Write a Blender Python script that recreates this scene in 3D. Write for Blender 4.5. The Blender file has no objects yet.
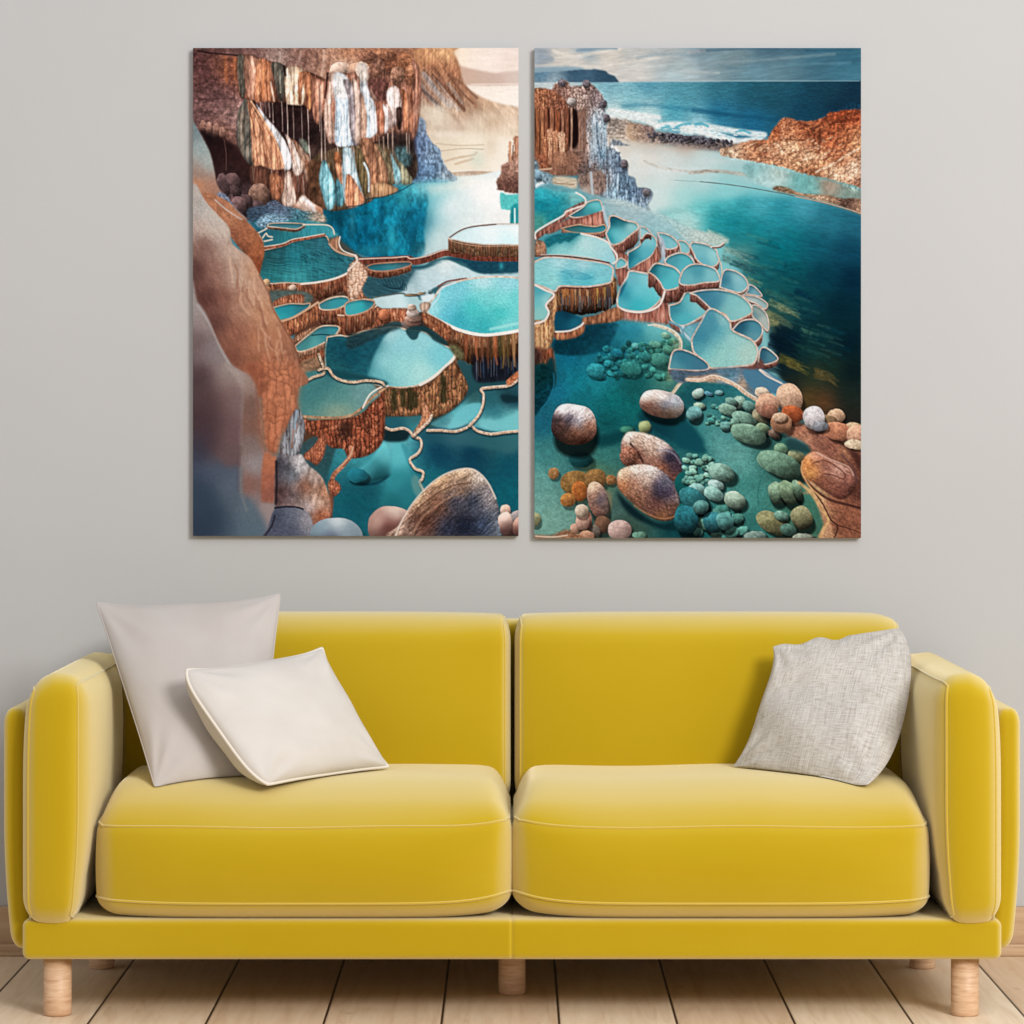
import bpy, bmesh, math, random
import numpy as np
from mathutils import Vector, Matrix, noise as mnoise

scene = bpy.context.scene
COL = scene.collection
F_PX = 3376.0          # focal length in pixels of the 1024 px frame
CAM_D = 7.34           # camera distance in front of the front legs
CAM_Z = 1.25
HOR = 440.0            # horizon row

def at(px, py, y):
    d = CAM_D + y
    return Vector(((px - 512.0) * d / F_PX, y, CAM_Z - (py - HOR) * d / F_PX))

def srgb(r, g, b):
    def f(c):
        c /= 255.0
        return c / 12.92 if c <= 0.04045 else ((c + 0.055) / 1.055) ** 2.4
    return (f(r), f(g), f(b), 1.0)

# ---------------------------------------------------------------- helpers
def link(name, me, mat, parent=None):
    o = bpy.data.objects.new(name, me)
    COL.objects.link(o)
    if mat: me.materials.append(mat)
    if parent: o.parent = parent
    return o

def finish(name, bm, mat, parent=None, smooth=True):
    bmesh.ops.recalc_face_normals(bm, faces=bm.faces[:])
    me = bpy.data.meshes.new(name)
    bm.to_mesh(me); bm.free()
    if smooth:
        me.polygons.foreach_set('use_smooth', [True] * len(me.polygons))
    return link(name, me, mat, parent)

def thing(name, label, cat, loc=(0, 0, 0), group=None):
    o = bpy.data.objects.new(name, None)
    o.empty_display_size = 0.1
    COL.objects.link(o)
    o.location = loc
    o['label'] = label; o['category'] = cat
    if group: o['group'] = group
    return o

def unparent_shift(o, root):
    """o was built in world coordinates; hang it under root without moving it."""
    o.parent = root
    o.matrix_parent_inverse = Matrix.Translation(root.location).inverted()

class RBox:
    """Upholstered block: a box with rounded edges and a deformation."""
    def __init__(s, lo, hi, r, deform=None, n=(28, 14, 14)):
        s.lo = Vector(lo); s.hi = Vector(hi)
        s.c = (s.lo + s.hi) / 2; s.h = (s.hi - s.lo) / 2
        s.r = r if isinstance(r, (tuple, list)) else (r, r, r)
        s.deform = deform; s.n = n
    def ticks(s, axis):
        h, r, n = s.h[axis], s.r[axis], s.n[axis]
        t = [-h + r * (1 - math.cos(math.pi / 2 * i / 7)) * 1.0 for i in range(7)]
        inner = [(-h + r) + (2 * (h - r)) * i / n for i in range(n + 1)]
        return t + inner + [-x for x in reversed(t)]
    def map(s, p):
        q = Vector([max(-(s.h[i] - s.r[i]), min(s.h[i] - s.r[i], p[i])) for i in range(3)])
        d = Vector([(p[i] - q[i]) / s.r[i] for i in range(3)])
        # spread the ticks of the rounded zone evenly over the arc
        L = d.length
        if L > 1e-9:
            d = d / L
        w = q + Vector([d[i] * s.r[i] for i in range(3)])
        if s.deform:
            u = Vector([w[i] / s.h[i] for i in range(3)])
            w = w + s.deform(u)
        return s.c + w
    def mesh(s):
        bm = bmesh.new(); cache = {}
        T = [s.ticks(a) for a in range(3)]
        def vert(p):
            k = tuple(round(x, 5) for x in p)
            v = cache.get(k)
            if v is None:
                v = cache[k] = bm.verts.new(s.map(p))
            return v
        for a in range(3):
            b, c = (a + 1) % 3, (a + 2) % 3
            for sg in (-1, 1):
                for i in range(len(T[b]) - 1):
                    for j in range(len(T[c]) - 1):
                        quad = []
                        for (ii, jj) in ((i, j), (i + 1, j), (i + 1, j + 1), (i, j + 1)):
                            p = [0, 0, 0]
                            p[a] = sg * s.h[a]; p[b] = T[b][ii]; p[c] = T[c][jj]
                            quad.append(vert(p))
                        try: bm.faces.new(quad)
                        except ValueError: pass
        return bm
    def ring(s, axis, val, steps=None):
        """closed loop of surface points where box coordinate `axis` equals val"""
        b, c = (axis + 1) % 3, (axis + 2) % 3
        Tb, Tc = s.ticks(b), s.ticks(c)
        pts = []
        for x in Tb[:-1]: pts.append((x, -s.h[c]))
        for x in Tc[:-1]: pts.append((s.h[b], x))
        for x in reversed(Tb[1:]): pts.append((x, s.h[c]))
        for x in reversed(Tc[1:]): pts.append((-s.h[b], x))
        out = []
        for (x, y) in pts:
            p = [0, 0, 0]; p[axis] = val; p[b] = x; p[c] = y
            out.append(s.map(p))
        return out

def tube_bm(pts, r, closed=True, seg=8):
    bm = bmesh.new(); rings = []
    n = len(pts); ref = None
    for i, p in enumerate(pts):
        a = pts[i - 1] if (closed or i > 0) else pts[i]
        b = pts[(i + 1) % n] if (closed or i < n - 1) else pts[i]
        t = (b - a)
        if t.length < 1e-9: t = Vector((1, 0, 0))
        t.normalize()
        if ref is None:
            ref = t.orthogonal().normalized()
        ref = (ref - t * ref.dot(t)).normalized()
        bi = t.cross(ref)
        rr = r(i / max(1, n - 1)) if callable(r) else r
        rings.append([bm.verts.new(p + (ref * math.cos(2 * math.pi * k / seg) + bi * math.sin(2 * math.pi * k / seg)) * rr) for k in range(seg)])
    m = n if closed else n - 1
    for i in range(m):
        A, B = rings[i], rings[(i + 1) % n]
        # choose the twist that closes best
        off = 0
        if i == n - 1:
            off = min(range(seg), key=lambda o: (A[0].co - B[o].co).length)
        for k in range(seg):
            bm.faces.new((A[k], A[(k + 1) % seg], B[(k + 1 + off) % seg], B[(k + off) % seg]))
    if not closed:
        bm.faces.new(rings[0][::-1]); bm.faces.new(rings[-1])
    return bm

def box_bm(bm, lo, hi, bevel=0.0, seg=2):
    m = Matrix.Translation((Vector(lo) + Vector(hi)) / 2) @ Matrix.Diagonal((*(Vector(hi) - Vector(lo)), 1))
    r = bmesh.ops.create_cube(bm, size=1.0, matrix=m)
    if bevel:
        es = list({e for v in r['verts'] for e in v.link_edges})
        bmesh.ops.bevel(bm, geom=es, offset=bevel, segments=seg, affect='EDGES', profile=0.5)

# ---------------------------------------------------------------- materials
class NT:
    def __init__(s, name):
        s.m = bpy.data.materials.new(name); s.m.use_nodes = True
        s.t = s.m.node_tree; s.b = s.t.nodes['Principled BSDF']
    def n(s, kind, **kw):
        nd = s.t.nodes.new(kind)
        for k, v in kw.items():
            if k.startswith('i_'): nd.inputs[k[2:].replace('_', ' ')].default_value = v
            else: setattr(nd, k, v)
        return nd
    def l(s, a, b): s.t.links.new(a, b)
    def p(s, **kw):
        for k, v in kw.items(): s.b.inputs[k.replace('_', ' ')].default_value = v
    def coords(s, scale=(1, 1, 1), kind='Object'):
        tc = s.n('ShaderNodeTexCoord'); mp = s.n('ShaderNodeMapping')
        mp.inputs['Scale'].default_value = scale
        s.l(tc.outputs[kind], mp.inputs['Vector'])
        return mp.outputs['Vector']
    def ramp(s, fac, stops):
        r = s.n('ShaderNodeValToRGB')
        el = r.color_ramp.elements
        el[0].position, el[0].color = stops[0]
        el[1].position, el[1].color = stops[-1]
        for pos, c in stops[1:-1]:
            e = el.new(pos); e.color = c
        s.l(fac, r.inputs['Fac'])
        return r.outputs['Color']
    def mix(s, fac, a, b, mode='MIX'):
        x = s.n('ShaderNodeMix', data_type='RGBA', blend_type=mode)
        for val, sock in ((fac, 0), (a, 6), (b, 7)):
            if hasattr(val, 'is_linked'): s.l(val, x.inputs[sock])
            else: x.inputs[sock].default_value = val
        return x.outputs[2]
    def math(s, op, a, b=None):
        x = s.n('ShaderNodeMath', operation=op)
        for i, v in enumerate((a, b)):
            if v is None: continue
            if hasattr(v, 'is_linked'): s.l(v, x.inputs[i])
            else: x.inputs[i].default_value = v
        return x.outputs[0]
    def bump(s, height, strength, dist):
        b = s.n('ShaderNodeBump'); b.inputs['Strength'].default_value = strength
        b.inputs['Distance'].default_value = dist
        s.l(height, b.inputs['Height']); s.l(b.outputs[0], s.b.inputs['Normal'])

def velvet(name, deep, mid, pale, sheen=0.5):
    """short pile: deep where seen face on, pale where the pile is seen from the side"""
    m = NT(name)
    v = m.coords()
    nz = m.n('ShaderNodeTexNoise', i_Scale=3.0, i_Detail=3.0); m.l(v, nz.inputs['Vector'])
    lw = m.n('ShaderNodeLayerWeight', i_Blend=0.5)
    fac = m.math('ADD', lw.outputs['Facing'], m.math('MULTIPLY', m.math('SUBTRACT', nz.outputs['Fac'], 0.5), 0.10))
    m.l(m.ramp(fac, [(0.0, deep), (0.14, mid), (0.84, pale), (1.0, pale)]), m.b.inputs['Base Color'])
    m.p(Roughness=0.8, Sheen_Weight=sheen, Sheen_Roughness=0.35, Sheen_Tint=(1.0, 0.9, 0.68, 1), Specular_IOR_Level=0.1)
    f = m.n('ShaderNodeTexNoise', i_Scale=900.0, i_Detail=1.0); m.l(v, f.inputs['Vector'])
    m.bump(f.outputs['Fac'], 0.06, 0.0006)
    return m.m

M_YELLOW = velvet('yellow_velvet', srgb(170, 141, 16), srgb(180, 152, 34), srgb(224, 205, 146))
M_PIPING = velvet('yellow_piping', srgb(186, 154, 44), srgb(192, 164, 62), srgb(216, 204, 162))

def wood(name, c0, c1, c2, scale, rough=0.5):
    m = NT(name)
    v = m.coords(scale)
    nz = m.n('ShaderNodeTexNoise', i_Scale=1.0, i_Detail=5.0, i_Roughness=0.6, i_Distortion=0.4); m.l(v, nz.inputs['Vector'])
    m.l(m.ramp(nz.outputs['Fac'], [(0.3, c0), (0.5, c1), (0.72, c2)]), m.b.inputs['Base Color'])
    m.p(Roughness=rough)
    m.bump(nz.outputs['Fac'], 0.15, 0.001)
    return m.m
M_LEG = wood('beech_wood', srgb(182, 140, 104), srgb(202, 164, 128), srgb(214, 182, 148), (22, 22, 160))
M_BASEBOARD = wood('oak_baseboard', srgb(156, 122, 92), srgb(180, 148, 114), srgb(194, 166, 134), (3, 30, 60))

def floor_mat():
    W = 0.2524; X0 = 0.1012
    m = NT('oak_plank_floor')
    tc = m.n('ShaderNodeTexCoord'); sp = m.n('ShaderNodeSeparateXYZ')
    m.l(tc.outputs['Object'], sp.inputs[0])
    q = m.math('DIVIDE', m.math('SUBTRACT', sp.outputs['X'], X0), W)
    idx = m.math('FLOOR', q)
    fr = m.math('SUBTRACT', q, idx)
    edge = m.math('MINIMUM', fr, m.math('SUBTRACT', 1.0, fr))       # 0 at the joint
    # grain, different for each plank
    cb = m.n('ShaderNodeCombineXYZ')
    m.l(m.math('ADD', m.math('MULTIPLY', sp.outputs['X'], 34.0), m.math('MULTIPLY', idx, 7.3)), cb.inputs[0])
    m.l(m.math('ADD', m.math('MULTIPLY', sp.outputs['Y'], 2.6), m.math('MULTIPLY', idx, 3.1)), cb.inputs[1])
    g = m.n('ShaderNodeTexNoise', i_Scale=1.0, i_Detail=6.0, i_Roughness=0.62, i_Distortion=1.1); m.l(cb.outputs[0], g.inputs['Vector'])
    col = m.ramp(g.outputs['Fac'], [(0.28, srgb(220, 196, 166)), (0.5, srgb(236, 216, 188)), (0.75, srgb(245, 230, 206))])
    wn = m.n('ShaderNodeTexWhiteNoise', noise_dimensions='1D'); m.l(idx, wn.inputs['W'])
    tone = m.ramp(wn.outputs['Value'], [(0.0, srgb(232, 222, 214)), (1.0, srgb(255, 255, 255))])
    col = m.mix(1.0, col, tone, 'MULTIPLY')
    # knots
    cb2 = m.n('ShaderNodeCombineXYZ')
    m.l(m.math('MULTIPLY', sp.outputs['X'], 5.0), cb2.inputs[0]); m.l(m.math('MULTIPLY', sp.outputs['Y'], 3.0), cb2.inputs[1])
    vo = m.n('ShaderNodeTexVoronoi', i_Scale=1.0); m.l(cb2.outputs[0], vo.inputs['Vector'])
    kn = m.ramp(vo.outputs['Distance'], [(0.0, (1, 1, 1, 1)), (0.07, (0, 0, 0, 1))])
    col = m.mix(m.math('MULTIPLY', kn, 0.55), col, srgb(170, 124, 80))
    joint = m.ramp(edge, [(0.0, (1, 1, 1, 1)), (0.007, (1, 1, 1, 1)), (0.014, (0, 0, 0, 1))])
    col = m.mix(joint, col, srgb(52, 32, 18))
    m.l(col, m.b.inputs['Base Color'])
    m.p(Roughness=0.42, Specular_IOR_Level=0.35)
    hgt = m.ramp(edge, [(0.0, (0, 0, 0, 1)), (0.022, (1, 1, 1, 1))])
    m.bump(m.math('ADD', hgt, m.math('MULTIPLY', g.outputs['Fac'], 0.08)), 0.5, 0.004)
    return m.m
M_FLOOR = floor_mat()

def wall_mat():
    m = NT('painted_plaster_wall')
    v = m.coords()
    nz = m.n('ShaderNodeTexNoise', i_Scale=1.6, i_Detail=4.0); m.l(v, nz.inputs['Vector'])
    m.l(m.ramp(nz.outputs['Fac'], [(0.3, srgb(175, 175, 175)), (0.7, srgb(178, 178, 178))]), m.b.inputs['Base Color'])
    m.p(Roughness=0.9, Specular_IOR_Level=0.2)
    f = m.n('ShaderNodeTexNoise', i_Scale=180.0, i_Detail=3.0); m.l(v, f.inputs['Vector'])
    m.bump(f.outputs['Fac'], 0.05, 0.001)
    return m.m
M_WALL = wall_mat()

def cloth(name, c0, c1, thread=620.0, bump=0.25, uv=False):
    m = NT(name)
    v = m.coords(kind='UV')
    w1 = m.n('ShaderNodeTexWave', wave_type='BANDS', bands_direction='X', i_Scale=thread / 20, i_Distortion=0.6); m.l(v, w1.inputs['Vector'])
    w2 = m.n('ShaderNodeTexWave', wave_type='BANDS', bands_direction='Y', i_Scale=thread / 20, i_Distortion=0.6); m.l(v, w2.inputs['Vector'])
    weave = m.math('ADD', w1.outputs['Fac'], w2.outputs['Fac'])
    nz = m.n('ShaderNodeTexNoise', i_Scale=4.0, i_Detail=4.0); m.l(v, nz.inputs['Vector'])
    m.l(m.ramp(nz.outputs['Fac'], [(0.3, c0), (0.7, c1)]), m.b.inputs['Base Color'])
    m.p(Roughness=0.9, Sheen_Weight=0.15, Sheen_Roughness=0.5, Specular_IOR_Level=0.15)
    m.bump(weave, bump, 0.0006)
    return m.m
M_GREIGE = cloth('greige_cotton', srgb(178, 170, 165), srgb(184, 177, 173), bump=0.08)
M_CREAM = cloth('cream_cotton', srgb(194, 188, 182), srgb(200, 195, 189), bump=0.08)
M_CREAM_BACK = cloth('cream_piping', srgb(210, 202, 190), srgb(216, 209, 199))

def linen():
    m = NT('slub_linen')
    def threads(scale):
        v = m.coords(scale, 'UV')
        n = m.n('ShaderNodeTexNoise', i_Scale=1.0, i_Detail=3.0, i_Roughness=0.7); m.l(v, n.inputs['Vector'])
        return n.outputs['Fac']
    a = threads((110, 7, 1)); b = threads((14, 120, 1))
    s = m.math('MULTIPLY', m.math('ADD', a, b), 0.5)
    col = m.ramp(s, [(0.32, srgb(138, 128, 117)), (0.47, srgb(179, 173, 165)), (0.6, srgb(198, 194, 189))])
    m.l(col, m.b.inputs['Base Color'])
    m.p(Roughness=0.95, Specular_IOR_Level=0.1, Sheen_Weight=0.1)
    m.bump(s, 0.3, 0.001)
    return m.m
M_LINEN = linen()

# ---------------------------------------------------------------- room
WALL_Y = 0.855
def structure(o):
    o['kind'] = 'structure'
    return o
bm = bmesh.new(); box_bm(bm, (-3.6, WALL_Y, 0), (3.6, WALL_Y + 0.12, 3.0))
structure(finish('wall_back', bm, M_WALL, smooth=False))
bm = bmesh.new(); box_bm(bm, (-3.6, -8.6, -0.08), (3.6, WALL_Y + 0.12, 0.0))
structure(finish('floor', bm, M_FLOOR, smooth=False))
bm = bmesh.new(); box_bm(bm, (-3.6, WALL_Y - 0.016, 0.0), (3.6, WALL_Y, 0.119), bevel=0.004); box_bm(bm, (-3.6, WALL_Y - 0.027, 0.0), (3.6, WALL_Y - 0.0155, 0.030), bevel=0.005)
structure(finish('baseboard_back', bm, M_BASEBOARD, smooth=False))

# ---------------------------------------------------------------- sofa
SOFA = thing('sofa', 'yellow velvet two-seat sofa with round wooden legs against the grey wall', 'sofa', (0, 0.3, 0))
def sofa_part(name, bm, mat, parent=None, smooth=True):
    o = finish(name, bm, mat, smooth=smooth)
    unparent_shift(o, SOFA)
    return o
def sub(name, bm, mat, part):
    o = finish(name, bm, mat)
    o.parent = part
    return o

# base rail with a seam in the middle of its front
rail = RBox((-1.057, -0.062, 0.1286), (1.057, 0.74, 0.2155), 0.016, n=(40, 10, 4))
def rail_def(u):
    x = u.x * 1.057
    return Vector((0, 0.004 * math.exp(-(x / 0.0035) ** 2) if u.y < -0.9 else 0, 0.002 * -math.exp(-(x / 0.0035) ** 2) if u.z > 0.9 else 0))
rail.deform = rail_def
def _rail_ticks(axis, base=rail.ticks):
    t = base(axis)
    if axis == 0:
        t = sorted(t + [-0.012, -0.008, -0.005, -0.0025, 0.0025, 0.005, 0.008, 0.012])
    return t
rail.ticks = _rail_ticks
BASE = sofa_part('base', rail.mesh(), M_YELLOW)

# outer shell: two side panels and the back
def side_def(sg):
    def f(u):
        low = max(0.0, (-u.z + 0.1) / 1.1)
        return Vector((-sg * 0.018 * low ** 2.0, 0, 0))
    return f
for sg in (-1, 1):
    b = RBox((min(sg * 1.052, sg * 1.104), -0.02, 0.146), (max(sg * 1.052, sg * 1.104), 0.80, 0.668), (0.02, 0.02, 0.035), side_def(sg), n=(4, 12, 16))
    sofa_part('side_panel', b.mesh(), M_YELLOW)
def back_def(u):
    a = abs(u.x)
    drop = 0.0
    if u.z > 0:
        t = min(1, max(0, (a - 0.80) / 0.045)); t = t * t * (3 - 2 * t)
        drop = -0.085 * t - 0.05 * max(0, (a - 0.93) / 0.07) ** 2
    return Vector((0, 0, drop * max(0, u.z)))
bk = RBox((-1.075, 0.69, 0.16), (1.075, 0.805, 0.822), 0.035, back_def, n=(90, 6, 16))
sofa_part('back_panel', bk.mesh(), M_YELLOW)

# arm cushions with a welt on both edges
def arm_def(sg):
    def f(u):
        # sg*u.x = -1 on the inner side
        k = sg * u.x
        bul = (1 - u.z ** 2) * (1 - u.y ** 2)
        low = max(0.0, -u.z)
        dx = 0.0
        dx += -sg * 0.022 * max(0, -k) * max(0, 1 - (u.z - 0.35) ** 2) * (1 - u.y ** 4)
        dx += sg * 0.020 * max(0, -k) * low ** 2
        dx += -sg * 0.012 * max(0, k) * max(0, u.z) ** 3
        dy = -0.018 * (1 - u.x ** 2) * (1 - u.z ** 4) * (1 if u.y < 0 else 0) * abs(u.y)
        dz = 0.019 * (1 - u.x ** 2) * max(0, u.z) - 0.012 * (1 - u.x ** 2) * max(0, -u.z)
        dz += -0.016 * max(0, k) * max(0, u.z)
        return Vector((dx, dy, dz))
    return f
for sg in (-1, 1):
    xi, xo = sg * 0.918, sg * 1.056
    a = RBox((min(xi, xo), -0.088, 0.217), (max(xi, xo), 0.69, 0.729), (0.038, 0.042, 0.05), arm_def(sg), n=(8, 20, 22))
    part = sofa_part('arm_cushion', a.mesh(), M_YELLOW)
    for k in (-1, 1):
        val = k * (a.h.x - 0.012)
        w = sub('piping', tube_bm(a.ring(0, val), 0.0028, True, 6), M_PIPING, part)

# seat cushions
def seat_def(sg):
    def f(u):
        top = max(0.0, u.z); ax = abs(u.x)
        dome = (1 - ax ** 26) * (1 - abs(min(0.0, u.y + 0.15) / 0.85) ** 2.4 if u.y < -0.15 else 1.0 - 0.04 * ((u.y + 0.15) / 1.15) ** 2)
        dz = 0.074 * top * max(0, dome)
        low = max(0.0, -u.z)
        dz += -0.010 * low * (1 - ax ** 4)
        if u.y < 0:
            dz += 0.020 * max(0.0, -sg * u.x) ** 8 * abs(u.y) ** 3
        dy = -0.034 * (1 - ax ** 4) * (1 - u.z ** 2) * max(0, -u.y) + 0.022 * ax ** 6 * max(0, -u.y)
        dx = 0.006 * u.x * (1 - u.z ** 2)
        # soft large wrinkles
        dz += 0.003 * math.sin(5 * u.x + sg) * top * (1 - ax ** 2)
        return Vector((dx, dy, dz))
    return f
for sg in (-1, 1):
    x0, x1 = (-0.9, -0.003) if sg < 0 else (0.003, 0.903)
    c = RBox((x0, -0.062, 0.223), (x1, 0.47, 0.432), (0.05, 0.05, 0.036), seat_def(sg), n=(36, 22, 10))
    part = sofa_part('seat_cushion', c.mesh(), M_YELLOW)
    sub('piping', tube_bm(c.ring(2, c.h.z - 0.018), 0.003, True, 6), M_PIPING, part)
    sub('piping', tube_bm(c.ring(2, -c.h.z + 0.036), 0.003, True, 6), M_PIPING, part)

# back cushions
def backc_def(sg):
    def f(u):
        dy = -0.034 * (1 - u.x ** 4) * (1 - u.z ** 2) * max(0, -u.y)
        dy += 0.035 * u.z                              # leans back
        dz = 0.006 * (1 - u.x ** 4) * max(0, u.z)
        dz -= 0.020 * max(0, (sg * u.x - 0.86) / 0.14) ** 2 * max(0, u.z) ** 3
        return Vector((0, dy, dz))
    return f
for sg in (-1, 1):
    x0, x1 = (-0.912, -0.003) if sg < 0 else (0.006, 0.912)
    c = RBox((x0, 0.455, 0.40), (x1, 0.665, 0.839), (0.026, 0.06, 0.065), backc_def(sg), n=(34, 10, 20))
    part = sofa_part('back_cushion', c.mesh(), M_YELLOW)
    for k in (-1, 1):
        sub('piping', tube_bm(c.ring(0, k * (c.h.x - 0.012)), 0.0028, True, 6), M_PIPING, part)

# legs
def leg_bm(x, y, r=0.0305, h=0.131):
    bm = bmesh.new()
    prof = [(0, 0), (r - 0.005, 0), (r - 0.0015, 0.0015), (r, 0.006), (r, h)]
    seg = 40; rings = []
    for (rr, z) in prof[1:]:
        rings.append([bm.verts.new((x + rr * math.cos(2 * math.pi * k / seg), y + rr * math.sin(2 * math.pi * k / seg), z)) for k in range(seg)])
    bm.faces.new(rings[0][::-1])
    for A, B in zip(rings, rings[1:]):
        for k in range(seg): bm.faces.new((A[k], A[(k + 1) % seg], B[(k + 1) % seg], B[k]))
    bm.faces.new(rings[-1])
    return bm
for (x, y) in ((-0.988, 0.0), (0.985, 0.0), (0.0, 0.28), (-0.972, 0.655), (0.972, 0.655)):
    sofa_part('leg', leg_bm(x, y), M_LEG)

# ---------------------------------------------------------------- cushions
PILLOWS = []
def pillow(name, label, corners, thick, pinch, mat, pipe_mat, seed, wrinkle=0.004, edge_pts=None, pipe_r=0.0035, bulge_dir=(1.0, 0.8), power=0.55, n=44, sag=None):
    """corners TL, TR, BL, BR; square pillow with two bulging faces and a seam"""
    TL, TR, BL, BR = corners
    base = (BL + BR) / 2
    root = thing(name, label, 'pillow', (base.x, base.y, min(BL.z, BR.z)))
    nrm = ((TR - BL).cross(TL - BR)).normalized()
    if nrm.y > 0: nrm.negate()
    ctr = (TL + TR + BL + BR) / 4
    rnd = random.Random(seed)
    off = Vector((rnd.uniform(0, 50), rnd.uniform(0, 50), 0))
    def mid(u, v):
        k = 1 - 0.026 * (abs(u) * abs(v)) ** 9      # blunt corners
        u, v = u * k, v * k
        a, b = (u + 1) / 2, (v + 1) / 2           # v = 1 top
        p = (BL * (1 - a) + BR * a) * (1 - b) + (TL * (1 - a) + TR * a) * b
        # edges curve inwards between the corners
        ux = (TR - TL + BR - BL) / 4; vz = (TL - BL + TR - BR) / 4
        pl, pr, pb, pt = pinch
        fu = (1 - abs(v) ** 4.5); fv = (1 - abs(u) ** 4.5)
        p = p + ux * fu * (pl * max(0, (1 - u) / 2) ** 2 - pr * max(0, (1 + u) / 2) ** 2)
        p = p + vz * fv * (pb * max(0, (1 - v) / 2) ** 2 - pt * max(0, (1 + v) / 2) ** 2)
        return p
    def height(u, v):
        return ((1 - u * u) * (1 - v * v)) ** power
    def pt(u, v, side):
        h = height(u, v)
        w = mnoise.noise(Vector((u * 2.0, v * 2.0, side * 3.0)) + off) * wrinkle * 2
        # radiating corner folds
        for cu in (-1, 1):
            for cv in (-1, 1):
                du, dv = u - cu, v - cv
                rr = math.hypot(du, dv)
                ang = math.atan2(dv, du)
                w += wrinkle * 1.2 * math.sin(ang * 11 + seed + cu + 2 * cv) * math.exp(-((rr - 0.35) / 0.28) ** 2)
        p = mid(u, v) + nrm * side * (thick * bulge_dir[0 if side > 0 else 1] * h + w * min(1, h * 2.5))
        if sag: p = p + sag(u, v, side, h)
        return p
    def ticks():
        return [math.sin(math.pi / 2 * (-1 + 2 * i / n)) for i in range(n + 1)]
    T = ticks()
    bm = bmesh.new(); uvl = bm.loops.layers.uv.new('UVMap')
    grid = {}
    for side in (1, -1):
        for i, u in enumerate(T):
            for j, v in enumerate(T):
                if side < 0 and (i in (0, n) or j in (0, n)):
                    grid[(side, i, j)] = grid[(1, i, j)]
                else:
                    grid[(side, i, j)] = bm.verts.new(pt(u, v, side))
    for side in (1, -1):
        for i in range(n):
            for j in range(n):
                ids = ((i, j), (i + 1, j), (i + 1, j + 1), (i, j + 1))
                f = bm.faces.new([grid[(side, a, b)] for a, b in ids])
                for lp, (a, b) in zip(f.loops, ids):
                    lp[uvl].uv = ((T[a] + 1) / 2, (T[b] + 1) / 2)
    cover = finish('cover', bm, mat); unparent_shift(cover, root)
    loop = [pt(u, -1, 1) for u in T[:-1]] + [pt(1, v, 1) for v in T[:-1]] + [pt(u, 1, 1) for u in reversed(T[1:])] + [pt(-1, v, 1) for v in reversed(T[1:])]
    if pipe_mat:
        pp = finish('piping', tube_bm(loop, pipe_r, True, 8), pipe_mat); unparent_shift(pp, root)
    PILLOWS.append(root)
    return root

pillow('throw_pillow', 'large greige square pillow leaning in the left corner of the sofa, behind the cream pillow',
       (at(94, 600, 0.37), at(282, 591, 0.40), at(154, 789, 0.035), at(262, 777, 0.15)), 0.062,
       (0.035, 0.03, 0.03, 0.095), M_GREIGE, M_GREIGE, 3, wrinkle=0.0022, pipe_r=0.0022)
pillow('throw_pillow', 'small cream piped pillow propped against the large greige pillow',
       (at(185, 668, 0.085), at(323, 646, 0.31), at(268, 786, 0.0), at(391, 768, 0.26)), 0.06,
       (-0.13, 0.11, 0.05, 0.11), M_CREAM, M_CREAM_BACK, 8, wrinkle=0.0022, pipe_r=0.0042, bulge_dir=(0.95, 1.8), power=0.42)
def sag_linen(u, v, side, h):
    # a horizontal dent across the middle of the front, full lower right side
    d = Vector((0, 0, 0))
    if side > 0:
        d.y += 0.018 * math.exp(-((v - 0.1) / 0.22) ** 2) * (1 - u * u)
        d.y += -0.012 * math.exp(-((v + 0.45) / 0.4) ** 2) * (1 - u * u)
    d.z += 0.007 * math.sin(10.5 * (u + 1)) * max(0, v) ** 8 * (1 if u < 0.2 else 0) * (1 - u * u)
    d.x += 0.020 * max(0, u) * (1 - v * v) * (1 - 0.3 * side)
    return d
pillow('throw_pillow', 'light grey woven linen pillow in the right corner of the sofa',
       (at(771, 645, 0.37), at(900, 626, 0.40), at(729, 769, 0.31), at(868, 787, 0.03)), 0.055,
       (0.16, -0.16, 0.0, 0.04), M_LINEN, None, 15, wrinkle=0.004, sag=sag_linen)

# the pillows give way where they press on the sofa and on each other
from mathutils.bvhtree import BVHTree
def tree_of(objs):
    vs, fs = [], []
    for o in objs:
        k = len(vs)
        vs += [v.co.copy() for v in o.data.vertices]
        fs += [tuple(i + k for i in p.vertices) for p in o.data.polygons]
    return BVHTree.FromPolygons(vs, fs)
SOFA_MESHES = [o for o in bpy.data.objects if o.type == 'MESH' and (o.parent == SOFA or (o.parent and o.parent.parent == SOFA))]
def settle(root, trees, gap=0.003):
    for o in root.children:
        for _ in range(4):
            for v in o.data.vertices:
                for t in trees:
                    loc, nor, idx, dist = t.find_nearest(v.co, 0.09)
                    if loc is None: continue
                    sd = (v.co - loc).dot(nor)
                    if sd < gap: v.co = loc + nor * gap * 1.05
        o.data.update()
SEATS = [tree_of([o]) for o in SOFA_MESHES if o.name.split('.')[0] in ('seat_cushion', 'back_cushion', 'arm_cushion')]
SEATS.append(tree_of([o for o in SOFA_MESHES if o.name.split('.')[0] == 'piping']))
settle(PILLOWS[0], SEATS)
def keep_in_front(root, tree, gap=0.004):
    for o in root.children:
        for v in o.data.vertices:
            hit = min((h[0].y for h in (tree.ray_cast(Vector((v.co.x + dx, -1.0, v.co.z + dz)), Vector((0, 1, 0))) for dx in (-0.008, 0, 0.008) for dz in (-0.008, 0, 0.008)) if h[0] is not None), default=None)
            if hit is not None and v.co.y > hit - gap: v.co.y = hit - gap
        o.data.update()
settle(PILLOWS[1], SEATS)
keep_in_front(PILLOWS[1], tree_of(list(PILLOWS[0].children)))
settle(PILLOWS[2], SEATS)

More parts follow.
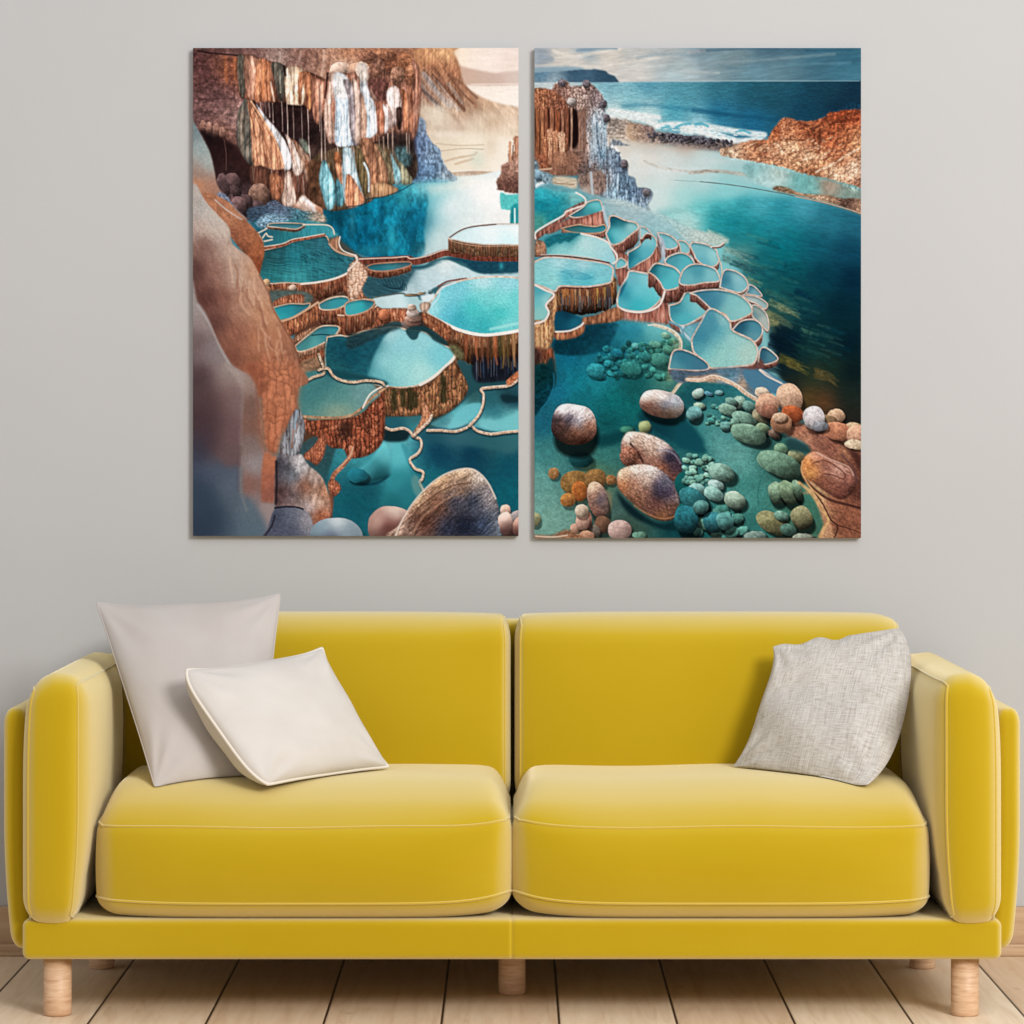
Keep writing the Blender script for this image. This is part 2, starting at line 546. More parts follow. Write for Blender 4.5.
# ---------------------------------------------------------------- the printed picture on the two canvases
# painted as colours on a fine grid: soft polygons, strokes, pools and pebbles
class Painter:
    X0, Y0, X1, Y1, S = 190.0, 45.0, 864.0, 541.0, 2
    CROPS = dict(A=(180, 40), B=(350, 40), C=(180, 200), D=(350, 200), E=(180, 370), F=(350, 370),
                 G=(525, 40), H=(690, 40), I=(525, 200), J=(690, 200), K=(525, 370), L=(690, 370))
    def __init__(s):
        s.w = int((s.X1 - s.X0) * s.S); s.h = int((s.Y1 - s.Y0) * s.S)
        s.img = np.zeros((s.h, s.w, 3)); s.img[:] = (0.3, 0.5, 0.55)
        s.rng = np.random.default_rng(7)
        s.tab = s.rng.random((256, 256))
        s.o = (0, 0); s.k = 1.0
        s.xs = s.X0 + (np.arange(s.w) + 0.5) / s.S; s.ys = s.Y0 + (np.arange(s.h) + 0.5) / s.S
    def crop(s, c=None):
        if c is None: s.o, s.k = (0, 0), 1.0
        else: s.o, s.k = s.CROPS[c], 180.0 / 1024.0
    def P(s, pts):
        return np.array([(s.o[0] + x * s.k, s.o[1] + y * s.k) for x, y in pts], float)
    # --- noise
    def vn(s, x, y):
        xi = np.floor(x).astype(int); yi = np.floor(y).astype(int)
        fx = x - xi; fy = y - yi
        fx = fx * fx * (3 - 2 * fx); fy = fy * fy * (3 - 2 * fy)
        t = s.tab
        a = t[yi & 255, xi & 255]; b = t[yi & 255, (xi + 1) & 255]
        c = t[(yi + 1) & 255, xi & 255]; d = t[(yi + 1) & 255, (xi + 1) & 255]
        return (a * (1 - fx) + b * fx) * (1 - fy) + (c * (1 - fx) + d * fx) * fy
    def fbm(s, x, y, sx, sy, seed=0, rot=0.0, octs=3):
        r = math.radians(rot); c, q = math.cos(r), math.sin(r)
        u = (x * c + y * q) / sx + seed * 17.3; v = (-x * q + y * c) / sy + seed * 9.1
        o = 0; a = 0.5; tot = 0
        for i in range(octs):
            o = o + a * s.vn(u, v); tot += a; a *= 0.55; u = u * 2.03 + 5.1; v = v * 2.03 + 3.7
        return np.clip((o / tot - 0.5) * 2.6, -1, 1)
    # --- geometry
    def spline(s, P, closed=True, k=6):
        n = len(P); out = []
        for i in range(n if closed else n - 1):
            p0 = P[(i - 1) % n] if (closed or i > 0) else P[i]; p1 = P[i]
            p2 = P[(i + 1) % n]; p3 = P[(i + 2) % n] if (closed or i + 2 < n) else P[(i + 1) % n]
            for j in range(k):
                t = j / k
                out.append(0.5 * (2 * p1 + (p2 - p0) * t + (2 * p0 - 5 * p1 + 4 * p2 - p3) * t * t + (3 * p1 - p0 - 3 * p2 + p3) * t ** 3))
        if not closed: out.append(P[-1])
        return np.array(out)
    def box(s, P, m):
        x0 = max(0, int((P[:, 0].min() - m - s.X0) * s.S)); x1 = min(s.w, int((P[:, 0].max() + m - s.X0) * s.S) + 2)
        y0 = max(0, int((P[:, 1].min() - m - s.Y0) * s.S)); y1 = min(s.h, int((P[:, 1].max() + m - s.Y0) * s.S) + 2)
        return (x0, x1, y0, y1) if x1 > x0 and y1 > y0 else None
    def inside(s, P, X, Y):
        m = np.zeros(X.shape, bool)
        xj, yj = P[-1]
        for xi, yi in P:
            if yi != yj:
                c = ((yi > Y) != (yj > Y))
                m ^= c & (X < (xj - xi) * (Y - yi) / (yj - yi) + xi)
            xj, yj = xi, yi
        return m.astype(float)
    def blur(s, m, r):
        r = int(round(r * s.S))
        if r < 1: return m
        for ax in (0, 1):
            for _ in range(2):
                pad = [(0, 0), (0, 0)]; pad[ax] = (r + 1, r)
                c = np.cumsum(np.pad(m, pad, mode='edge'), axis=ax)
                n = m.shape[ax]
                hi = np.take(c, range(2 * r + 1, 2 * r + 1 + n), axis=ax); lo = np.take(c, range(0, n), axis=ax)
                m = (hi - lo) / (2 * r + 1)
        return m
    def colour(s, col, X, Y):
        """(r,g,b) or [(x,y,rgb), ...] : gradient between points given in the current crop (inverse distance)"""
        if callable(col): return col(X, Y)
        if isinstance(col, tuple):
            return np.ones(X.shape + (3,)) * (np.array(col) / 255.0)
        pts = s.P([(c[0], c[1]) for c in col]); cs = np.array([c[2] for c in col]) / 255.0
        wsum = 0; acc = 0
        dd = np.hypot(pts[:, None, 0] - pts[None, :, 0], pts[:, None, 1] - pts[None, :, 1]) + np.eye(len(pts)) * 1e6
        soft = (0.55 * np.median(dd.min(1))) ** 2 + 1.0
        for (px, py), c in zip(pts, cs):
            w = 1.0 / (((X - px) ** 2 + (Y - py) ** 2) + soft) ** 1.6
            acc = acc + w[..., None] * c; wsum = wsum + w
        return acc / wsum[..., None]
    def tint(s, C, X, Y, tex):
        if not tex: return C
        for t in (tex if isinstance(tex, list) else [tex]):
            amp, sx, sy = t[:3]; rot = t[3] if len(t) > 3 else 0; seed = t[4] if len(t) > 4 else 1
            C = C * (1 + amp * s.fbm(X, Y, sx, sy, seed, rot))[..., None]
        return C
    def put(s, b, M, C):
        x0, x1, y0, y1 = b
        R = s.img[y0:y1, x0:x1]
        R += (np.clip(C, 0, 1) - R) * M[..., None]
    # --- brushes
    def poly(s, pts, col, f=0.5, tex=None, a=1.0, smooth=True, rough=None, edge=None):
        P = s.P(pts)
        if smooth: P = s.spline(P)
        b = s.box(P, 2 + 3 * f + (rough[0] if rough else 0))
        if not b: return
        X, Y = np.meshgrid(s.xs[b[0]:b[1]], s.ys[b[2]:b[3]])
        XX, YY = X, Y
        if rough:
            XX = X + rough[0] * s.fbm(X, Y, rough[1], rough[1], 3); YY = Y + rough[0] * s.fbm(X, Y, rough[1], rough[1], 8)
        M = s.blur(s.inside(P, XX, YY), f)
        C = s.tint(s.colour(col, X, Y), X, Y, tex)
        if edge:                                    # (radius, dark amount, dx, dy): rounded shading
            r, amt, dx, dy = edge
            I = s.blur(M, r)
            ix = int(dx * s.S); iy = int(dy * s.S)
            sh = np.roll(np.roll(I, ix, 1), iy, 0)
            C = C * (1 + amt * (I - sh) * 2 - abs(amt) * 0.5 * (1 - I))[..., None]
        s.put(b, M * a, C)
    def stroke(s, pts, w, col, f=0.4, a=1.0, tex=None, smooth=True, taper=None):
        P = s.P(pts)
        if smooth and len(P) > 2: P = s.spline(P, False, 5)
        b = s.box(P, w + 3)
        if not b: return
        X, Y = np.meshgrid(s.xs[b[0]:b[1]], s.ys[b[2]:b[3]])
        D = np.full(X.shape, 1e9); n = len(P) - 1
        for i in range(n):
            ax, ay = P[i]; bx, by = P[i + 1]
            vx, vy = bx - ax, by - ay; L = vx * vx + vy * vy + 1e-9
            t = np.clip(((X - ax) * vx + (Y - ay) * vy) / L, 0, 1)
            d = np.hypot(X - ax - t * vx, Y - ay - t * vy)
            ww = w if taper is None else w * (taper[0] + (taper[1] - taper[0]) * (i + t) / n)
            D = np.minimum(D, d - ww / 2)
        M = np.clip(0.5 - D / max(f, 0.3), 0, 1)
        s.put(b, M * a, s.tint(s.colour(col, X, Y), X, Y, tex))
    def mist(s, cx, cy, rx, ry, col, a, p=1.0, rot=0):
        c = s.P([(cx, cy)])[0]; rx *= s.k; ry *= s.k
        R = max(rx, ry) * 2.2
        b = s.box(np.array([c]), R)
        if not b: return
        X, Y = np.meshgrid(s.xs[b[0]:b[1]], s.ys[b[2]:b[3]])
        r = math.radians(rot); u = (X - c[0]) * math.cos(r) + (Y - c[1]) * math.sin(r); v = -(X - c[0]) * math.sin(r) + (Y - c[1]) * math.cos(r)
        q = (u / rx) ** 2 + (v / ry) ** 2
        M = a * np.exp(-q ** p) * (1 + 0.25 * s.fbm(X, Y, 9, 6, 5))
        s.put(b, np.clip(M, 0, 1), s.colour(col, X, Y))
    def streak(s, X, Y, pal, sx=1.6, sy=14.0, seed=1, rot=0):
        n = (s.fbm(X, Y, sx, sy, seed, rot) + 1) / 2
        pal = np.array(pal) / 255.0; q = np.clip(n, 0, 0.9999) * (len(pal) - 1)
        i = np.floor(q).astype(int); t = (q - i)[..., None]
        return (pal[i] * (1 - t) + pal[i + 1] * t) * 0.72 + pal.mean(0) * 0.28
    def lobes(s, X, Y, w, h, seed=1):
        """hanging rounded columns in tiers, as a shade factor"""
        x = X + 0.8 * w * s.fbm(X, Y, w * 3.0, h * 2.2, seed) + 0.2 * w * s.fbm(X, Y, w, h, seed + 6)
        i = np.floor(x / w); u = 2 * (x / w - i) - 1
        ph = s.tab[(i.astype(int) * 7 + seed) & 255, (i.astype(int) * 3) & 255]
        hh = h * (0.7 + 0.8 * s.tab[(i.astype(int) * 13 + seed) & 255, 5])
        y = Y / hh + ph * 3 + 0.8 * s.fbm(X, Y, w * 2, h * 1.2, seed + 2)
        v = y - np.floor(y)
        br = 0.8 + 0.4 * s.tab[(i.astype(int) * 5 + seed) & 255, (np.floor(y).astype(int) * 11) & 255]
        return (0.35 + 0.65 * np.sqrt(np.clip(1 - u * u, 0, 1))) * (1.15 - 0.6 * v ** 3 - 0.25 * np.clip(1 - v * 6, 0, 1)) * br
    def wall(s, rim, h, pal, dark=0.55, seed=1, sx=1.6, sy=12.0, smooth=True, scallop=1.2, rim_dark=0.0):
        """outer wall of a pool: the rim outline dropped by h photo pixels"""
        P = s.P(rim)
        if smooth: P = s.spline(P)
        b = s.box(P, h + 4)
        if not b: return
        X, Y = np.meshgrid(s.xs[b[0]:b[1]], s.ys[b[2]:b[3]])
        I = s.inside(P, X, Y); M = I.copy(); depth = np.zeros(X.shape)
        steps = max(2, int(h * s.S))
        hx = h * (1 + 0.12 * scallop * s.fbm(X, Y * 0 , 5, 1, seed + 4))
        for k in range(1, steps + 4):
            sh = np.zeros_like(I); sh[k:] = I[:-k] if k < I.shape[0] else 0
            new = (sh > M) & (k <= hx * s.S)
            depth[new] = k / steps; M = np.maximum(M, new)
        C = s.streak(X, Y, pal, sx, sy, seed)
        C = C * (1 - dark * depth ** 1.3)[..., None]
        if h > 4.5:
            C = C * (0.4 + 0.66 * s.lobes(X, Y, 2.8, max(6.0, h * 0.9), seed))[..., None]
        s.put(b, s.blur(M, 0.5), C)
    def pool(s, rim, water, h=6, pal=((120, 62, 40), (170, 100, 70), (205, 150, 115)), rimcol=(232, 214, 196), rimw=1.6, dark=0.55, seed=1, sx=1.6, sy=10, tex=None, smooth=True, inner=0.35):
        if 4 <= h <= 14: h = h * 1.2 + 0.6
        s.wall(rim, h, pal, dark, seed, sx, sy, smooth)
        s.poly(rim, water, 0.4, tex, smooth=smooth)
        if inner:                                     # shade under the far rim
            P = s.P(rim)
            if smooth: P = s.spline(P)
            b = s.box(P, 3)
            if b:
                X, Y = np.meshgrid(s.xs[b[0]:b[1]], s.ys[b[2]:b[3]])
                I = s.inside(P, X, Y); k = int(2.0 * s.S)
                sh = np.zeros_like(I); sh[k:] = I[:-k]
                R = s.img[b[2]:b[3], b[0]:b[1]]
                R *= (1 - inner * s.blur(np.clip(I - sh, 0, 1), 1.0) * I)[..., None]
        if rimw:
            lo = np.array(rimcol) / 255.0 * np.array((0.80, 0.70, 0.63)); hi = np.array(rimcol) / 255.0
            def rc(X, Y):
                n = (s.fbm(X, Y, 3.0, 3.0, seed + 3) + 1)[..., None] / 2
                return lo * (1 - n) + hi * n
            s.stroke(list(rim) + [rim[0]], rimw * 0.85, rc, 0.6, smooth=smooth)
    def pebble(s, cx, cy, rx, ry, rot, col, light=(-0.5, -0.75), amt=0.55, tex=None, shadow=0.35, f=0.35, squ=2.2, sdir=(0.25, 0.5)):
        c = s.P([(cx, cy)])[0]; rx *= s.k; ry *= s.k
        b = s.box(np.array([c]), max(rx, ry) * 1.7 + 3)
        if not b: return
        X, Y = np.meshgrid(s.xs[b[0]:b[1]], s.ys[b[2]:b[3]])
        r = math.radians(rot)
        def q(dx, dy, g=1.0):
            u = ((X - c[0] - dx) * math.cos(r) + (Y - c[1] - dy) * math.sin(r)) / (rx * g)
            v = (-(X - c[0] - dx) * math.sin(r) + (Y - c[1] - dy) * math.cos(r)) / (ry * g)
            return (np.abs(u) ** squ + np.abs(v) ** squ) ** (1 / squ)
        if shadow:
            m = np.clip((1.05 - q(rx * sdir[0], ry * sdir[1], 1.06)) * 5, 0, 1) * shadow
            R = s.img[b[2]:b[3], b[0]:b[1]]; R *= (1 - m)[..., None]
        sz = max(2.0, 0.9 * min(rx, ry)); wob = 0.11 if min(rx, ry) < 9 else 0.05; sd = int(abs(cx * 7 + cy * 3)) % 97
        d = q(0, 0) * (1 + wob * s.fbm(X, Y, sz, sz, sd, 0, 2))
        M = np.clip((1 - d) * min(rx, ry) / max(f, .2) + 0.5, 0, 1)
        nz = np.sqrt(np.clip(1 - d * d * 0.9, 0, 1))
        u = (X - c[0]) / max(rx, ry); v = (Y - c[1]) / max(rx, ry)
        lam = (u * light[0] + v * light[1]) + 0.3 * nz + 0.22 * s.fbm(X, Y, sz * 0.7, sz * 0.5, sd + 5, rot, 3)
        C = s.tint(s.colour(col, X, Y), X, Y, tex) * (0.84 + amt * np.clip(lam, -0.75, 0.8))[..., None]
        s.put(b, M, C)

def paint_picture():
    p = Painter()
    R = random.Random(4)
    po, st, pool, peb, mist, cr = p.poly, p.stroke, p.pool, p.pebble, p.mist, p.crop
    def tone(r, g, b, lo=.8, hi=1.18):
        k = R.uniform(lo, hi)
        return (r * k, g * k, b * k)
    WALLP = ((92, 44, 28), (150, 80, 52), (178, 110, 78), (212, 160, 125))
    DARKP = ((60, 34, 26), (128, 70, 46), (160, 96, 62), (200, 150, 110))
    MOSSP = ((44, 40, 26), (126, 70, 46), (104, 76, 46), (176, 110, 74), (70, 56, 36), (204, 154, 118))
    # ================= LEFT CANVAS =================
    # sky, hills and bright sea at the upper right
    cr('B')
    po([(540, 20), (990, 20), (990, 480), (540, 480)], [(600, 60, (252, 226, 198)), (950, 50, (240, 218, 205)), (800, 100, (246, 226, 210)), (800, 300, (250, 236, 218)), (940, 330, (252, 240, 226)), (900, 160, (236, 210, 196))], smooth=False, tex=(0.03, 14, 2))
    po([(600, 150), (700, 165), (830, 188), (890, 180), (990, 184), (990, 250), (600, 250)], [(650, 200, (205, 170, 148)), (960, 210, (214, 192, 180)), (800, 235, (200, 172, 156))], f=0.8)
    st([(690, 252), (980, 248)], 1.0, (236, 214, 196), 1.2)
    # large hazy slope
    po([(-20, 30), (575, 30), (590, 70), (612, 110), (630, 170), (640, 225), (680, 280), (740, 320), (800, 345), (870, 365), (940, 378), (990, 410), (990, 620), (430, 640), (340, 420), (340, 100)],
       [(420, 60, (176, 112, 74)), (560, 70, (206, 150, 106)), (480, 150, (160, 104, 72)), (600, 200, (158, 102, 72)), (440, 260, (140, 112, 98)), (560, 300, (150, 108, 84)), (660, 330, (164, 120, 92)), (620, 420, (176, 138, 110)), (760, 380, (196, 158, 126)), (900, 400, (212, 180, 150)), (500, 420, (196, 176, 152)), (900, 520, (224, 196, 168)), (700, 540, (214, 190, 164))],
       f=1.0, tex=[(0.12, 2.0, 9, 0, 3), (0.14, 3, 12, -40, 6)])
    for pts, w, c in (([(420, 190), (500, 300), (570, 380)], 5, (140, 146, 152)), ([(390, 240), (440, 320), (520, 400)], 4, (128, 122, 122)), ([(470, 150), (560, 280), (640, 390)], 4, (116, 76, 56)),
                      ([(540, 140), (610, 280), (650, 400)], 3.5, (124, 80, 58)), ([(500, 240), (560, 330), (620, 400)], 3, (164, 160, 158)), ([(560, 250), (640, 360)], 3, (150, 140, 134)), ([(400, 290), (470, 380)], 3, (150, 100, 76)), ([(640, 260), (690, 330), (720, 380)], 3, (150, 100, 74))):
        st(pts, w, c, 2.2, 0.55, tex=(0.2, 3, 8, -35))
    for pts, w, c in (([(380, 250), (450, 320), (540, 390)], 3, (96, 74, 66)), ([(470, 200), (540, 270), (610, 350), (650, 400)], 2.6, (92, 62, 50)), ([(560, 200), (640, 300), (700, 360)], 2.2, (100, 66, 50)), ([(420, 170), (500, 250), (560, 330)], 1.8, (110, 76, 60)), ([(600, 220), (660, 270), (720, 330)], 2.4, (120, 84, 64)), ([(430, 300), (500, 370)], 2, (100, 92, 92)), ([(560, 400), (600, 450), (640, 500)], 4, (140, 100, 78))):
        st(pts, w, c, 1.6, .6, tex=(.3, 2, 5, -38))
    po([(340, 30), (575, 30), (600, 90), (480, 120), (380, 110)], (222, 166, 116), f=4, a=0.45, tex=(0.1, 3, 3))
    # mist
    for a_ in ((500, 440, 90, 60, (232, 214, 190), .75), (620, 560, 150, 50, (236, 222, 200), .8), (700, 500, 120, 60, (226, 202, 174), .55), (860, 520, 140, 70, (236, 214, 186), .6), (620, 500, 50, 40, (168, 124, 98), .5), (820, 470, 50, 40, (186, 152, 120), .4), (560, 540, 140, 30, (244, 232, 212), .7)):
        mist(*a_)
    po([(440, 570), (990, 570), (990, 800), (520, 800)], [(520, 620, (226, 208, 180)), (700, 650, (240, 226, 200)), (900, 650, (244, 230, 208)), (700, 760, (236, 218, 190)), (880, 740, (248, 236, 218))], f=3)
    st([(490, 588), (620, 600), (760, 596)], 1.4, (186, 160, 134), 1.2, 0.5); st([(520, 632), (640, 618), (760, 622)], 0.8, (190, 168, 140), 0.8)
    st([(540, 690), (620, 668), (700, 655), (720, 640)], 2.0, (190, 156, 124), 1.6, .6); st([(600, 706), (700, 676)], 2.4, (214, 188, 158), 1)
    po([(700, 640), (760, 640), (760, 720), (690, 720)], (186, 210, 196), f=4, a=0.5)
    po([(580, 752), (790, 748), (830, 775), (780, 800), (640, 800), (590, 785)], (172, 136, 108), f=1, tex=(0.2, 2, 5)); st([(580, 748), (700, 740), (790, 742)], 1.0, (242, 232, 214), 0.6)
    mist(800, 600, 40, 60, (206, 180, 150), .45)
    # wide dark pool
    cr(None)
    po([(312, 208), (322, 207), (360, 203), (420, 182), (470, 176), (522, 178), (522, 268), (430, 268), (400, 262), (372, 258), (340, 245), (322, 225)],
       [(330, 208, (18, 86, 104)), (350, 225, (10, 104, 128)), (372, 215, (12, 96, 122)), (395, 200, (34, 142, 164)), (390, 235, (22, 120, 146)), (415, 225, (14, 98, 122)), (418, 190, (60, 158, 172)), (440, 190, (120, 190, 196)), (452, 205, (236, 246, 244)), (490, 200, (252, 252, 248)), (470, 230, (228, 238, 234)), (440, 240, (206, 226, 224)), (500, 220, (240, 242, 236)), (440, 260, (190, 212, 210)), (345, 245, (16, 84, 104)), (400, 255, (16, 96, 116))], f=0.7, tex=(0.03, 4, 5))
    po([(330, 200), (360, 206), (400, 186), (424, 182), (428, 200), (424, 230), (423, 255), (395, 260), (360, 252), (336, 238)], [(340, 215, (14, 84, 104)), (365, 232, (8, 92, 118)), (392, 232, (26, 126, 150)), (395, 205, (30, 134, 158)), (412, 215, (10, 92, 118)), (418, 245, (18, 104, 124)), (410, 190, (70, 166, 180)), (370, 208, (16, 120, 146))], f=1.2, a=.9, tex=[(0.3, 5, 8, 0, 3), (0.16, 2, 3, 0, 9)])
    for a_ in ((392, 238, 4, 12, (58, 178, 196), .6), (403, 200, 6, 8, (70, 190, 204), .35), (382, 212, 2, 16, (8, 62, 88), .5), (412, 236, 4, 12, (8, 72, 96), .5), (352, 222, 3, 14, (70, 150, 164), .35), (340, 218, 2.5, 14, (10, 66, 84), .5), (366, 228, 2, 16, (8, 72, 96), .5), (375, 250, 18, 4, (44, 132, 146), .5)): mist(*a_)
    mist(440, 186, 22, 10, (216, 228, 222), .6); mist(462, 182, 26, 8, (246, 242, 228), .8)
    mist(490, 190, 24, 12, (255, 252, 246), .8); mist(430, 254, 10, 8, (196, 214, 212), .5)
    cr('B')
    po([(855, 870), (900, 880), (990, 880), (990, 960), (880, 965), (858, 950)], (92, 190, 186), f=0.7, tex=(0.12, 3, 3)); po([(918, 950), (990, 950), (990, 1120), (920, 1115)], (40, 140, 144), f=0.6, tex=(0.2, 1.5, 12)); st([(937, 960), (938, 1060)], 1.6, (196, 232, 230), .8)
    # pink pinnacles by the right edge
    po([(990, 540), (945, 545), (930, 555), (935, 625), (918, 660), (915, 580), (903, 572), (900, 690), (862, 715), (855, 770), (832, 800), (838, 850), (900, 868), (990, 880)], [(910, 600, (190, 136, 104)), (950, 600, (172, 112, 82)), (880, 740, (150, 108, 92)), (940, 720, (178, 136, 116)), (900, 840, (108, 72, 62)), (960, 830, (96, 66, 58))], f=0.5, smooth=False, tex=[(0.3, 2, 2, 0, 5), (0.15, 1.2, 7, 0, 2)], rough=(0.8, 2))
    st([(912, 580), (912, 690)], 1.6, (214, 150, 112), .7); st([(950, 560), (948, 650)], 1.4, (206, 146, 112), .7); st([(928, 600), (926, 680)], 1, (110, 66, 50), .7)
    # blue rock stack
    po([(340, 440), (358, 428), (392, 432), (428, 462), (436, 530), (470, 585), (510, 620), (530, 690), (560, 740), (610, 790), (560, 806), (380, 812), (330, 780)], [(370, 470, (84, 96, 120)), (405, 470, (142, 160, 178)), (390, 600, (92, 110, 138)), (470, 640, (138, 160, 182)), (370, 740, (84, 108, 138)), (470, 750, (100, 128, 156)), (550, 780, (150, 162, 170))], f=0.5, tex=[(0.35, 2.2, 2.8, 0, 4), (0.2, 1.3, 7, 0, 8)], rough=(0.8, 2))
    po([(350, 440), (372, 440), (380, 560), (370, 700), (345, 700)], (66, 70, 92), f=1.2, a=.7)
    mist(470, 810, 130, 22, (96, 176, 190), .55)
    # ---- cave wall, base tones
    cr('A')
    po([(60, 30), (1240, 30), (1330, 90), (1335, 330), (1330, 560), (1300, 760), (1180, 800), (1060, 930), (820, 960), (780, 1000), (500, 1000), (350, 1030), (300, 980), (200, 830), (150, 640), (60, 460)],
       [(150, 250, (96, 64, 60)), (250, 130, (112, 70, 60)), (200, 400, (108, 78, 74)), (300, 400, (122, 92, 86)), (180, 520, (110, 80, 74)), (250, 640, (52, 32, 32)), (330, 750, (58, 38, 38)), (600, 450, (34, 20, 20)), (700, 550, (36, 24, 26)), (480, 750, (56, 36, 32)), (760, 700, (62, 48, 42)), (650, 100, (132, 94, 84)), (900, 90, (164, 110, 88)), (1100, 120, (150, 98, 74)), (1280, 120, (160, 108, 78)), (1250, 300, (130, 84, 62)), (1000, 600, (46, 30, 28)), (1200, 600, (44, 30, 28)), (350, 880, (84, 66, 70)), (250, 870, (80, 60, 62)), (900, 800, (74, 58, 46))],
       f=0.5, tex=[(0.22, 5, 4, 0, 3), (0.16, 1.6, 1.6, 0, 8)])
    # left mottled slab
    po([(60, 60), (300, 80), (340, 160), (330, 300), (340, 340), (330, 560), (300, 590), (200, 520), (120, 530), (60, 440)], [(150, 200, (92, 60, 58)), (290, 160, (140, 78, 52)), (250, 130, (116, 74, 62)), (200, 370, (120, 88, 84)), (290, 430, (134, 104, 98)), (220, 520, (116, 78, 66)), (110, 440, (100, 72, 70)), (100, 110, (84, 54, 52)), (200, 320, (90, 62, 62))], f=1.2, tex=[(0.25, 5, 3, 0, 6), (0.16, 1.5, 1.5, 0, 2)])
    st([(255, 90), (265, 240)], 3, (160, 92, 56), 2, .7); st([(310, 100), (318, 220)], 3, (168, 96, 58), 2, .8); st([(70, 335), (200, 335), (310, 330)], 1.2, (78, 52, 52), 1.5, .6)
    for x, y in ((130, 490), (165, 500), (205, 510), (240, 530)): peb(x, y, 18, 36, 0, (136, 98, 84), shadow=.2)
    po([(110, 510), (180, 540), (250, 560), (330, 620), (400, 700), (410, 800), (220, 820), (190, 700), (150, 590)], [(150, 540, (26, 16, 18)), (250, 640, (44, 26, 26)), (330, 700, (58, 36, 34)), (280, 780, (54, 36, 38))], f=1.5, a=.9, tex=(.2, 4, 4))
    st([(250, 565), (262, 640), (262, 740)], 0.8, (92, 66, 62), .6)
    # top shelf
    po([(60, 30), (1240, 30), (1250, 100), (1130, 190), (1000, 200), (900, 200), (820, 250), (740, 190), (640, 170), (550, 140), (470, 110), (330, 95), (240, 85), (130, 80), (60, 60)],
       [(150, 65, (92, 62, 58)), (400, 70, (116, 84, 78)), (560, 100, (150, 124, 114)), (680, 130, (134, 98, 88)), (800, 130, (170, 124, 102)), (850, 80, (190, 140, 112)), (950, 70, (184, 122, 88)), (930, 160, (212, 172, 148)), (1100, 90, (170, 112, 80)), (1200, 130, (150, 100, 74)), (740, 70, (146, 104, 88))], f=0.6, tex=[(0.25, 3, 2.4, 20, 3), (0.14, 1.2, 1.2, 0, 8)])
    for pts in ([(100, 60), (180, 75), (300, 85), (420, 100), (540, 140), (640, 168), (740, 188), (790, 225)],): st(pts, 1.5, (36, 22, 22), 1.2, .8)
    for x0, y0, x1, y1, c in ((690, 60, 660, 150, (176, 140, 124)), (720, 70, 700, 160, (110, 76, 66)), (820, 60, 800, 220, (206, 166, 142)), (850, 70, 830, 200, (150, 104, 84)), (780, 80, 770, 180, (120, 84, 72)), (570, 70, 560, 130, (178, 156, 146))):
        st([(x0, y0), ((x0 + x1) / 2 + 6, (y0 + y1) / 2), (x1, y1)], 2.4, c, 1.4, .7, tex=(.2, 2, 4))
    peb(905, 165, 50, 40, 0, (214, 178, 156), tex=(.1, 2, 2), shadow=.2); peb(1000, 170, 40, 45, 0, (196, 146, 118), tex=(.12, 2, 2), shadow=.2)

    def knobs(pts, w, h, amt, seed, f=.8, base=None, tex=None, rough=(1, 2.5)):
        P = p.spline(p.P(pts)); b = p.box(P, 4)
        X, Y = np.meshgrid(p.xs[b[0]:b[1]], p.ys[b[2]:b[3]])
        M = p.blur(p.inside(P, X + rough[0] * p.fbm(X, Y, rough[1], rough[1], seed), Y + rough[0] * p.fbm(X, Y, rough[1], rough[1], seed + 5)), f)
        L = 0.6 * p.lobes(X, Y, w, h, seed) + 0.4 * p.lobes(X * 0.8 + Y * 0.6, Y * 0.8 - X * 0.6, w * .7, h * .8, seed + 3)
        C = p.img[b[2]:b[3], b[0]:b[1]] * (1 - amt + amt * 1.45 * L)[..., None]
        p.put(b, M, p.tint(C, X, Y, tex))
    def drape(pts, pal, sx=1.3, sy=16, rot=0, shade=0.5, seed=1, f=0.5, hl=None, lob=(5.0, 70, .5)):
        """a hanging curtain of rock: streaks down its length, rounded to a darker rim and foot"""
        P = p.spline(p.P(pts)); b = p.box(P, 4)
        X, Y = np.meshgrid(p.xs[b[0]:b[1]], p.ys[b[2]:b[3]])
        M = p.inside(P, X, Y); I = p.blur(M, 2.4)
        yy = (Y - P[:, 1].min()) / (np.ptp(P[:, 1]) + 1e-6)
        C = p.streak(X, Y, pal, sx, sy, seed, rot)
        C = C * (0.62 + 0.5 * np.clip(I, 0, 1) - shade * 0.5 * np.clip(yy - 0.55, 0, 1) ** 1.2)[..., None]
        if lob: C = C * (1 - lob[2] + lob[2] * 1.15 * p.lobes(X, Y, lob[0], lob[1], seed))[..., None]
        p.put(b, p.blur(M, f), C)
        if hl:
            for q in hl: st(*q)
    OR_ = ((104, 54, 36), (160, 92, 60), (190, 124, 88), (140, 76, 50), (214, 162, 126))
    PK_ = ((140, 96, 84), (190, 146, 126), (214, 178, 158), (166, 118, 100))
    WH_ = ((130, 150, 166), (196, 214, 226), (226, 236, 242), (170, 190, 204), (236, 242, 244))
    GR_ = ((46, 44, 40), (82, 76, 68), (110, 104, 92), (66, 60, 54))
    TN_ = ((110, 66, 46), (168, 110, 80), (206, 156, 122), (140, 88, 62), (222, 184, 154))
    # curtains behind the curtains
    drape([(330, 95), (480, 110), (640, 165), (830, 230), (840, 420), (770, 440), (740, 390), (640, 360), (430, 345), (335, 310)], ((40, 24, 22), (96, 58, 44), (140, 90, 66), (70, 42, 36)), seed=201, shade=.7)
    drape([(820, 235), (1010, 180), (1340, 120), (1345, 540), (1200, 560), (1000, 600), (850, 560)], ((70, 40, 32), (130, 84, 66), (166, 116, 94), (96, 60, 50)), seed=202, shade=.6)
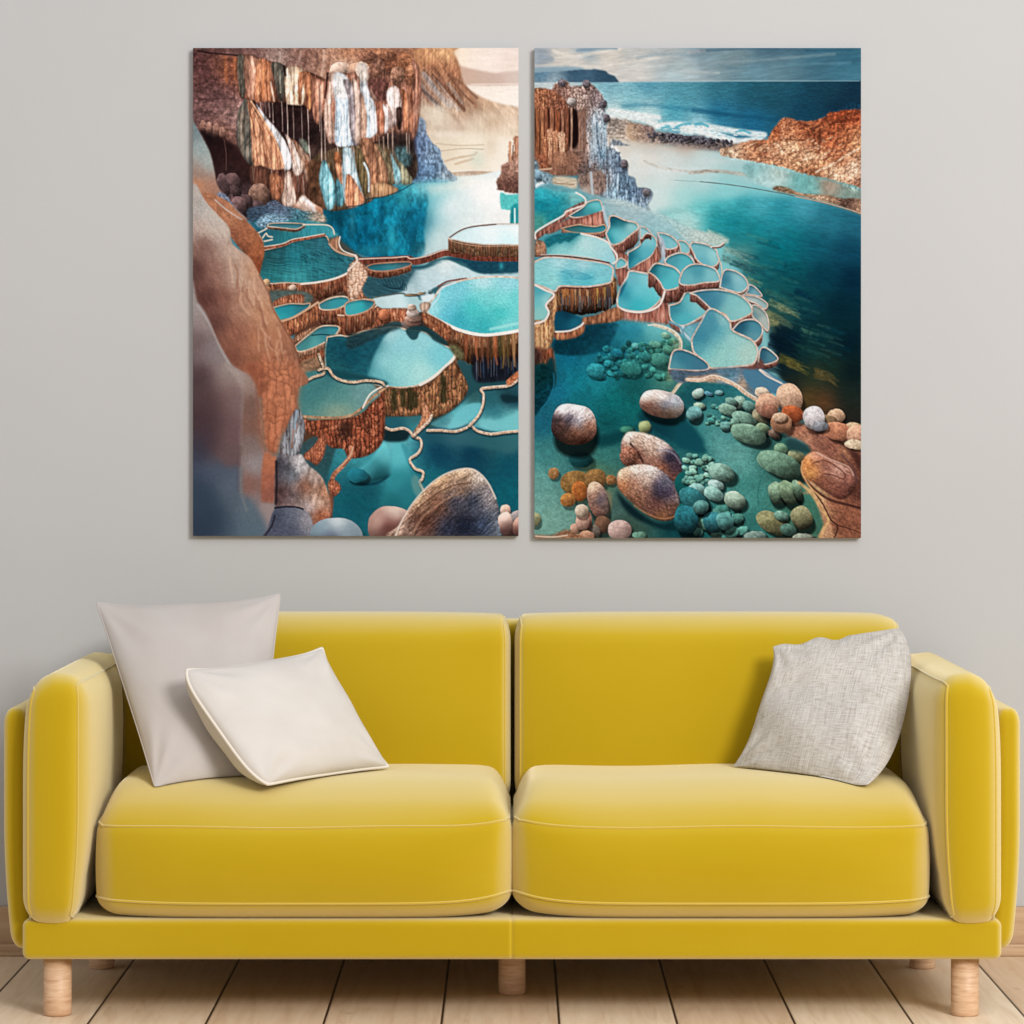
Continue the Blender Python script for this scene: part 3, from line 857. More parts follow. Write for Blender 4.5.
    drape([(730, 720), (900, 610), (1290, 600), (1340, 780), (1180, 830), (1060, 930), (820, 960)], ((40, 32, 26), (84, 68, 48), (110, 88, 66), (58, 44, 36)), seed=203, shade=.5)
    drape([(400, 710), (520, 740), (640, 740), (760, 800), (760, 900), (600, 940), (430, 860)], ((44, 28, 26), (90, 56, 44), (120, 78, 60), (60, 38, 34)), seed=204, shade=.6)
    # upper row of curtains
    drape([(330, 90), (370, 100), (380, 180), (372, 300), (350, 330), (332, 240)], GR_, seed=2)
    drape([(370, 95), (445, 110), (440, 220), (418, 340), (390, 330), (365, 220)], ((120, 74, 58), (186, 134, 108), (160, 104, 82), (210, 164, 138)), seed=3)
    drape([(445, 110), (510, 128), (520, 230), (540, 330), (530, 362), (505, 348), (470, 352), (425, 345), (428, 230)], OR_, seed=4, hl=[([(480, 140), (470, 330)], 1.4, (206, 120, 70), 1, .7), ([(515, 240), (535, 345)], 1.8, (226, 190, 164), .8, .8)])
    drape([(520, 130), (600, 150), (606, 250), (585, 350), (560, 330), (540, 240)], GR_, seed=6, hl=[([(570, 170), (572, 300)], 1.2, (150, 150, 136), .7, .7)])
    drape([(605, 160), (720, 180), (715, 300), (695, 368), (640, 372), (605, 350)], ((168, 110, 80), (226, 190, 156), (244, 222, 190), (196, 140, 104), (250, 236, 208)), seed=7, hl=[([(680, 190), (720, 200), (735, 190)], 2, (200, 120, 76), 1)])
    drape([(690, 180), (735, 190), (700, 260), (690, 360), (672, 350), (672, 230)], OR_, seed=9)
    drape([(705, 200), (755, 210), (760, 300), (742, 400), (722, 390), (712, 320)], OR_, seed=8, hl=[([(735, 280), (738, 390)], 1.6, (218, 140, 86), 1)])
    drape([(755, 225), (830, 250), (820, 380), (790, 480), (760, 440), (750, 330)], ((90, 50, 40), (160, 104, 82), (186, 130, 104), (120, 74, 58)), seed=11)
    # dark gaps
    for x0, y0, x1, y1 in ((420, 350, 440, 380), (520, 360, 545, 480), (600, 372, 700, 380), (840, 190, 825, 330), (590, 150, 600, 200)): st([(x0, y0), (x1, y1)], 2.2, (22, 12, 14), 1.2, .7)
    # pale blue curtain (spans into the next crop)
    drape([(850, 195), (880, 190), (868, 330), (862, 420), (880, 520), (862, 590), (835, 560), (818, 430), (830, 330), (845, 270)], PK_, seed=13)
    drape([(880, 190), (940, 200), (972, 270), (985, 350), (1000, 440), (1004, 560), (985, 600), (890, 600), (880, 500), (884, 360), (872, 270)], WH_, sx=1.4, sy=22, seed=14, shade=.25, hl=[([(905, 340), (900, 580)], 1.6, (160, 190, 212), 1, .7), ([(940, 340), (945, 590)], 1.6, (226, 240, 248), 1, .8), ([(975, 380), (980, 590)], 1.4, (150, 180, 200), 1, .7), ([(880, 330), (975, 330)], 1.4, (150, 160, 166), 1.5, .6)])
    po([(875, 192), (935, 202), (965, 270), (970, 325), (885, 330), (872, 260)], (214, 204, 196), f=1.5, a=.75, tex=(.14, 1.5, 9))
    # second row: big ribbed bells
    drape([(375, 330), (410, 400), (430, 560), (420, 700), (390, 705), (345, 640), (322, 560), (325, 430), (350, 360)], ((58, 58, 54), (84, 84, 78), (106, 92, 80), (72, 68, 62)), seed=17, sx=2.5)
    drape([(385, 340), (430, 400), (500, 470), (560, 560), (600, 650), (610, 720), (560, 740), (510, 735), (460, 715), (415, 710), (408, 600), (400, 470)], ((120, 62, 40), (178, 116, 84), (200, 142, 108), (152, 92, 64), (214, 160, 128)), sx=1.5, sy=30, rot=-14, seed=18, shade=.5)
    for a_, b_, c_ in (((400, 370), (480, 560), (500, 720)), ((410, 370), (530, 560), (560, 735)), ((395, 370), (430, 560), (440, 700))): st([a_, b_, c_], 1.1, (112, 62, 42), 1, .55)
    drape([(430, 360), (500, 450), (560, 520), (610, 600), (636, 690), (625, 735), (590, 735), (580, 660), (540, 560), (480, 460)], ((200, 196, 196), (232, 232, 232), (214, 206, 204), (246, 244, 242)), seed=19, shade=.2, sx=2)
    st([(405, 350), (470, 450), (540, 570), (580, 690), (590, 720)], 1.8, (216, 152, 112), 1)
    drape([(600, 535), (650, 590), (695, 660), (700, 740), (665, 775), (640, 740), (630, 650)], ((160, 96, 66), (220, 190, 172), (240, 230, 224), (180, 116, 86)), sx=1.4, rot=-14, seed=21)
    drape([(640, 560), (700, 620), (745, 690), (745, 790), (715, 800), (700, 720), (660, 620)], ((90, 60, 46), (170, 104, 72), (206, 180, 160), (140, 84, 60)), rot=-14, seed=22)
    po([(680, 560), (720, 580), (740, 650), (700, 620)], (104, 112, 100), f=1)
    # stalactite threads
    for x, y0, y1, c in ((455, 350, 400, 150), (483, 350, 420, 120), (505, 355, 440, 150), (525, 360, 470, 170), (578, 350, 520, 160), (608, 350, 560, 190), (642, 370, 560, 130), (690, 365, 600, 120), (727, 395, 640, 190), (735, 600, 690, 150), (800, 260, 690, 190), (822, 500, 690, 170), (790, 250, 520, 140), (412, 710, 800, 130), (520, 730, 900, 150), (596, 730, 800, 190), (612, 740, 900, 150), (700, 780, 880, 150), (668, 770, 860, 110), (895, 600, 660, 150), (985, 600, 660, 170)):
        st([(x, y0), (x + 4, (y0 + y1) / 2), (x + 6, y1)], 0.75, (c, int(c * .86), int(c * .8)), .6, .85)
    # foot of the cave
    po([(730, 700), (800, 690), (860, 760), (880, 900), (820, 960), (760, 930), (730, 860)], (92, 62, 44), f=1, tex=(.3, 3, 5))
    drape([(510, 770), (540, 760), (580, 790), (585, 870), (550, 910), (520, 880)], OR_, seed=24)
    drape([(600, 760), (625, 750), (650, 850), (660, 930), (600, 960), (575, 900), (590, 850)], ((150, 110, 92), (206, 170, 150), (226, 200, 184), (170, 130, 110)), seed=25)
    peb(450, 885, 60, 68, 0, (124, 94, 80), tex=(.25, 3, 3)); peb(430, 960, 60, 50, 0, (92, 72, 72), tex=(.2, 3, 3), shadow=0)
    for i in range(16): peb(R.uniform(220, 380), R.uniform(800, 960), R.uniform(22, 50), R.uniform(24, 60), 0, tone(90, 70, 70, .8, 1.2), tex=(.2, 3, 3), shadow=.3)
    po([(480, 960), (520, 910), (570, 925), (600, 970), (620, 1030), (470, 1040)], (88, 96, 112), f=.7, tex=[(.5, 1.6, 1.2, 0, 3)], rough=(1, 2))
    po([(600, 980), (660, 930), (700, 880), (760, 930), (810, 960), (800, 1010), (700, 1010), (620, 1000)], [(640, 960, (178, 104, 74)), (740, 950, (216, 190, 176)), (790, 980, (190, 120, 84)), (680, 910, (222, 196, 180))], f=.6, tex=(.2, 2, 6, -40))
    st([(700, 900), (740, 930), (770, 980)], 3, (228, 226, 226), 1.2, .8)
    # blue and tan columns standing in the water
    drape([(810, 690), (830, 690), (860, 760), (885, 840), (880, 940), (840, 968), (815, 900), (790, 790)], ((50, 100, 112), (110, 160, 170), (150, 196, 202), (70, 120, 132)), seed=27, shade=.2)
    drape([(890, 790), (920, 780), (940, 800), (938, 880), (925, 940), (890, 940), (880, 860)], ((46, 92, 104), (96, 144, 152), (72, 116, 128)), seed=28, shade=.2)
    drape([(880, 640), (905, 640), (915, 690), (900, 715), (878, 690)], ((150, 84, 50), (196, 124, 80)), seed=29)
    drape([(925, 620), (980, 620), (1000, 720), (1035, 840), (1020, 860), (980, 820), (950, 740)], ((70, 100, 110), (146, 170, 176), (186, 202, 206), (110, 140, 148)), seed=31, shade=.1)
    drape([(880, 700), (930, 720), (960, 800), (985, 830), (1030, 880), (1040, 930), (960, 940), (945, 860), (900, 790)], ((96, 58, 38), (170, 100, 64), (206, 140, 104), (130, 84, 60)), seed=32, rot=-10)
    # ---- right part of the cave wall
    cr('B')
    for x, y, rx, ry, c in ((70, 170, 40, 45, (206, 170, 148)), (170, 130, 50, 50, (150, 104, 84)), (130, 200, 50, 40, (132, 90, 72)), (240, 130, 50, 60, (140, 88, 64)), (200, 80, 50, 30, (160, 106, 78)), (310, 130, 40, 60, (150, 96, 66)), (270, 200, 40, 50, (166, 118, 94)), (340, 200, 28, 60, (150, 98, 70)), (100, 90, 50, 30, (150, 100, 78))): peb(x, y, rx, ry, 0, c, tex=[(.3, 2.4, 2.4), (.16, 1.2, 1.2)], shadow=.3, amt=.4)
    drape([(-40, 230), (10, 240), (40, 320), (55, 450), (50, 580), (20, 600), (-5, 480), (-10, 340)], ((90, 80, 84), (140, 126, 126), (166, 156, 158), (110, 92, 92)), seed=41)
    drape([(10, 230), (40, 240), (60, 340), (62, 480), (52, 590), (28, 560), (30, 400)], ((140, 104, 90), (200, 172, 156), (176, 138, 120)), seed=42)
    drape([(55, 140), (90, 150), (100, 250), (130, 330), (158, 440), (155, 520), (120, 555), (80, 560), (85, 440), (60, 330), (58, 240)], ((150, 160, 168), (208, 216, 222), (236, 238, 238), (180, 186, 190)), seed=43, shade=.25, hl=[([(95, 340), (110, 540)], 2.4, (160, 186, 202), 1.4, .6)])
    po([(40, 140), (90, 150), (105, 215), (60, 235)], (214, 196, 180), f=1.4, a=.9, tex=(.12, 2, 4))
    drape([(60, 300), (80, 340), (98, 450), (82, 580), (58, 588), (64, 450)], ((150, 104, 84), (206, 166, 142), (176, 128, 104)), seed=44)
    po([(105, 235), (200, 220), (225, 260), (210, 340), (160, 350), (120, 320)], (104, 66, 58), f=1, tex=(.3, 2.5, 3))
    drape([(110, 260), (150, 330), (150, 350), (125, 330)], PK_, seed=45)
    drape([(150, 350), (190, 370), (200, 450), (190, 555), (160, 530), (150, 440)], ((110, 60, 42), (164, 100, 74), (190, 130, 104)), seed=46)
    drape([(185, 365), (215, 400), (224, 480), (210, 530), (196, 525), (200, 440)], ((190, 170, 166), (230, 220, 214), (214, 198, 190)), seed=47, shade=.2)
    drape([(200, 360), (235, 400), (245, 470), (236, 510), (222, 500), (222, 430)], ((120, 70, 56), (226, 214, 208), (160, 104, 84)), seed=48, sx=.9)
    drape([(205, 300), (225, 270), (260, 260), (285, 300), (292, 380), (265, 400), (266, 470), (245, 495), (240, 420), (215, 360)], ((206, 170, 156), (236, 214, 204), (214, 184, 172), (240, 226, 218)), seed=49, shade=.25)
    drape([(262, 390), (298, 390), (300, 440), (285, 510), (268, 490)], ((40, 28, 26), (92, 66, 58), (60, 42, 38)), seed=50)
    drape([(285, 280), (320, 300), (335, 400), (340, 470), (320, 530), (302, 470), (300, 370)], ((112, 58, 38), (172, 104, 72), (200, 138, 104)), seed=51)
    drape([(325, 260), (352, 280), (362, 400), (352, 520), (330, 535), (335, 420), (330, 340)], ((104, 58, 42), (160, 96, 70), (190, 130, 100), (130, 76, 56)), seed=52)
    po([(160, 560), (250, 520), (340, 540), (375, 640), (365, 800), (300, 720), (250, 640)], (44, 34, 32), f=2, a=.85, tex=(.3, 4, 4))
    po([(250, 620), (330, 610), (350, 700), (300, 720)], (64, 92, 96), f=1.5, a=.8, tex=(.4, 2, 3))
    for x, y0, y1, c in ((165, 545, 600, 170), (190, 550, 640, 150), (215, 530, 620, 180), (240, 500, 700, 170), (245, 520, 650, 120), (322, 530, 640, 180), (336, 530, 650, 150), (10, 600, 700, 190), (90, 570, 640, 150)): st([(x, y0), (x + 2, y1)], 0.8, (c, int(c * .85), int(c * .76)), .6, .85)
    # lower bells on the right
    drape([(-40, 640), (0, 660), (30, 720), (45, 800), (80, 900), (70, 935), (-10, 945), (-40, 860)], ((96, 120, 126), (160, 180, 186), (190, 206, 210), (128, 146, 150)), seed=55, shade=.1)
    drape([(-20, 770), (20, 790), (60, 860), (85, 910), (60, 935), (-20, 945)], ((150, 84, 54), (196, 122, 86), (214, 156, 126)), seed=56, shade=.2)
    drape([(40, 620), (70, 640), (100, 700), (105, 800), (90, 890), (60, 820), (40, 740)], ((52, 44, 30), (96, 82, 56), (76, 64, 42), (120, 100, 70)), seed=57)
    drape([(60, 570), (110, 560), (140, 620), (160, 720), (165, 820), (140, 880), (110, 850), (110, 740), (80, 660)], ((104, 60, 40), (162, 104, 74), (186, 132, 100), (128, 82, 58)), seed=58)
    st([(80, 700), (105, 760), (108, 860)], 2.2, (176, 190, 196), .9, .8)
    drape([(130, 590), (175, 620), (205, 700), (220, 800), (190, 840), (160, 800), (158, 700)], ((110, 70, 50), (166, 118, 88), (140, 96, 72)), seed=59, rot=-8)
    drape([(150, 590), (210, 650), (245, 730), (246, 820), (220, 830), (215, 740), (180, 660)], ((66, 58, 42), (128, 112, 84), (96, 82, 60), (178, 160, 134)), seed=60, rot=-8)
    drape([(230, 640), (262, 700), (296, 760), (294, 800), (262, 822), (248, 760)], ((90, 140, 150), (160, 200, 206), (196, 220, 222)), seed=61, shade=.1)
    drape([(280, 690), (325, 740), (355, 790), (345, 820), (300, 822), (290, 770)], ((92, 90, 70), (150, 146, 120), (120, 116, 92)), seed=62)
    drape([(120, 830), (170, 810), (240, 830), (275, 850), (240, 880), (130, 895)], ((120, 84, 56), (176, 130, 92), (200, 160, 124)), seed=63)
    st([(-20, 950), (80, 935), (100, 905), (180, 895), (280, 860), (360, 815)], 1.0, (10, 52, 66), 1, .7)

    cr('A'); knobs([(330, 90), (640, 165), (820, 230), (1010, 180), (1330, 120), (1340, 560), (1340, 780), (1180, 830), (1060, 930), (820, 960), (560, 900), (400, 710), (325, 560)], 9, 46, .42, 71, tex=[(.2, 9, 7), (.12, 1.2, 3)], f=2)
    knobs([(60, 50), (300, 80), (340, 340), (330, 560), (200, 520), (60, 440)], 7, 9, .3, 73, tex=(.15, 3, 3), f=2)
    cr('B'); knobs([(370, 60), (560, 50), (620, 200), (680, 320), (620, 420), (500, 400), (380, 340)], 4, 16, .35, 75, f=3, rough=(2, 4))
    for a_ in ((470, 400, 90, 30, (226, 208, 184), .55), (600, 480, 120, 36, (232, 216, 194), .5), (760, 430, 90, 30, (226, 204, 178), .4)): mist(*a_)
    # ---- left terraces
    cr(None)
    po([(262, 232), (318, 222), (345, 244), (372, 262), (420, 268), (440, 258), (522, 262), (522, 470), (300, 470), (296, 300)], [(300, 250, (60, 84, 84)), (310, 290, (110, 66, 46)), (330, 330, (96, 58, 42)), (300, 350, (104, 62, 44)), (400, 290, (40, 92, 104)), (460, 290, (60, 110, 118)), (480, 400, (36, 82, 90)), (340, 430, (96, 60, 40)), (420, 430, (50, 70, 66))], f=1)
    cr('C')
    po([(380, 60), (480, 30), (640, 40), (700, 60), (800, 70), (820, 130), (600, 120), (430, 150)], [(450, 90, (60, 76, 92)), (560, 70, (96, 110, 130)), (700, 90, (60, 110, 124)), (780, 100, (190, 160, 136))], f=1, tex=[(.4, 2, 1.4)])
    po([(420, 120), (600, 110), (800, 130), (880, 180), (890, 210), (700, 230), (480, 280), (440, 200)], [(500, 160, (40, 96, 110)), (620, 200, (46, 120, 126)), (750, 160, (60, 150, 160)), (840, 170, (70, 150, 160)), (680, 120, (60, 120, 132))], f=.8, tex=(.12, 1.5, 8))
    po([(430, 130), (490, 80), (560, 80), (620, 110), (560, 140), (470, 160)], (120, 150, 168), f=1, tex=(.5, 2, 1.2))
    pool([(500, 150), (600, 160), (660, 165), (705, 145), (700, 135), (600, 130), (510, 135)], (70, 130, 140), 3, DARKP, (222, 206, 190), 1.0)
    for pts in ([(440, 190), (480, 170), (495, 160)], [(470, 215), (490, 190), (500, 205), (525, 210)], [(480, 235), (525, 225)], [(450, 200), (470, 235)]): st(pts, 1.4, (220, 200, 176), .8)
    st([(700, 140), (800, 140), (845, 145), (870, 165), (878, 195)], 1.3, (224, 204, 180), .8)
    # big left pool
    pool([(440, 300), (480, 285), (580, 262), (640, 238), (700, 222), (780, 208), (830, 205), (850, 240), (870, 275), (930, 305), (1000, 320), (1010, 345), (980, 395), (900, 440), (800, 465), (700, 475), (600, 470), (510, 475), (450, 450)],
         [(560, 300, (44, 96, 104)), (650, 330, (40, 120, 130)), (800, 260, (50, 104, 114)), (480, 340, (40, 80, 84)), (650, 440, (66, 148, 152)), (900, 330, (40, 100, 112)), (820, 400, (50, 124, 132)), (950, 350, (56, 116, 124)), (520, 430, (46, 118, 122))], 17, WALLP, (226, 206, 184), 1.5, dark=.5, seed=3, sx=1.6, sy=5, tex=[(.14, 7, 1.0, 8, 3), (.1, 2, 10, 0, 4)])
    for i in range(26):
        x = R.uniform(680, 960); y = R.uniform(290, 400); st([(x, y), (x + 18, y + 5), (x + 30, y + 16)], .7, (22, 62, 72), .7, .6)
    for y in (325, 350, 365): st([(500, y), (560, y + 10), (620, y + 2)], .6, (24, 62, 70), .6, .6)
    st([(470, 275), (580, 258), (640, 232), (720, 218), (820, 198)], 2.8, (148, 84, 58), .8, tex=(.35, 1.2, 4)); st([(470, 266), (580, 249), (640, 224), (720, 210), (820, 192)], .9, (226, 208, 188), .6)
    drape([(845, 235), (880, 215), (910, 205), (905, 250), (920, 290), (880, 290)], TN_, seed=66); st([(850, 250), (890, 290), (960, 315), (1000, 318)], 2.0, (190, 150, 120), .8)
    st([(910, 210), (905, 250), (930, 290), (990, 312)], 1.2, (234, 218, 200), .7)
    # block of wall at right of big pool (dips into crop D)
    drape([(1000, 320), (1030, 340), (1070, 400), (1098, 440), (1090, 500), (1060, 560), (960, 560), (930, 500), (980, 420)], WALLP, seed=67, lob=(4, 8, 0.7), sx=2.5, sy=3, shade=.5)
    st([(1000, 318), (1010, 345), (985, 395), (900, 440), (800, 465), (690, 478)], 2.0, (236, 218, 200), .8)
    peb(640, 500, 22, 18, 0, (206, 170, 146)); peb(490, 475, 22, 26, 0, (190, 150, 110)); peb(495, 515, 26, 24, 0, (166, 110, 76))
    # middle small pools
    po([(510, 520), (700, 520), (760, 560), (700, 600), (530, 610)], (86, 100, 96), f=1, tex=(.2, 4, 2))
    drape([(530, 580), (600, 545), (690, 535), (708, 560), (695, 590), (620, 590), (540, 610)], WALLP, seed=69, lob=(2.6, 9, 0.6), sy=4)
    pool([(530, 612), (620, 590), (700, 592), (740, 588), (725, 620), (680, 655), (620, 676), (570, 684), (545, 650)], [(600, 620, (44, 140, 152)), (700, 610, (52, 120, 132)), (580, 670, (56, 160, 166))], 13, WALLP, (222, 190, 160), 1.4, seed=7, sy=5)
    drape([(570, 690), (640, 670), (720, 625), (780, 578), (800, 600), (790, 680), (720, 720), (640, 770), (600, 780)], DARKP, seed=70, lob=(3, 10, 0.6), sx=1.8, sy=5)
    st([(575, 690), (640, 670), (710, 630), (785, 582)], 2.2, (206, 160, 126), .9)
    pool([(790, 590), (850, 560), (920, 548), (960, 560), (950, 590), (890, 620), (820, 625), (795, 615)], [(820, 590, (66, 130, 138)), (900, 570, (60, 146, 156)), (880, 610, (60, 150, 158))], 12, WALLP, (232, 206, 180), 1.6, seed=9, sy=4)
    pool([(940, 640), (970, 600), (1000, 575), (1080, 565), (1110, 580), (1090, 615), (1030, 650), (950, 655)], [(1000, 600, (44, 138, 150)), (1060, 590, (60, 150, 158)), (960, 640, (60, 160, 164))], 20, WALLP, (226, 190, 160), 1.5, seed=11, sy=5)
    drape([(890, 660), (950, 660), (1040, 655), (1100, 620), (1140, 600), (1160, 640), (1140, 720), (1060, 760), (930, 770), (900, 730)], DARKP, seed=72, lob=(3.4, 12, 0.7), sx=2.2, sy=5)
    st([(900, 655), (960, 658), (1040, 650), (1100, 615), (1140, 585)], 1.6, (222, 182, 150), .7)
    drape([(630, 800), (720, 740), (780, 720), (760, 745), (680, 800)], TN_, seed=73, lob=(2.6, 4, 0.6), sy=4)
    pool([(655, 830), (740, 760), (800, 720), (870, 715), (905, 725), (890, 760), (830, 805), (760, 840), (690, 862), (665, 855)], [(720, 800, (70, 128, 130)), (820, 740, (64, 124, 134)), (860, 730, (60, 140, 150)), (760, 820, (90, 160, 160))], 7, TN_, (230, 204, 176), 1.5, seed=13, sy=4)
    st([(750, 770), (800, 765), (850, 768)], 1.0, (24, 60, 64), .7)
    drape([(680, 900), (780, 870), (880, 800), (930, 740), (920, 790), (860, 880), (780, 900), (700, 920)], WALLP, seed=75, lob=(3, 4, 0.6), sx=2.5, sy=4)
    po([(680, 930), (790, 890), (810, 970), (700, 1010)], (140, 106, 80), f=1, tex=(.3, 3, 3))
    # centre dark water
    cr('D')
    po([(90, 440), (180, 420), (340, 390), (420, 380), (540, 340), (650, 380), (760, 420), (960, 400), (990, 470), (700, 450), (500, 490), (420, 540), (300, 540), (130, 560), (70, 520)], [(200, 460, (56, 96, 104)), (280, 440, (40, 80, 92)), (340, 420, (120, 150, 158)), (420, 440, (196, 220, 224)), (560, 370, (214, 228, 228)), (480, 480, (190, 216, 222)), (620, 410, (190, 218, 222)), (160, 520, (60, 100, 104)), (330, 510, (190, 214, 218))], f=.7, tex=(.05, 3, 2))
    po([(360, 390), (340, 450), (290, 525), (130, 550), (80, 530), (90, 440), (180, 420)], (48, 86, 96), f=.8, a=.85, tex=(.2, 6, 1.2, 12))
    for i in range(7): st([(150 + i * 22, 440 + i * 4), (180 + i * 20, 480 + i * 5), (240 + i * 14, 505), (300, 500 - i * 8)], .8, (24, 54, 66), .7, .55)
    po([(560, 330), (650, 360), (700, 400), (800, 420), (990, 405), (990, 330), (700, 330)], (28, 74, 90), f=1, tex=(.14, 3, 2)); mist(860, 375, 12, 20, (70, 190, 200), .7)
    po([(300, 395), (420, 392), (520, 350), (560, 335), (420, 370), (330, 380)], (40, 84, 94), f=.8)
    # rim walls of the centre channel
    for pts, w in (([(40, 350), (120, 345), (240, 340), (330, 335), (370, 350), (440, 335), (540, 300), (620, 310), (740, 328), (990, 330)], 7),): st(pts, w, (112, 58, 44), .8, tex=[(.45, 1.1, 6, 0, 4)])
    st([(50, 336), (140, 332), (250, 328), (320, 322), (350, 334), (440, 318), (540, 284), (640, 296), (760, 314), (990, 318)], 1.2, (214, 184, 164), .7)
    pool([(90, 385), (130, 365), (240, 355), (335, 352), (345, 370), (280, 392), (200, 405), (130, 402)], [(150, 385, (44, 112, 124)), (300, 365, (70, 110, 120)), (230, 390, (64, 134, 142))], 5, WALLP, (198, 150, 124), 1.4, seed=15, sy=4)
    # flat white pool top right
    p.wall([(560, 218), (620, 180), (700, 150), (830, 138), (960, 136), (1000, 136), (1000, 250), (880, 260), (760, 258), (660, 245), (590, 235)], 12, DARKP, .4, 17, 1.4, 6)
    pool([(560, 218), (620, 180), (700, 150), (830, 138), (960, 136), (1000, 136), (1000, 244), (880, 254), (760, 252), (660, 240), (590, 225)], [(640, 200, (206, 234, 236)), (800, 180, (238, 250, 250)), (900, 220, (206, 244, 246)), (940, 160, (244, 252, 252)), (720, 235, (216, 242, 244))], 9, ((70, 40, 28), (112, 70, 50), (150, 100, 70), (96, 80, 56), (196, 160, 130)), (226, 216, 206), 1.0, dark=.2, seed=18, inner=.1)
    st([(570, 212), (630, 172), (700, 152), (830, 138)], 1.2, (104, 76, 66), .8); st([(560, 222), (600, 240), (700, 258), (800, 264), (990, 258)], 1.0, (206, 160, 130), .8, .7)
    # left block rim with small pool (upper left of this crop)
    drape([(-10, 390), (30, 345), (60, 350), (100, 420), (95, 450), (70, 500), (40, 560), (-10, 560)], ((150, 96, 70), (206, 160, 132), (230, 196, 172)), seed=80, lob=(4, 4, 0.5), sx=2.6, sy=3)
    st([(-10, 400), (20, 370), (40, 345), (30, 315)], 2, (226, 204, 186), .8)
    # lower central pools
    po([(130, 560), (200, 548), (290, 535), (320, 550), (380, 545), (400, 570), (460, 580), (430, 640), (330, 620), (180, 616)], [(220, 570, (196, 222, 224)), (300, 590, (206, 234, 236)), (350, 575, (160, 196, 200)), (180, 600, (180, 208, 210))], f=.6)
    st([(130, 558), (210, 540), (300, 532), (330, 545), (390, 540), (430, 525)], 1.3, (86, 84, 76), .8, .8)
    po([(400, 550), (460, 530), (510, 550), (500, 580), (440, 600)], (214, 232, 236), f=.8)
    peb(350, 540, 40, 8, 0, (130, 110, 86), shadow=.2); peb(405, 532, 22, 8, 0, (150, 130, 106), shadow=.2); peb(455, 522, 12, 12, 0, (100, 124, 130), shadow=.2)
    st([(500, 492), (550, 465), (600, 455), (660, 446)], 1.8, (132, 84, 74), .8, tex=(.3, 1.2, 3))
    # round main pool
    main = [(436, 610), (480, 555), (520, 500), (600, 468), (700, 446), (830, 436), (960, 444), (1000, 446), (1000, 735), (960, 738), (880, 756), (800, 768), (700, 764), (620, 742), (560, 712), (490, 680), (448, 650)]
    MAINP = ((70, 38, 24), (128, 70, 42), (86, 66, 36), (168, 92, 54), (62, 54, 32), (150, 92, 58), (206, 160, 118))
    p.wall(main, 30, MAINP, .62, 21, 1.5, 11)
    p.wall(main, 13, ((110, 60, 40), (150, 90, 60), (196, 138, 100), (126, 84, 50), (210, 170, 130)), .25, 23, 1.6, 8)
    po([(700, 880), (760, 900), (990, 890), (990, 1000), (760, 1040), (700, 1000)], (26, 24, 34), f=1.2, a=.85, tex=(.5, 1.2, 12))
    for x, c in ((720, (160, 92, 60)), (830, (190, 104, 60)), (870, (120, 96, 52)), (930, (176, 130, 84)), (660, (140, 76, 48)), (780, (110, 66, 44)), (900, (96, 80, 46)), (800, (80, 60, 36)), (750, (128, 76, 50)), (850, (58, 60, 36))): st([(x, 770), (x + R.uniform(-6, 6), 860), (x + R.uniform(-6, 8), R.uniform(900, 960))], 4.2, c, 1.5, .75, tex=[(.3, 1.2, 8)], taper=(1, .4))
    for i in range(24):
        x = R.uniform(700, 960); y = R.uniform(880, 930); st([(x, y), (x + 1, y + R.uniform(40, 110))], .7, R.choice(((60, 84, 110), (96, 104, 120), (130, 100, 80))), .6, .6)
    pool(main, [(520, 560, (126, 206, 216)), (600, 520, (120, 196, 212)), (760, 470, (186, 226, 232)), (900, 480, (150, 210, 222)), (760, 540, (116, 206, 204)), (700, 620, (76, 190, 190)), (850, 640, (70, 186, 184)), (940, 560, (110, 206, 204)), (620, 680, (60, 164, 178)), (560, 640, (96, 186, 204)), (760, 720, (60, 170, 176)), (900, 720, (120, 206, 206)), (470, 610, (160, 220, 226)), (860, 570, (128, 214, 210))], 2, TN_, (240, 228, 214), 2.0, seed=22, inner=.05, tex=[(.10, 1.3, .9, 0, 5)])
    st([(445, 620), (500, 560), (520, 505), (600, 470)], 2.0, (196, 228, 234), 1.2, .7); st([(450, 655), (560, 712), (640, 745), (760, 768), (900, 754), (990, 735)], 3.2, (242, 234, 222), .9, tex=(.06, 3, 3))
    st([(800, 735), (860, 722), (960, 700), (990, 695)], 3, (160, 226, 222), 1.4, .7)
    # bank between pools with the small cairn
    drape([(400, 590), (440, 580), (460, 600), (430, 640), (400, 625)], ((150, 110, 90), (206, 180, 160), (176, 140, 116)), seed=83, sy=3)
    drape([(150, 630), (210, 618), (330, 620), (330, 700), (250, 690), (170, 720), (150, 680)], WALLP, seed=84, lob=(3, 9, 0.6), sx=2.4, sy=4)
    drape([(400, 640), (450, 650), (540, 700), (580, 735), (560, 800), (500, 790), (430, 720), (405, 690)], DARKP, seed=85, lob=(3, 9, 0.6), sx=2.4, sy=4)
    pool([(-30, 600), (-10, 580), (60, 565), (110, 568), (140, 580), (120, 615), (60, 645), (-20, 655)], [(20, 610, (70, 166, 172)), (100, 580, (50, 120, 132)), (60, 600, (60, 170, 176))], 19, WALLP, (216, 178, 150), 1.6, seed=25, sy=6)
    peb(195, 655, 32, 34, 0, (190, 110, 74), tex=(.15, 2, 4))
    peb(355, 712, 70, 30, 0, (110, 96, 90), shadow=.4); peb(357, 690, 50, 26, 0, (150, 112, 98), shadow=.3); peb(360, 672, 46, 20, 0, (170, 134, 118), shadow=.3); peb(358, 642, 36, 26, 0, (196, 176, 166), shadow=.2); peb(350, 612, 26, 20, 0, (196, 168, 148), shadow=.2); peb(350, 600, 16, 9, 0, (214, 190, 172), shadow=.1)
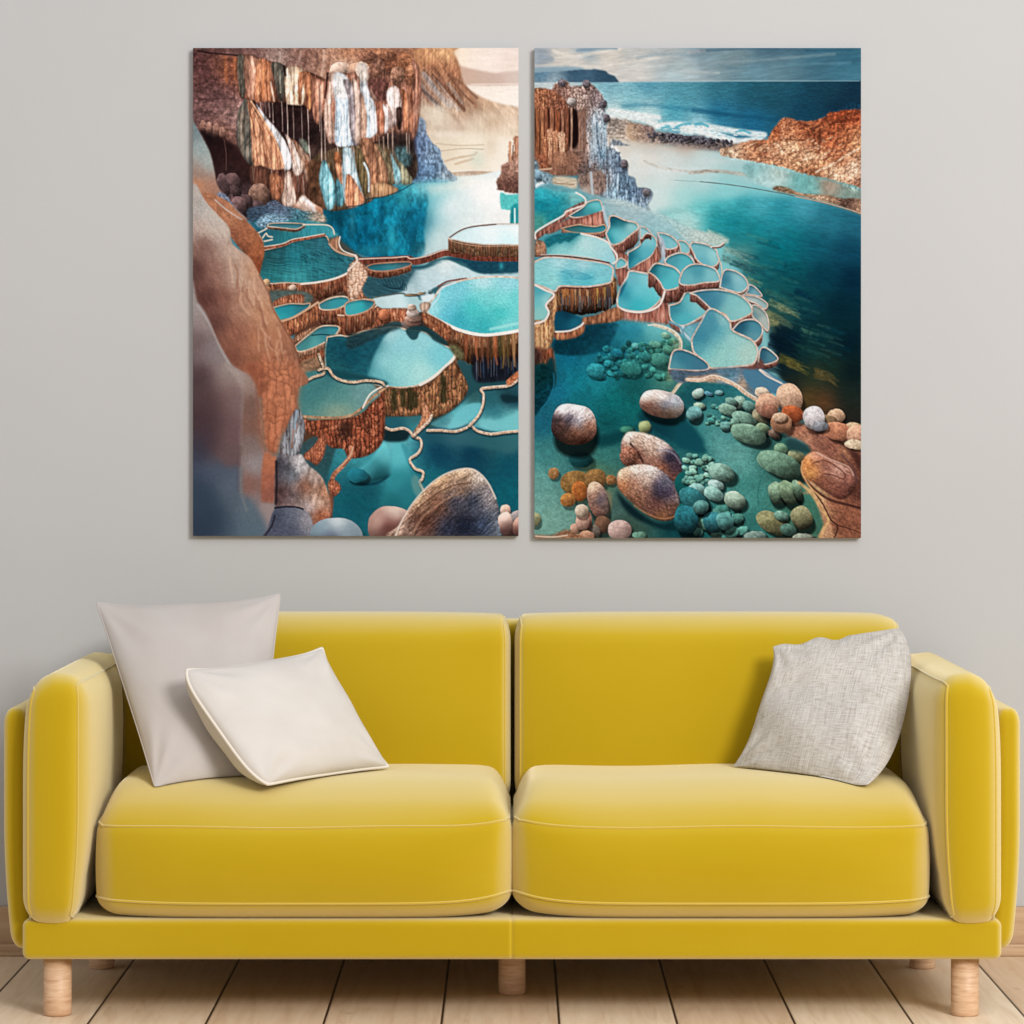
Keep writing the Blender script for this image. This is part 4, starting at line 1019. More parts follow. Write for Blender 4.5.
    # lower middle pool (bright triangle of sand and dark reflection)
    low = [(-130, 780), (-60, 770), (0, 775), (80, 745), (180, 730), (260, 720), (330, 740), (420, 750), (480, 790), (545, 830), (590, 850), (610, 868), (590, 900), (540, 950), (470, 1010), (400, 1050), (300, 1065), (200, 1060), (110, 1040), (40, 1030), (-30, 1040), (-120, 1000), (-140, 900)]
    p.wall(low, 24, MOSSP, .3, 31, 1.7, 7)
    pool(low, [(-60, 900, (22, 76, 88)), (30, 880, (22, 84, 98)), (60, 960, (30, 96, 108)), (120, 800, (34, 96, 108)), (230, 760, (170, 214, 218)), (300, 820, (140, 204, 212)), (420, 800, (146, 206, 212)), (500, 880, (120, 196, 206)), (300, 950, (150, 214, 212)), (200, 920, (150, 210, 214)), (400, 980, (170, 222, 216)), (150, 1000, (110, 180, 186)), (-20, 1000, (26, 84, 92))], 3, TN_, (232, 214, 192), 1.6, seed=32, inner=.2, tex=(.06, 1.2, .8))
    po([(-130, 800), (0, 800), (150, 760), (230, 730), (180, 800), (130, 900), (90, 1010), (40, 1030), (-60, 1030), (-130, 980)], [(0, 900, (20, 74, 88)), (120, 800, (28, 84, 98)), (60, 980, (34, 96, 108)), (-60, 980, (40, 96, 100))], f=1.2, a=.9, tex=(.16, 3, 2))
    po([(-10, 770), (70, 750), (170, 715), (240, 700), (300, 720), (180, 770), (120, 800), (-10, 850)], (40, 62, 66), f=1, a=.8, tex=(.25, 4, 2)); 
    po([(320, 735), (345, 790), (380, 790), (400, 750), (440, 760), (480, 800), (550, 830), (545, 800), (430, 720)], (30, 66, 72), f=.7, a=.9)
    st([(600, 860), (590, 900), (540, 950), (470, 1010), (400, 1050)], 3, (234, 222, 206), .9)
    po([(560, 830), (600, 825), (640, 860), (650, 900), (610, 900)], (104, 100, 70), f=1, tex=(.3, 2, 3))

    # ---- lower left terraces (crop E/F)
    cr('E')
    po([(690, 60), (820, 20), (1040, 60), (1040, 250), (700, 270)], (84, 130, 128), f=1)
    po([(690, 420), (1040, 380), (1040, 960), (800, 960), (700, 700)], [(740, 450, (60, 84, 88)), (900, 520, (46, 84, 88)), (900, 700, (40, 96, 104)), (1000, 800, (30, 104, 112)), (1000, 480, (56, 84, 84)), (950, 900, (26, 84, 94))], f=1, tex=(.1, 3, 2))
    cr('F')
    po([(-60, 400), (180, 400), (420, 330), (990, 340), (990, 960), (-60, 960)], [(100, 480, (70, 150, 158)), (240, 420, (110, 190, 196)), (250, 600, (64, 150, 158)), (100, 680, (24, 84, 96)), (60, 760, (22, 92, 104)), (300, 720, (40, 118, 128)), (520, 480, (16, 66, 88)), (700, 470, (12, 60, 82)), (900, 550, (20, 84, 100)), (480, 640, (30, 110, 120)), (900, 700, (20, 96, 108)), (800, 420, (44, 92, 98)), (600, 400, (50, 96, 106)), (950, 450, (30, 84, 96)), (250, 780, (30, 100, 108))], f=1, tex=[(.06, 5, 3), (.05, 1.2, 1.2)])
    # submerged lobes
    po([(0, 600), (120, 500), (190, 410), (230, 470), (240, 560), (230, 600), (150, 630), (30, 635)], [(100, 560, (72, 148, 156)), (200, 460, (100, 184, 190)), (160, 610, (30, 84, 92))], f=1, edge=(2.5, .35, 0, 2))
    st([(10, 630), (80, 650), (160, 640), (230, 596)], 2.6, (14, 58, 70), 2.2, .8)
    po([(240, 430), (290, 420), (330, 520), (370, 700), (340, 790), (200, 780), (170, 760), (220, 620)], [(270, 480, (96, 184, 192)), (260, 650, (56, 140, 148)), (320, 700, (44, 120, 130)), (250, 750, (36, 108, 116))], f=2)
    po([(290, 420), (330, 440), (350, 520), (330, 520)], (70, 150, 160), f=1)
    # channel pools
    po([(210, 270), (420, 260), (470, 300), (400, 330), (360, 350), (220, 330)], [(260, 300, (40, 96, 108)), (380, 280, (60, 110, 116)), (400, 320, (60, 140, 148))], f=.8)
    po([(470, 300), (600, 220), (720, 120), (745, 200), (730, 270), (640, 320), (560, 335), (480, 320)], [(540, 280, (70, 130, 138)), (620, 250, (100, 186, 192)), (690, 240, (96, 170, 176)), (700, 150, (50, 90, 92)), (600, 320, (150, 206, 210))], f=.8, tex=(.06, 3, 2))
    po([(640, 210), (745, 190), (725, 250), (670, 290), (590, 330), (560, 325)], (110, 190, 198), f=.6, a=.8)
    po([(740, 120), (850, 100), (990, 120), (990, 330), (860, 350), (740, 330), (700, 310), (760, 200)], [(800, 180, (44, 96, 104)), (900, 150, (36, 70, 78)), (820, 240, (56, 122, 132)), (900, 300, (110, 188, 192)), (800, 310, (120, 190, 194)), (960, 260, (120, 190, 192)), (950, 180, (30, 72, 84))], f=.8, tex=(.06, 3, 2))
    po([(745, 285), (860, 280), (960, 230), (990, 230), (990, 330), (860, 350), (750, 330)], (118, 192, 196), f=.8, a=.75)
    po([(860, 140), (960, 150), (960, 180), (880, 185)], (20, 44, 52), f=1.2, a=.8)
    po([(190, 350), (330, 350), (320, 400), (230, 410), (180, 390)], (24, 48, 54), f=1.2)
    po([(420, 345), (700, 350), (800, 370), (990, 360), (990, 430), (900, 480), (800, 450), (560, 420), (420, 400)], [(600, 380, (58, 104, 114)), (800, 430, (50, 100, 108)), (480, 390, (36, 84, 98)), (930, 400, (60, 110, 116))], f=1.8, a=.85)
    # big mossy terrace wall
    cr('F')
    drape([(190, 100), (300, 110), (400, 100), (480, 60), (540, -10), (600, -40), (640, 20), (672, 100), (640, 170), (560, 240), (480, 270), (430, 250), (330, 265), (230, 260), (190, 240)], MOSSP, sx=2.2, sy=6, seed=91, lob=(3.6, 13, 0.75), shade=.3)
    for x, y, h in ((250, 170, 46), (340, 165, 50), (530, 110, 60), (300, 160, 36), (370, 170, 30)): st([(x, y - h), (x + 2, y + h)], 6, (44, 48, 28), 2.4, .75, tex=(.4, 1.2, 6))
    drape([(420, 180), (450, 220), (465, 270), (430, 320), (380, 360), (350, 370), (400, 290), (410, 240)], ((150, 84, 54), (196, 130, 94), (214, 156, 122)), seed=93, lob=(3, 4, 0.5), sy=4)
    # left descending reef wall
    cr('E')
    drape([(700, 265), (830, 280), (960, 270), (1040, 240), (1120, 160), (1160, 110), (1165, 330), (1140, 430), (1060, 490), (960, 500), (930, 450), (860, 440), (780, 380), (720, 350)], ((76, 34, 24), (150, 76, 48), (108, 56, 38), (190, 108, 74), (60, 40, 32)), seed=95, lob=(4, 9, 0.85), sx=3, sy=3.4, shade=.4)
    po([(900, 300), (960, 300), (970, 380), (900, 390)], (40, 30, 26), f=3, a=.6)
    st([(700, 275), (800, 280), (940, 270), (1020, 240)], 1.6, (120, 88, 62), 1.2, .8)
    po([(700, 20), (1020, 30), (1130, 120), (1120, 160), (1040, 215), (960, 262), (840, 272), (710, 262)], [(760, 120, (70, 124, 124)), (900, 150, (86, 140, 138)), (1050, 130, (110, 150, 150)), (840, 60, (64, 116, 120)), (900, 240, (140, 160, 140))], f=1, tex=(.06, 2, 2))
    st([(700, 264), (850, 272), (960, 262), (1030, 220), (1100, 150), (1180, 95)], 2.6, (170, 130, 98), 1.1, tex=(.3, 3, 3)); st([(1040, 215), (1080, 140), (1140, 100), (1185, 90)], 1.6, (236, 222, 206), .8)
    po([(820, 10), (900, 0), (1160, 60), (1160, 90), (1020, 60), (880, 50)], (30, 78, 86), f=1)
    for pts in ([(690, 75), (760, 40), (820, 15), (800, -60), (790, -90)], [(790, 0), (840, -10), (870, 30), (910, 55), (980, 70), (1060, 60), (1140, 68), (1160, 85)]): st([(x, y + 8) for x, y in pts], 3.2, (16, 40, 46), 1.2, .7); st(pts, 2.6, (206, 170, 140), .8, tex=(.4, 1.4, 1.4))
    # small reefs going down
    drape([(700, 490), (760, 430), (810, 360), (830, 390), (820, 480), (780, 540), (740, 520)], ((110, 56, 38), (166, 92, 64), (196, 124, 90)), seed=97, lob=(2.5, 4, 0.5), rot=35, sx=1.4)
    st([(970, 440), (975, 480), (930, 540), (880, 590), (865, 625)], 4.4, (176, 110, 80), .9, tex=(.35, 2, 2)); st([(985, 440), (960, 500), (900, 560)], 1.4, (214, 160, 128), .8)
    drape([(860, 620), (900, 640), (915, 680), (880, 720), (850, 700), (840, 650)], ((110, 56, 38), (176, 100, 70), (196, 130, 96)), seed=98, lob=(2.6, 4, 0.6), sy=3)
    st([(870, 700), (862, 760), (858, 840)], 3, (110, 62, 44), 1.4, .8)
    po([(850, 690), (870, 760), (856, 830), (830, 800)], (140, 84, 60), f=1)
    peb(1010, 600, 60, 40, 0, (40, 120, 134), shadow=.4, amt=.35)
    # thin winding rims (crop F)
    cr('F')
    RIM = (206, 166, 138)
    for pts, w in (([(205, 330), (240, 342), (300, 332), (340, 350), (360, 378), (400, 395), (405, 440), (380, 480), (340, 510), (370, 560), (415, 580), (410, 620), (395, 640), (420, 690)], 3.2), ([(360, 375), (420, 320), (450, 290), (465, 260)], 3.4), ([(440, 345), (520, 345), (600, 350), (660, 330), (690, 315), (720, 345), (800, 365), (880, 355), (990, 345)], 3.0), ([(680, 315), (730, 260), (755, 200), (760, 140), (745, 110), (800, 100), (900, 90), (950, 60)], 3.2)):
        st([(x + 2, y + 10) for x, y in pts], w, (20, 44, 50), 1.3, .6)
        st(pts, w * .8, RIM, .8, tex=[(.35, 1.3, 1.3, 0, 3)])
        st([(x, y - 6) for x, y in pts], w * .35, (236, 208, 184), .6, .8, tex=(.3, 1.3, 1.3))
    po([(360, 600), (390, 610), (420, 690), (380, 720), (350, 650)], (110, 150, 146), f=1, a=.7)
    st([(905, 70), (950, 30), (985, 10)], 6, (190, 110, 70), 1.4, tex=(.3, 2, 2))
    # ---- foreground stones along the foot of the left canvas
    peb(235, 890, 130, 116, 0, [(150, 860, (190, 150, 136)), (260, 800, (206, 180, 164)), (220, 900, (120, 72, 66)), (280, 900, (120, 80, 72))], amt=.35, light=(.1, -.8), shadow=.3)
    po([(240, 960), (280, 880), (340, 780), (400, 710), (480, 630), (560, 585), (640, 560), (690, 562), (740, 590), (790, 650), (825, 720), (850, 800), (870, 960)],
       [(300, 900, (160, 128, 112)), (400, 740, (178, 140, 108)), (520, 630, (190, 146, 108)), (640, 590, (206, 166, 130)), (740, 620, (222, 200, 182)), (800, 720, (160, 150, 150)), (420, 860, (92, 56, 44)), (500, 760, (122, 78, 58)), (600, 760, (62, 66, 80)), (700, 740, (44, 56, 76)), (650, 880, (24, 30, 46)), (760, 880, (50, 60, 80)), (560, 900, (50, 56, 74)), (640, 670, (130, 100, 82)), (760, 700, (110, 104, 108)), (840, 880, (120, 128, 138))], f=.5, tex=[(.3, 6, 1.1, -40, 3), (.25, 1.2, 1.0, -30, 9), (.12, 3, 3)], edge=(3, .5, 1, 2))
    st([(260, 940), (300, 850), (380, 730), (480, 632), (580, 577), (680, 562), (740, 590), (790, 650), (828, 730)], 1.8, (232, 212, 194), 1.2, .8)
    st([(330, 900), (380, 800), (470, 720), (580, 660), (690, 640)], 1.3, (96, 62, 48), 1, .6); st([(360, 920), (430, 820), (540, 740), (640, 690)], 2.2, (196, 150, 118), 1.6, .45)
    peb(885, 800, 30, 34, 0, (206, 166, 146), shadow=.3); peb(895, 880, 46, 76, -15, [(880, 820, (214, 186, 170)), (900, 920, (110, 76, 72))], shadow=.3); peb(950, 830, 34, 30, 0, (150, 140, 138), shadow=.3); peb(965, 890, 36, 60, 10, [(950, 840, (196, 150, 132)), (970, 920, (120, 80, 72))], shadow=.35)

    # ---- the big smooth rock on the left edge
    cr('C')
    # upper lobe
    cr('A')
    po([(60, 440), (80, 470), (120, 540), (170, 640), (195, 740), (215, 830), (270, 900), (320, 960), (370, 1040), (60, 1060)], [(90, 520, (118, 132, 134)), (130, 620, (150, 164, 162)), (160, 700, (162, 170, 166)), (110, 760, (150, 130, 120)), (100, 820, (196, 128, 92)), (180, 860, (170, 120, 96)), (220, 960, (178, 116, 82)), (260, 920, (130, 136, 150))], f=.5, tex=(.06, 2, 2))
    po([(60, 830), (100, 870), (150, 920), (210, 970), (260, 1040), (60, 1060)], [(90, 880, (166, 156, 148)), (150, 960, (196, 182, 170)), (100, 1000, (180, 170, 162))], f=.7, tex=(.06, 2, 2))
    po([(215, 870), (260, 880), (300, 940), (330, 990), (260, 950), (225, 915)], (120, 130, 150), f=.7, tex=(.3, 1.5, 1.5))
    cr('C')
    po([(130, -40), (260, 0), (340, 80), (420, 160), (470, 230), (480, 300), (465, 370), (450, 430), (420, 380), (360, 300), (280, 200), (220, 120)], [(200, 40, (176, 116, 84)), (300, 100, (186, 124, 90)), (400, 200, (176, 110, 74)), (440, 280, (178, 104, 64)), (440, 370, (130, 66, 40)), (320, 200, (150, 90, 64)), (350, 270, (120, 70, 50))], f=.6, tex=[(.14, 2, 2), (.1, 6, 3, 45)])
    st([(200, 0), (270, 60), (350, 110)], 1.6, (200, 196, 196), 1.2, .6)
    po([(60, -30), (150, 20), (220, 90), (280, 160), (300, 250), (400, 330), (450, 420), (500, 510), (530, 610), (600, 730), (650, 820), (675, 930), (690, 1060), (60, 1060)],
       [(120, 60, (176, 172, 166)), (200, 110, (196, 186, 174)), (110, 150, (180, 158, 146)), (140, 260, (128, 90, 80)), (100, 400, (86, 56, 52)), (220, 180, (196, 180, 166)), (280, 300, (186, 160, 142)), (200, 400, (150, 108, 94)), (330, 440, (190, 166, 150)), (250, 560, (130, 84, 70)), (400, 420, (196, 142, 108)), (420, 560, (206, 156, 124)), (340, 600, (176, 130, 106)), (480, 640, (196, 138, 102)), (320, 760, (150, 96, 76)), (440, 800, (178, 116, 84)), (560, 820, (180, 118, 86)), (300, 900, (126, 78, 62)), (420, 960, (160, 98, 70)), (600, 960, (170, 106, 76)), (150, 560, (92, 58, 54)), (200, 700, (100, 66, 60)), (640, 900, (140, 96, 76))], f=.6, tex=[(.07, 3, 8, -30, 4), (.06, 1.5, 1.5)])
    for i in range(46):
        t = R.random(); x = 330 + 330 * t + R.uniform(-70, 40); y = 330 + 680 * t + R.uniform(-60, 60)
        st([(x, y), (x + R.uniform(-14, 18), y + R.uniform(40, 80)), (x + R.uniform(0, 40), y + R.uniform(90, 150))], R.uniform(.8, 2.4), R.choice(((146, 92, 70), (156, 100, 76), (214, 166, 134), (220, 176, 146))), 2.0, .5)
    st([(450, 430), (500, 520), (530, 620), (600, 740), (650, 830), (672, 930), (682, 1030)], 1.4, (120, 72, 52), 1.5, .6)
    # smooth lower-left flank
    po([(60, 540), (100, 580), (150, 650), (200, 780), (240, 850), (300, 940), (360, 1000), (430, 1060), (440, 1320), (470, 1560), (380, 1990), (60, 1990)], [(90, 600, (156, 146, 142)), (140, 700, (150, 136, 132)), (100, 800, (110, 92, 92)), (200, 860, (136, 126, 126)), (120, 1000, (90, 70, 72)), (280, 960, (150, 136, 130)), (330, 1040, (150, 130, 122)), (200, 1150, (104, 80, 80)), (120, 1250, (84, 66, 72)), (340, 1150, (130, 110, 108)), (300, 1350, (120, 92, 92)), (130, 1380, (76, 72, 86)), (250, 1480, (110, 88, 90))], f=.8, tex=(.04, 2, 2))
    st([(100, 600), (160, 690), (210, 800), (250, 880), (310, 980), (350, 1010)], 2.2, (170, 164, 160), 2.2, .7)
    cr('E')
    po([(250, -40), (340, 0), (400, 30), (440, 120), (460, 250), (470, 380), (500, 520), (560, 560), (530, 820), (480, 960), (330, 960), (340, 600), (350, 300), (360, 150), (320, 60)], [(330, 30, (160, 146, 140)), (390, 80, (150, 128, 118)), (400, 200, (122, 92, 82)), (420, 330, (130, 92, 78)), (400, 420, (128, 112, 108)), (430, 540, (146, 138, 138)), (400, 650, (136, 96, 84)), (440, 760, (140, 124, 122)), (480, 850, (150, 130, 126)), (380, 800, (112, 108, 114))], f=1.0, tex=(.05, 2, 2))
    po([(360, -20), (460, -40), (660, -20), (680, 60), (660, 160), (670, 220), (640, 260), (600, 340), (570, 400), (562, 470), (520, 485), (480, 440), (465, 330), (455, 180), (430, 60)], [(450, 20, (150, 84, 60)), (560, 40, (180, 112, 80)), (640, 60, (170, 104, 76)), (520, 150, (186, 112, 78)), (620, 180, (190, 120, 86)), (500, 300, (178, 104, 72)), (580, 300, (170, 98, 68)), (510, 440, (166, 92, 62)), (460, 120, (130, 72, 54)), (560, -40, (186, 118, 84))], f=3.0, tex=[(.1, 3, 3)])
    po([(455, -60), (640, -80), (675, 60), (655, 160), (660, 220), (635, 255), (600, 330), (570, 400), (555, 460), (520, 480), (485, 430), (470, 330), (460, 180)], lambda X, Y: np.array((186, 112, 78)) / 255.0 * (0.5 + 0.6 * p.lobes(X, Y, 6, 11, 77))[..., None], f=5, a=.55, tex=(.12, 2, 2))
    po([(480, 470), (530, 490), (552, 500), (545, 640), (530, 760), (470, 760), (460, 640)], [(500, 520, (186, 110, 78)), (490, 640, (170, 100, 76)), (520, 700, (150, 92, 76))], f=1, tex=(.08, 3, 3))
    po([(460, 760), (535, 765), (535, 830), (500, 900), (470, 930), (440, 850)], (150, 134, 132), f=1.6)
    # blue shadow corner
    po([(60, 430), (150, 440), (260, 540), (340, 550), (350, 700), (430, 760), (480, 960), (60, 970)], [(100, 480, (66, 70, 86)), (200, 560, (80, 90, 106)), (120, 700, (66, 84, 100)), (280, 650, (92, 104, 116)), (200, 860, (60, 76, 92)), (380, 800, (96, 110, 120)), (400, 930, (90, 110, 122)), (100, 930, (56, 72, 90))], f=3, a=.92, tex=(.03, 2, 2))
    po([(150, 500), (230, 530), (300, 555), (345, 480), (345, 120), (250, 120)], [(250, 300, (104, 78, 78)), (320, 200, (116, 92, 90)), (290, 500, (100, 86, 84))], f=4, a=.4)
    st([(345, 560), (350, 700), (380, 800)], 3, (120, 124, 126), 2.5, .6)
    po([(60, 30), (130, 30), (200, 160), (230, 330), (200, 480), (60, 440)], (70, 54, 56), f=6, a=.45)
    po([(60, 620), (160, 640), (220, 760), (200, 960), (60, 960)], (48, 58, 74), f=6, a=.4)
    st([(300, 0), (345, 60), (358, 140), (352, 260), (345, 420)], 2.4, (166, 150, 142), 4, .25)
    # narrow upright stones beside it
    drape([(560, 480), (590, 380), (630, 270), (665, 220), (700, 260), (712, 340), (700, 410), (670, 480), (600, 510)], ((70, 66, 72), (124, 126, 132), (160, 166, 172), (96, 92, 96), (150, 104, 80)), sx=2.5, sy=8, seed=101, shade=.3)
    st([(665, 235), (655, 300), (640, 400)], 2.4, (150, 170, 186), 1.6, .7); st([(645, 340), (635, 440)], 1.4, (170, 104, 70), 1.2, .7)
    po([(550, 500), (640, 490), (690, 480), (730, 540), (800, 600), (840, 690), (858, 830), (780, 900), (740, 920), (560, 920), (540, 760)], [(580, 560, (74, 72, 80)), (640, 600, (120, 126, 136)), (690, 540, (196, 192, 192)), (760, 620, (170, 150, 140)), (820, 700, (190, 126, 92)), (800, 830, (160, 90, 62)), (720, 660, (140, 88, 66)), (580, 700, (84, 62, 62)), (640, 720, (110, 96, 96)), (730, 780, (170, 156, 156)), (780, 740, (206, 170, 148))], f=.7, tex=[(.25, 3, 5, 15, 6), (.1, 1.4, 1.4)])
    st([(548, 520), (550, 640), (545, 760)], 2.4, (40, 30, 34), 1.6, .8)
    po([(540, 790), (620, 775), (700, 790), (740, 830), (760, 900), (740, 960), (480, 960), (500, 900)], [(560, 840, (76, 82, 98)), (640, 830, (104, 108, 122)), (720, 850, (150, 146, 150)), (620, 920, (84, 88, 104))], f=.7, tex=(.14, 1.6, 1.2))
    st([(540, 785), (600, 778), (660, 780), (700, 792)], 1.6, (20, 22, 34), 1, .9)
    st([(480, 945), (520, 890), (540, 830)], 1.6, (36, 30, 38), 1.4, .8)
    peb(890, 950, 150, 110, 0, [(800, 900, (130, 150, 160)), (890, 850, (196, 206, 208)), (980, 900, (150, 170, 178)), (850, 960, (96, 104, 122))], light=(-.2, -.8), amt=.3, shadow=.3)

    # ================= RIGHT CANVAS =================
    TERP = ((96, 48, 40), (150, 86, 70), (180, 116, 98), (206, 156, 140))
    RIMW = (240, 220, 208)
    cr('G')
    # sky
    po([(40, 20), (2000, 20), (2000, 260), (40, 260)], [(100, 90, (150, 160, 170)), (200, 100, (214, 204, 190)), (350, 55, (140, 160, 172)), (480, 80, (224, 212, 196)), (300, 130, (220, 210, 198)), (600, 100, (190, 190, 186)), (800, 80, (176, 180, 178)), (900, 150, (170, 184, 186)), (620, 190, (214, 208, 200)), (1000, 60, (120, 142, 152)), (1200, 90, (120, 140, 146)), (1400, 60, (80, 108, 124)), (1400, 150, (100, 132, 142)), (1700, 70, (70, 108, 124)), (1850, 120, (60, 104, 122)), (1850, 200, (76, 124, 140)), (1300, 210, (110, 146, 158)), (850, 215, (170, 190, 194))], smooth=False, tex=[(.06, 18, 3, -4, 3), (.05, 8, 1.6, -6, 8)])
    for pts, w, c, a_ in (([(160, 60), (260, 90), (420, 70), (540, 50)], 3, (236, 224, 208), .7), ([(60, 150), (220, 140), (420, 150), (620, 120), (760, 100)], 2.4, (232, 220, 206), .6), ([(300, 60), (420, 50), (520, 48)], 3, (122, 146, 162), .7), ([(640, 100), (800, 80), (1000, 90)], 2.5, (130, 150, 160), .5),
                          ([(90, 100), (150, 110)], 5, (146, 158, 168), .7), ([(1000, 130), (1250, 120), (1500, 100), (1760, 80)], 2.5, (138, 158, 162), .5), ([(1000, 60), (1300, 50), (1600, 60)], 2.5, (66, 98, 116), .6), ([(1150, 160), (1400, 150)], 2, (90, 124, 136), .5), ([(1500, 140), (1850, 130)], 2.5, (96, 136, 150), .5), ([(1600, 60), (1860, 55)], 1.6, (46, 88, 108), .7), ([(840, 180), (1100, 186)], 2.4, (190, 196, 194), .5), ([(930, 70), (1020, 60)], 3, (176, 170, 168), .5)):
        st(pts, w, c, 2.4, a_, tex=(.1, 6, 2))
    # headland
    po([(40, 160), (160, 152), (260, 150), (340, 165), (250, 200), (40, 200)], (140, 164, 176), f=1)
    po([(40, 185), (140, 182), (240, 175), (320, 168), (400, 166), (455, 174), (480, 195), (510, 205), (525, 225), (538, 243), (40, 246)], [(100, 200, (96, 128, 148)), (300, 190, (64, 92, 112)), (450, 190, (56, 82, 100)), (150, 236, (150, 168, 176)), (350, 230, (76, 104, 124)), (500, 230, (54, 84, 102))], f=.5, smooth=False, tex=(.1, 3, 2))
    # sea
    po([(40, 243), (2000, 233), (2000, 560), (40, 560)], [(200, 255, (196, 206, 206)), (480, 270, (120, 170, 184)), (440, 330, (150, 192, 200)), (700, 260, (90, 150, 170)), (900, 250, (84, 142, 156)), (900, 330, (86, 146, 160)), (600, 350, (130, 184, 194)), (1100, 270, (56, 112, 128)), (1400, 260, (44, 92, 108)), (1400, 350, (34, 82, 98)), (1750, 270, (30, 70, 86)), (1800, 380, (22, 52, 70)), (1600, 420, (26, 70, 90)), (1300, 320, (40, 92, 108)), (1850, 300, (24, 54, 72)), (850, 400, (84, 160, 178)), (1100, 420, (36, 108, 138)), (1300, 450, (34, 104, 136)), (700, 420, (190, 220, 220)), (500, 420, (210, 226, 222)), (1000, 500, (170, 212, 220))], f=.5, smooth=False, tex=[(.1, 5, .9, 0, 3), (.07, 1.4, .7, 0, 5)])
    st([(540, 238), (900, 233), (1900, 233)], .8, (176, 200, 206), .7, .5)
    st([(560, 375), (700, 370), (840, 385), (1000, 400), (1200, 420), (1420, 440)], 4, (40, 110, 138), 3.5, .4, tex=(.2, 8, 2)); st([(960, 400), (1200, 430), (1440, 450)], 4.0, (24, 78, 106), 3, .5)
    for pts, w in (([(480, 400), (620, 420), (760, 440)], 5), ([(480, 440), (640, 446), (740, 470)], 5), ([(740, 490), (860, 480), (960, 500), (1100, 540)], 6), ([(900, 510), (1020, 530), (1180, 570)], 7), ([(1020, 490), (1200, 520), (1360, 540)], 6), ([(1120, 570), (1240, 575), (1340, 560)], 6), ([(700, 470), (800, 500)], 3)): st(pts, w, (236, 240, 236), 2.6, .85, tex=(.14, 2.2, 1.2))
    for pts in ([(860, 495), (900, 480), (940, 478)], [(970, 480), (1000, 475), (1040, 490)], [(1200, 520), (1240, 515), (1280, 530)], [(780, 500), (820, 492)]): st(pts, 2.4, (60, 156, 178), 1.4, .7)
    for i in range(60):
        x = R.uniform(760, 1380); y = 500 + (x - 760) * .1 + R.uniform(-30, 40); st([(x, y), (x + R.uniform(8, 24), y + R.uniform(-4, 5))], R.uniform(.7, 1.5), R.choice(((250, 250, 246), (226, 240, 242), (130, 190, 204))), .8, .7)
    # dark rocks along the shore
    po([(470, 450), (560, 452), (600, 465), (660, 478), (720, 490), (760, 520), (860, 530), (920, 545), (1000, 540), (1050, 560), (1130, 570), (1200, 590), (1280, 595), (1280, 680), (1000, 640), (800, 600), (470, 620)], [(520, 490, (150, 138, 130)), (640, 520, (186, 150, 122)), (700, 500, (120, 98, 96)), (850, 560, (110, 110, 118)), (1000, 560, (90, 92, 100)), (560, 590, (206, 190, 172)), (1100, 590, (100, 92, 92)), (1250, 640, (170, 130, 106)), (780, 600, (150, 130, 124))], f=1, tex=[(.3, 3, 2), (.2, 1.3, 1.2)], rough=(1.5, 2.5))
    for i in range(110):
        x = R.uniform(700, 1200); y = 525 + (x - 720) * .11 + abs(R.gauss(0, 26)); peb(x, y, R.uniform(5, 14), R.uniform(5, 11), 0, tone(92, 88, 96, .6, 1.1), shadow=.4)
    st([(600, 490), (590, 540), (620, 570)], 5, (206, 160, 122), 3, .5)
    # hazy lagoon
    po([(470, 560), (620, 580), (800, 600), (1000, 620), (1300, 660), (1500, 700), (1800, 760), (2000, 800), (2000, 3000), (600, 1500), (560, 700)],
       [(560, 620, (216, 206, 192)), (700, 640, (200, 196, 188)), (900, 600, (190, 166, 150)), (850, 680, (206, 218, 216)), (640, 700, (226, 226, 218)), (1000, 700, (196, 214, 212)), (1200, 720, (160, 196, 196)), (800, 780, (214, 226, 222)), (1000, 790, (180, 214, 214)), (1300, 760, (176, 206, 206)), (760, 900, (206, 226, 222)), (900, 900, (166, 216, 212)), (980, 960, (110, 194, 194)), (1150, 880, (140, 206, 208)), (1300, 900, (112, 190, 196)), (1100, 980, (70, 176, 180)), (1500, 780, (140, 190, 190)), (1700, 850, (96, 140, 140)), (1500, 940, (96, 176, 186)), (1300, 1000, (84, 174, 182)), (1700, 1050, (64, 140, 156)), (1850, 1100, (56, 120, 140)), (860, 1040, (186, 222, 218))], f=1.6, smooth=False)
    for a_ in ((700, 590, 120, 26, (206, 186, 164), .5), (950, 610, 160, 22, (186, 156, 138), .5), (660, 680, 160, 40, (232, 228, 218), .6), (1080, 690, 160, 24, (200, 214, 212), .6), (800, 740, 260, 22, (226, 230, 226), .6)): mist(*a_)
    for pts, w, c, a_ in (([(680, 690), (760, 720), (860, 740), (1020, 756)], 2.4, (196, 190, 178), .6), ([(940, 755), (1080, 745), (1200, 758), (1290, 772)], 3.4, (176, 164, 150), .7), ([(1000, 750), (1040, 744), (1100, 752)], 2, (150, 136, 124), .6)): st(pts, w, c, 1.6, a_, tex=(.2, 3, 2))
    # lagoon deep body
    cr('J')
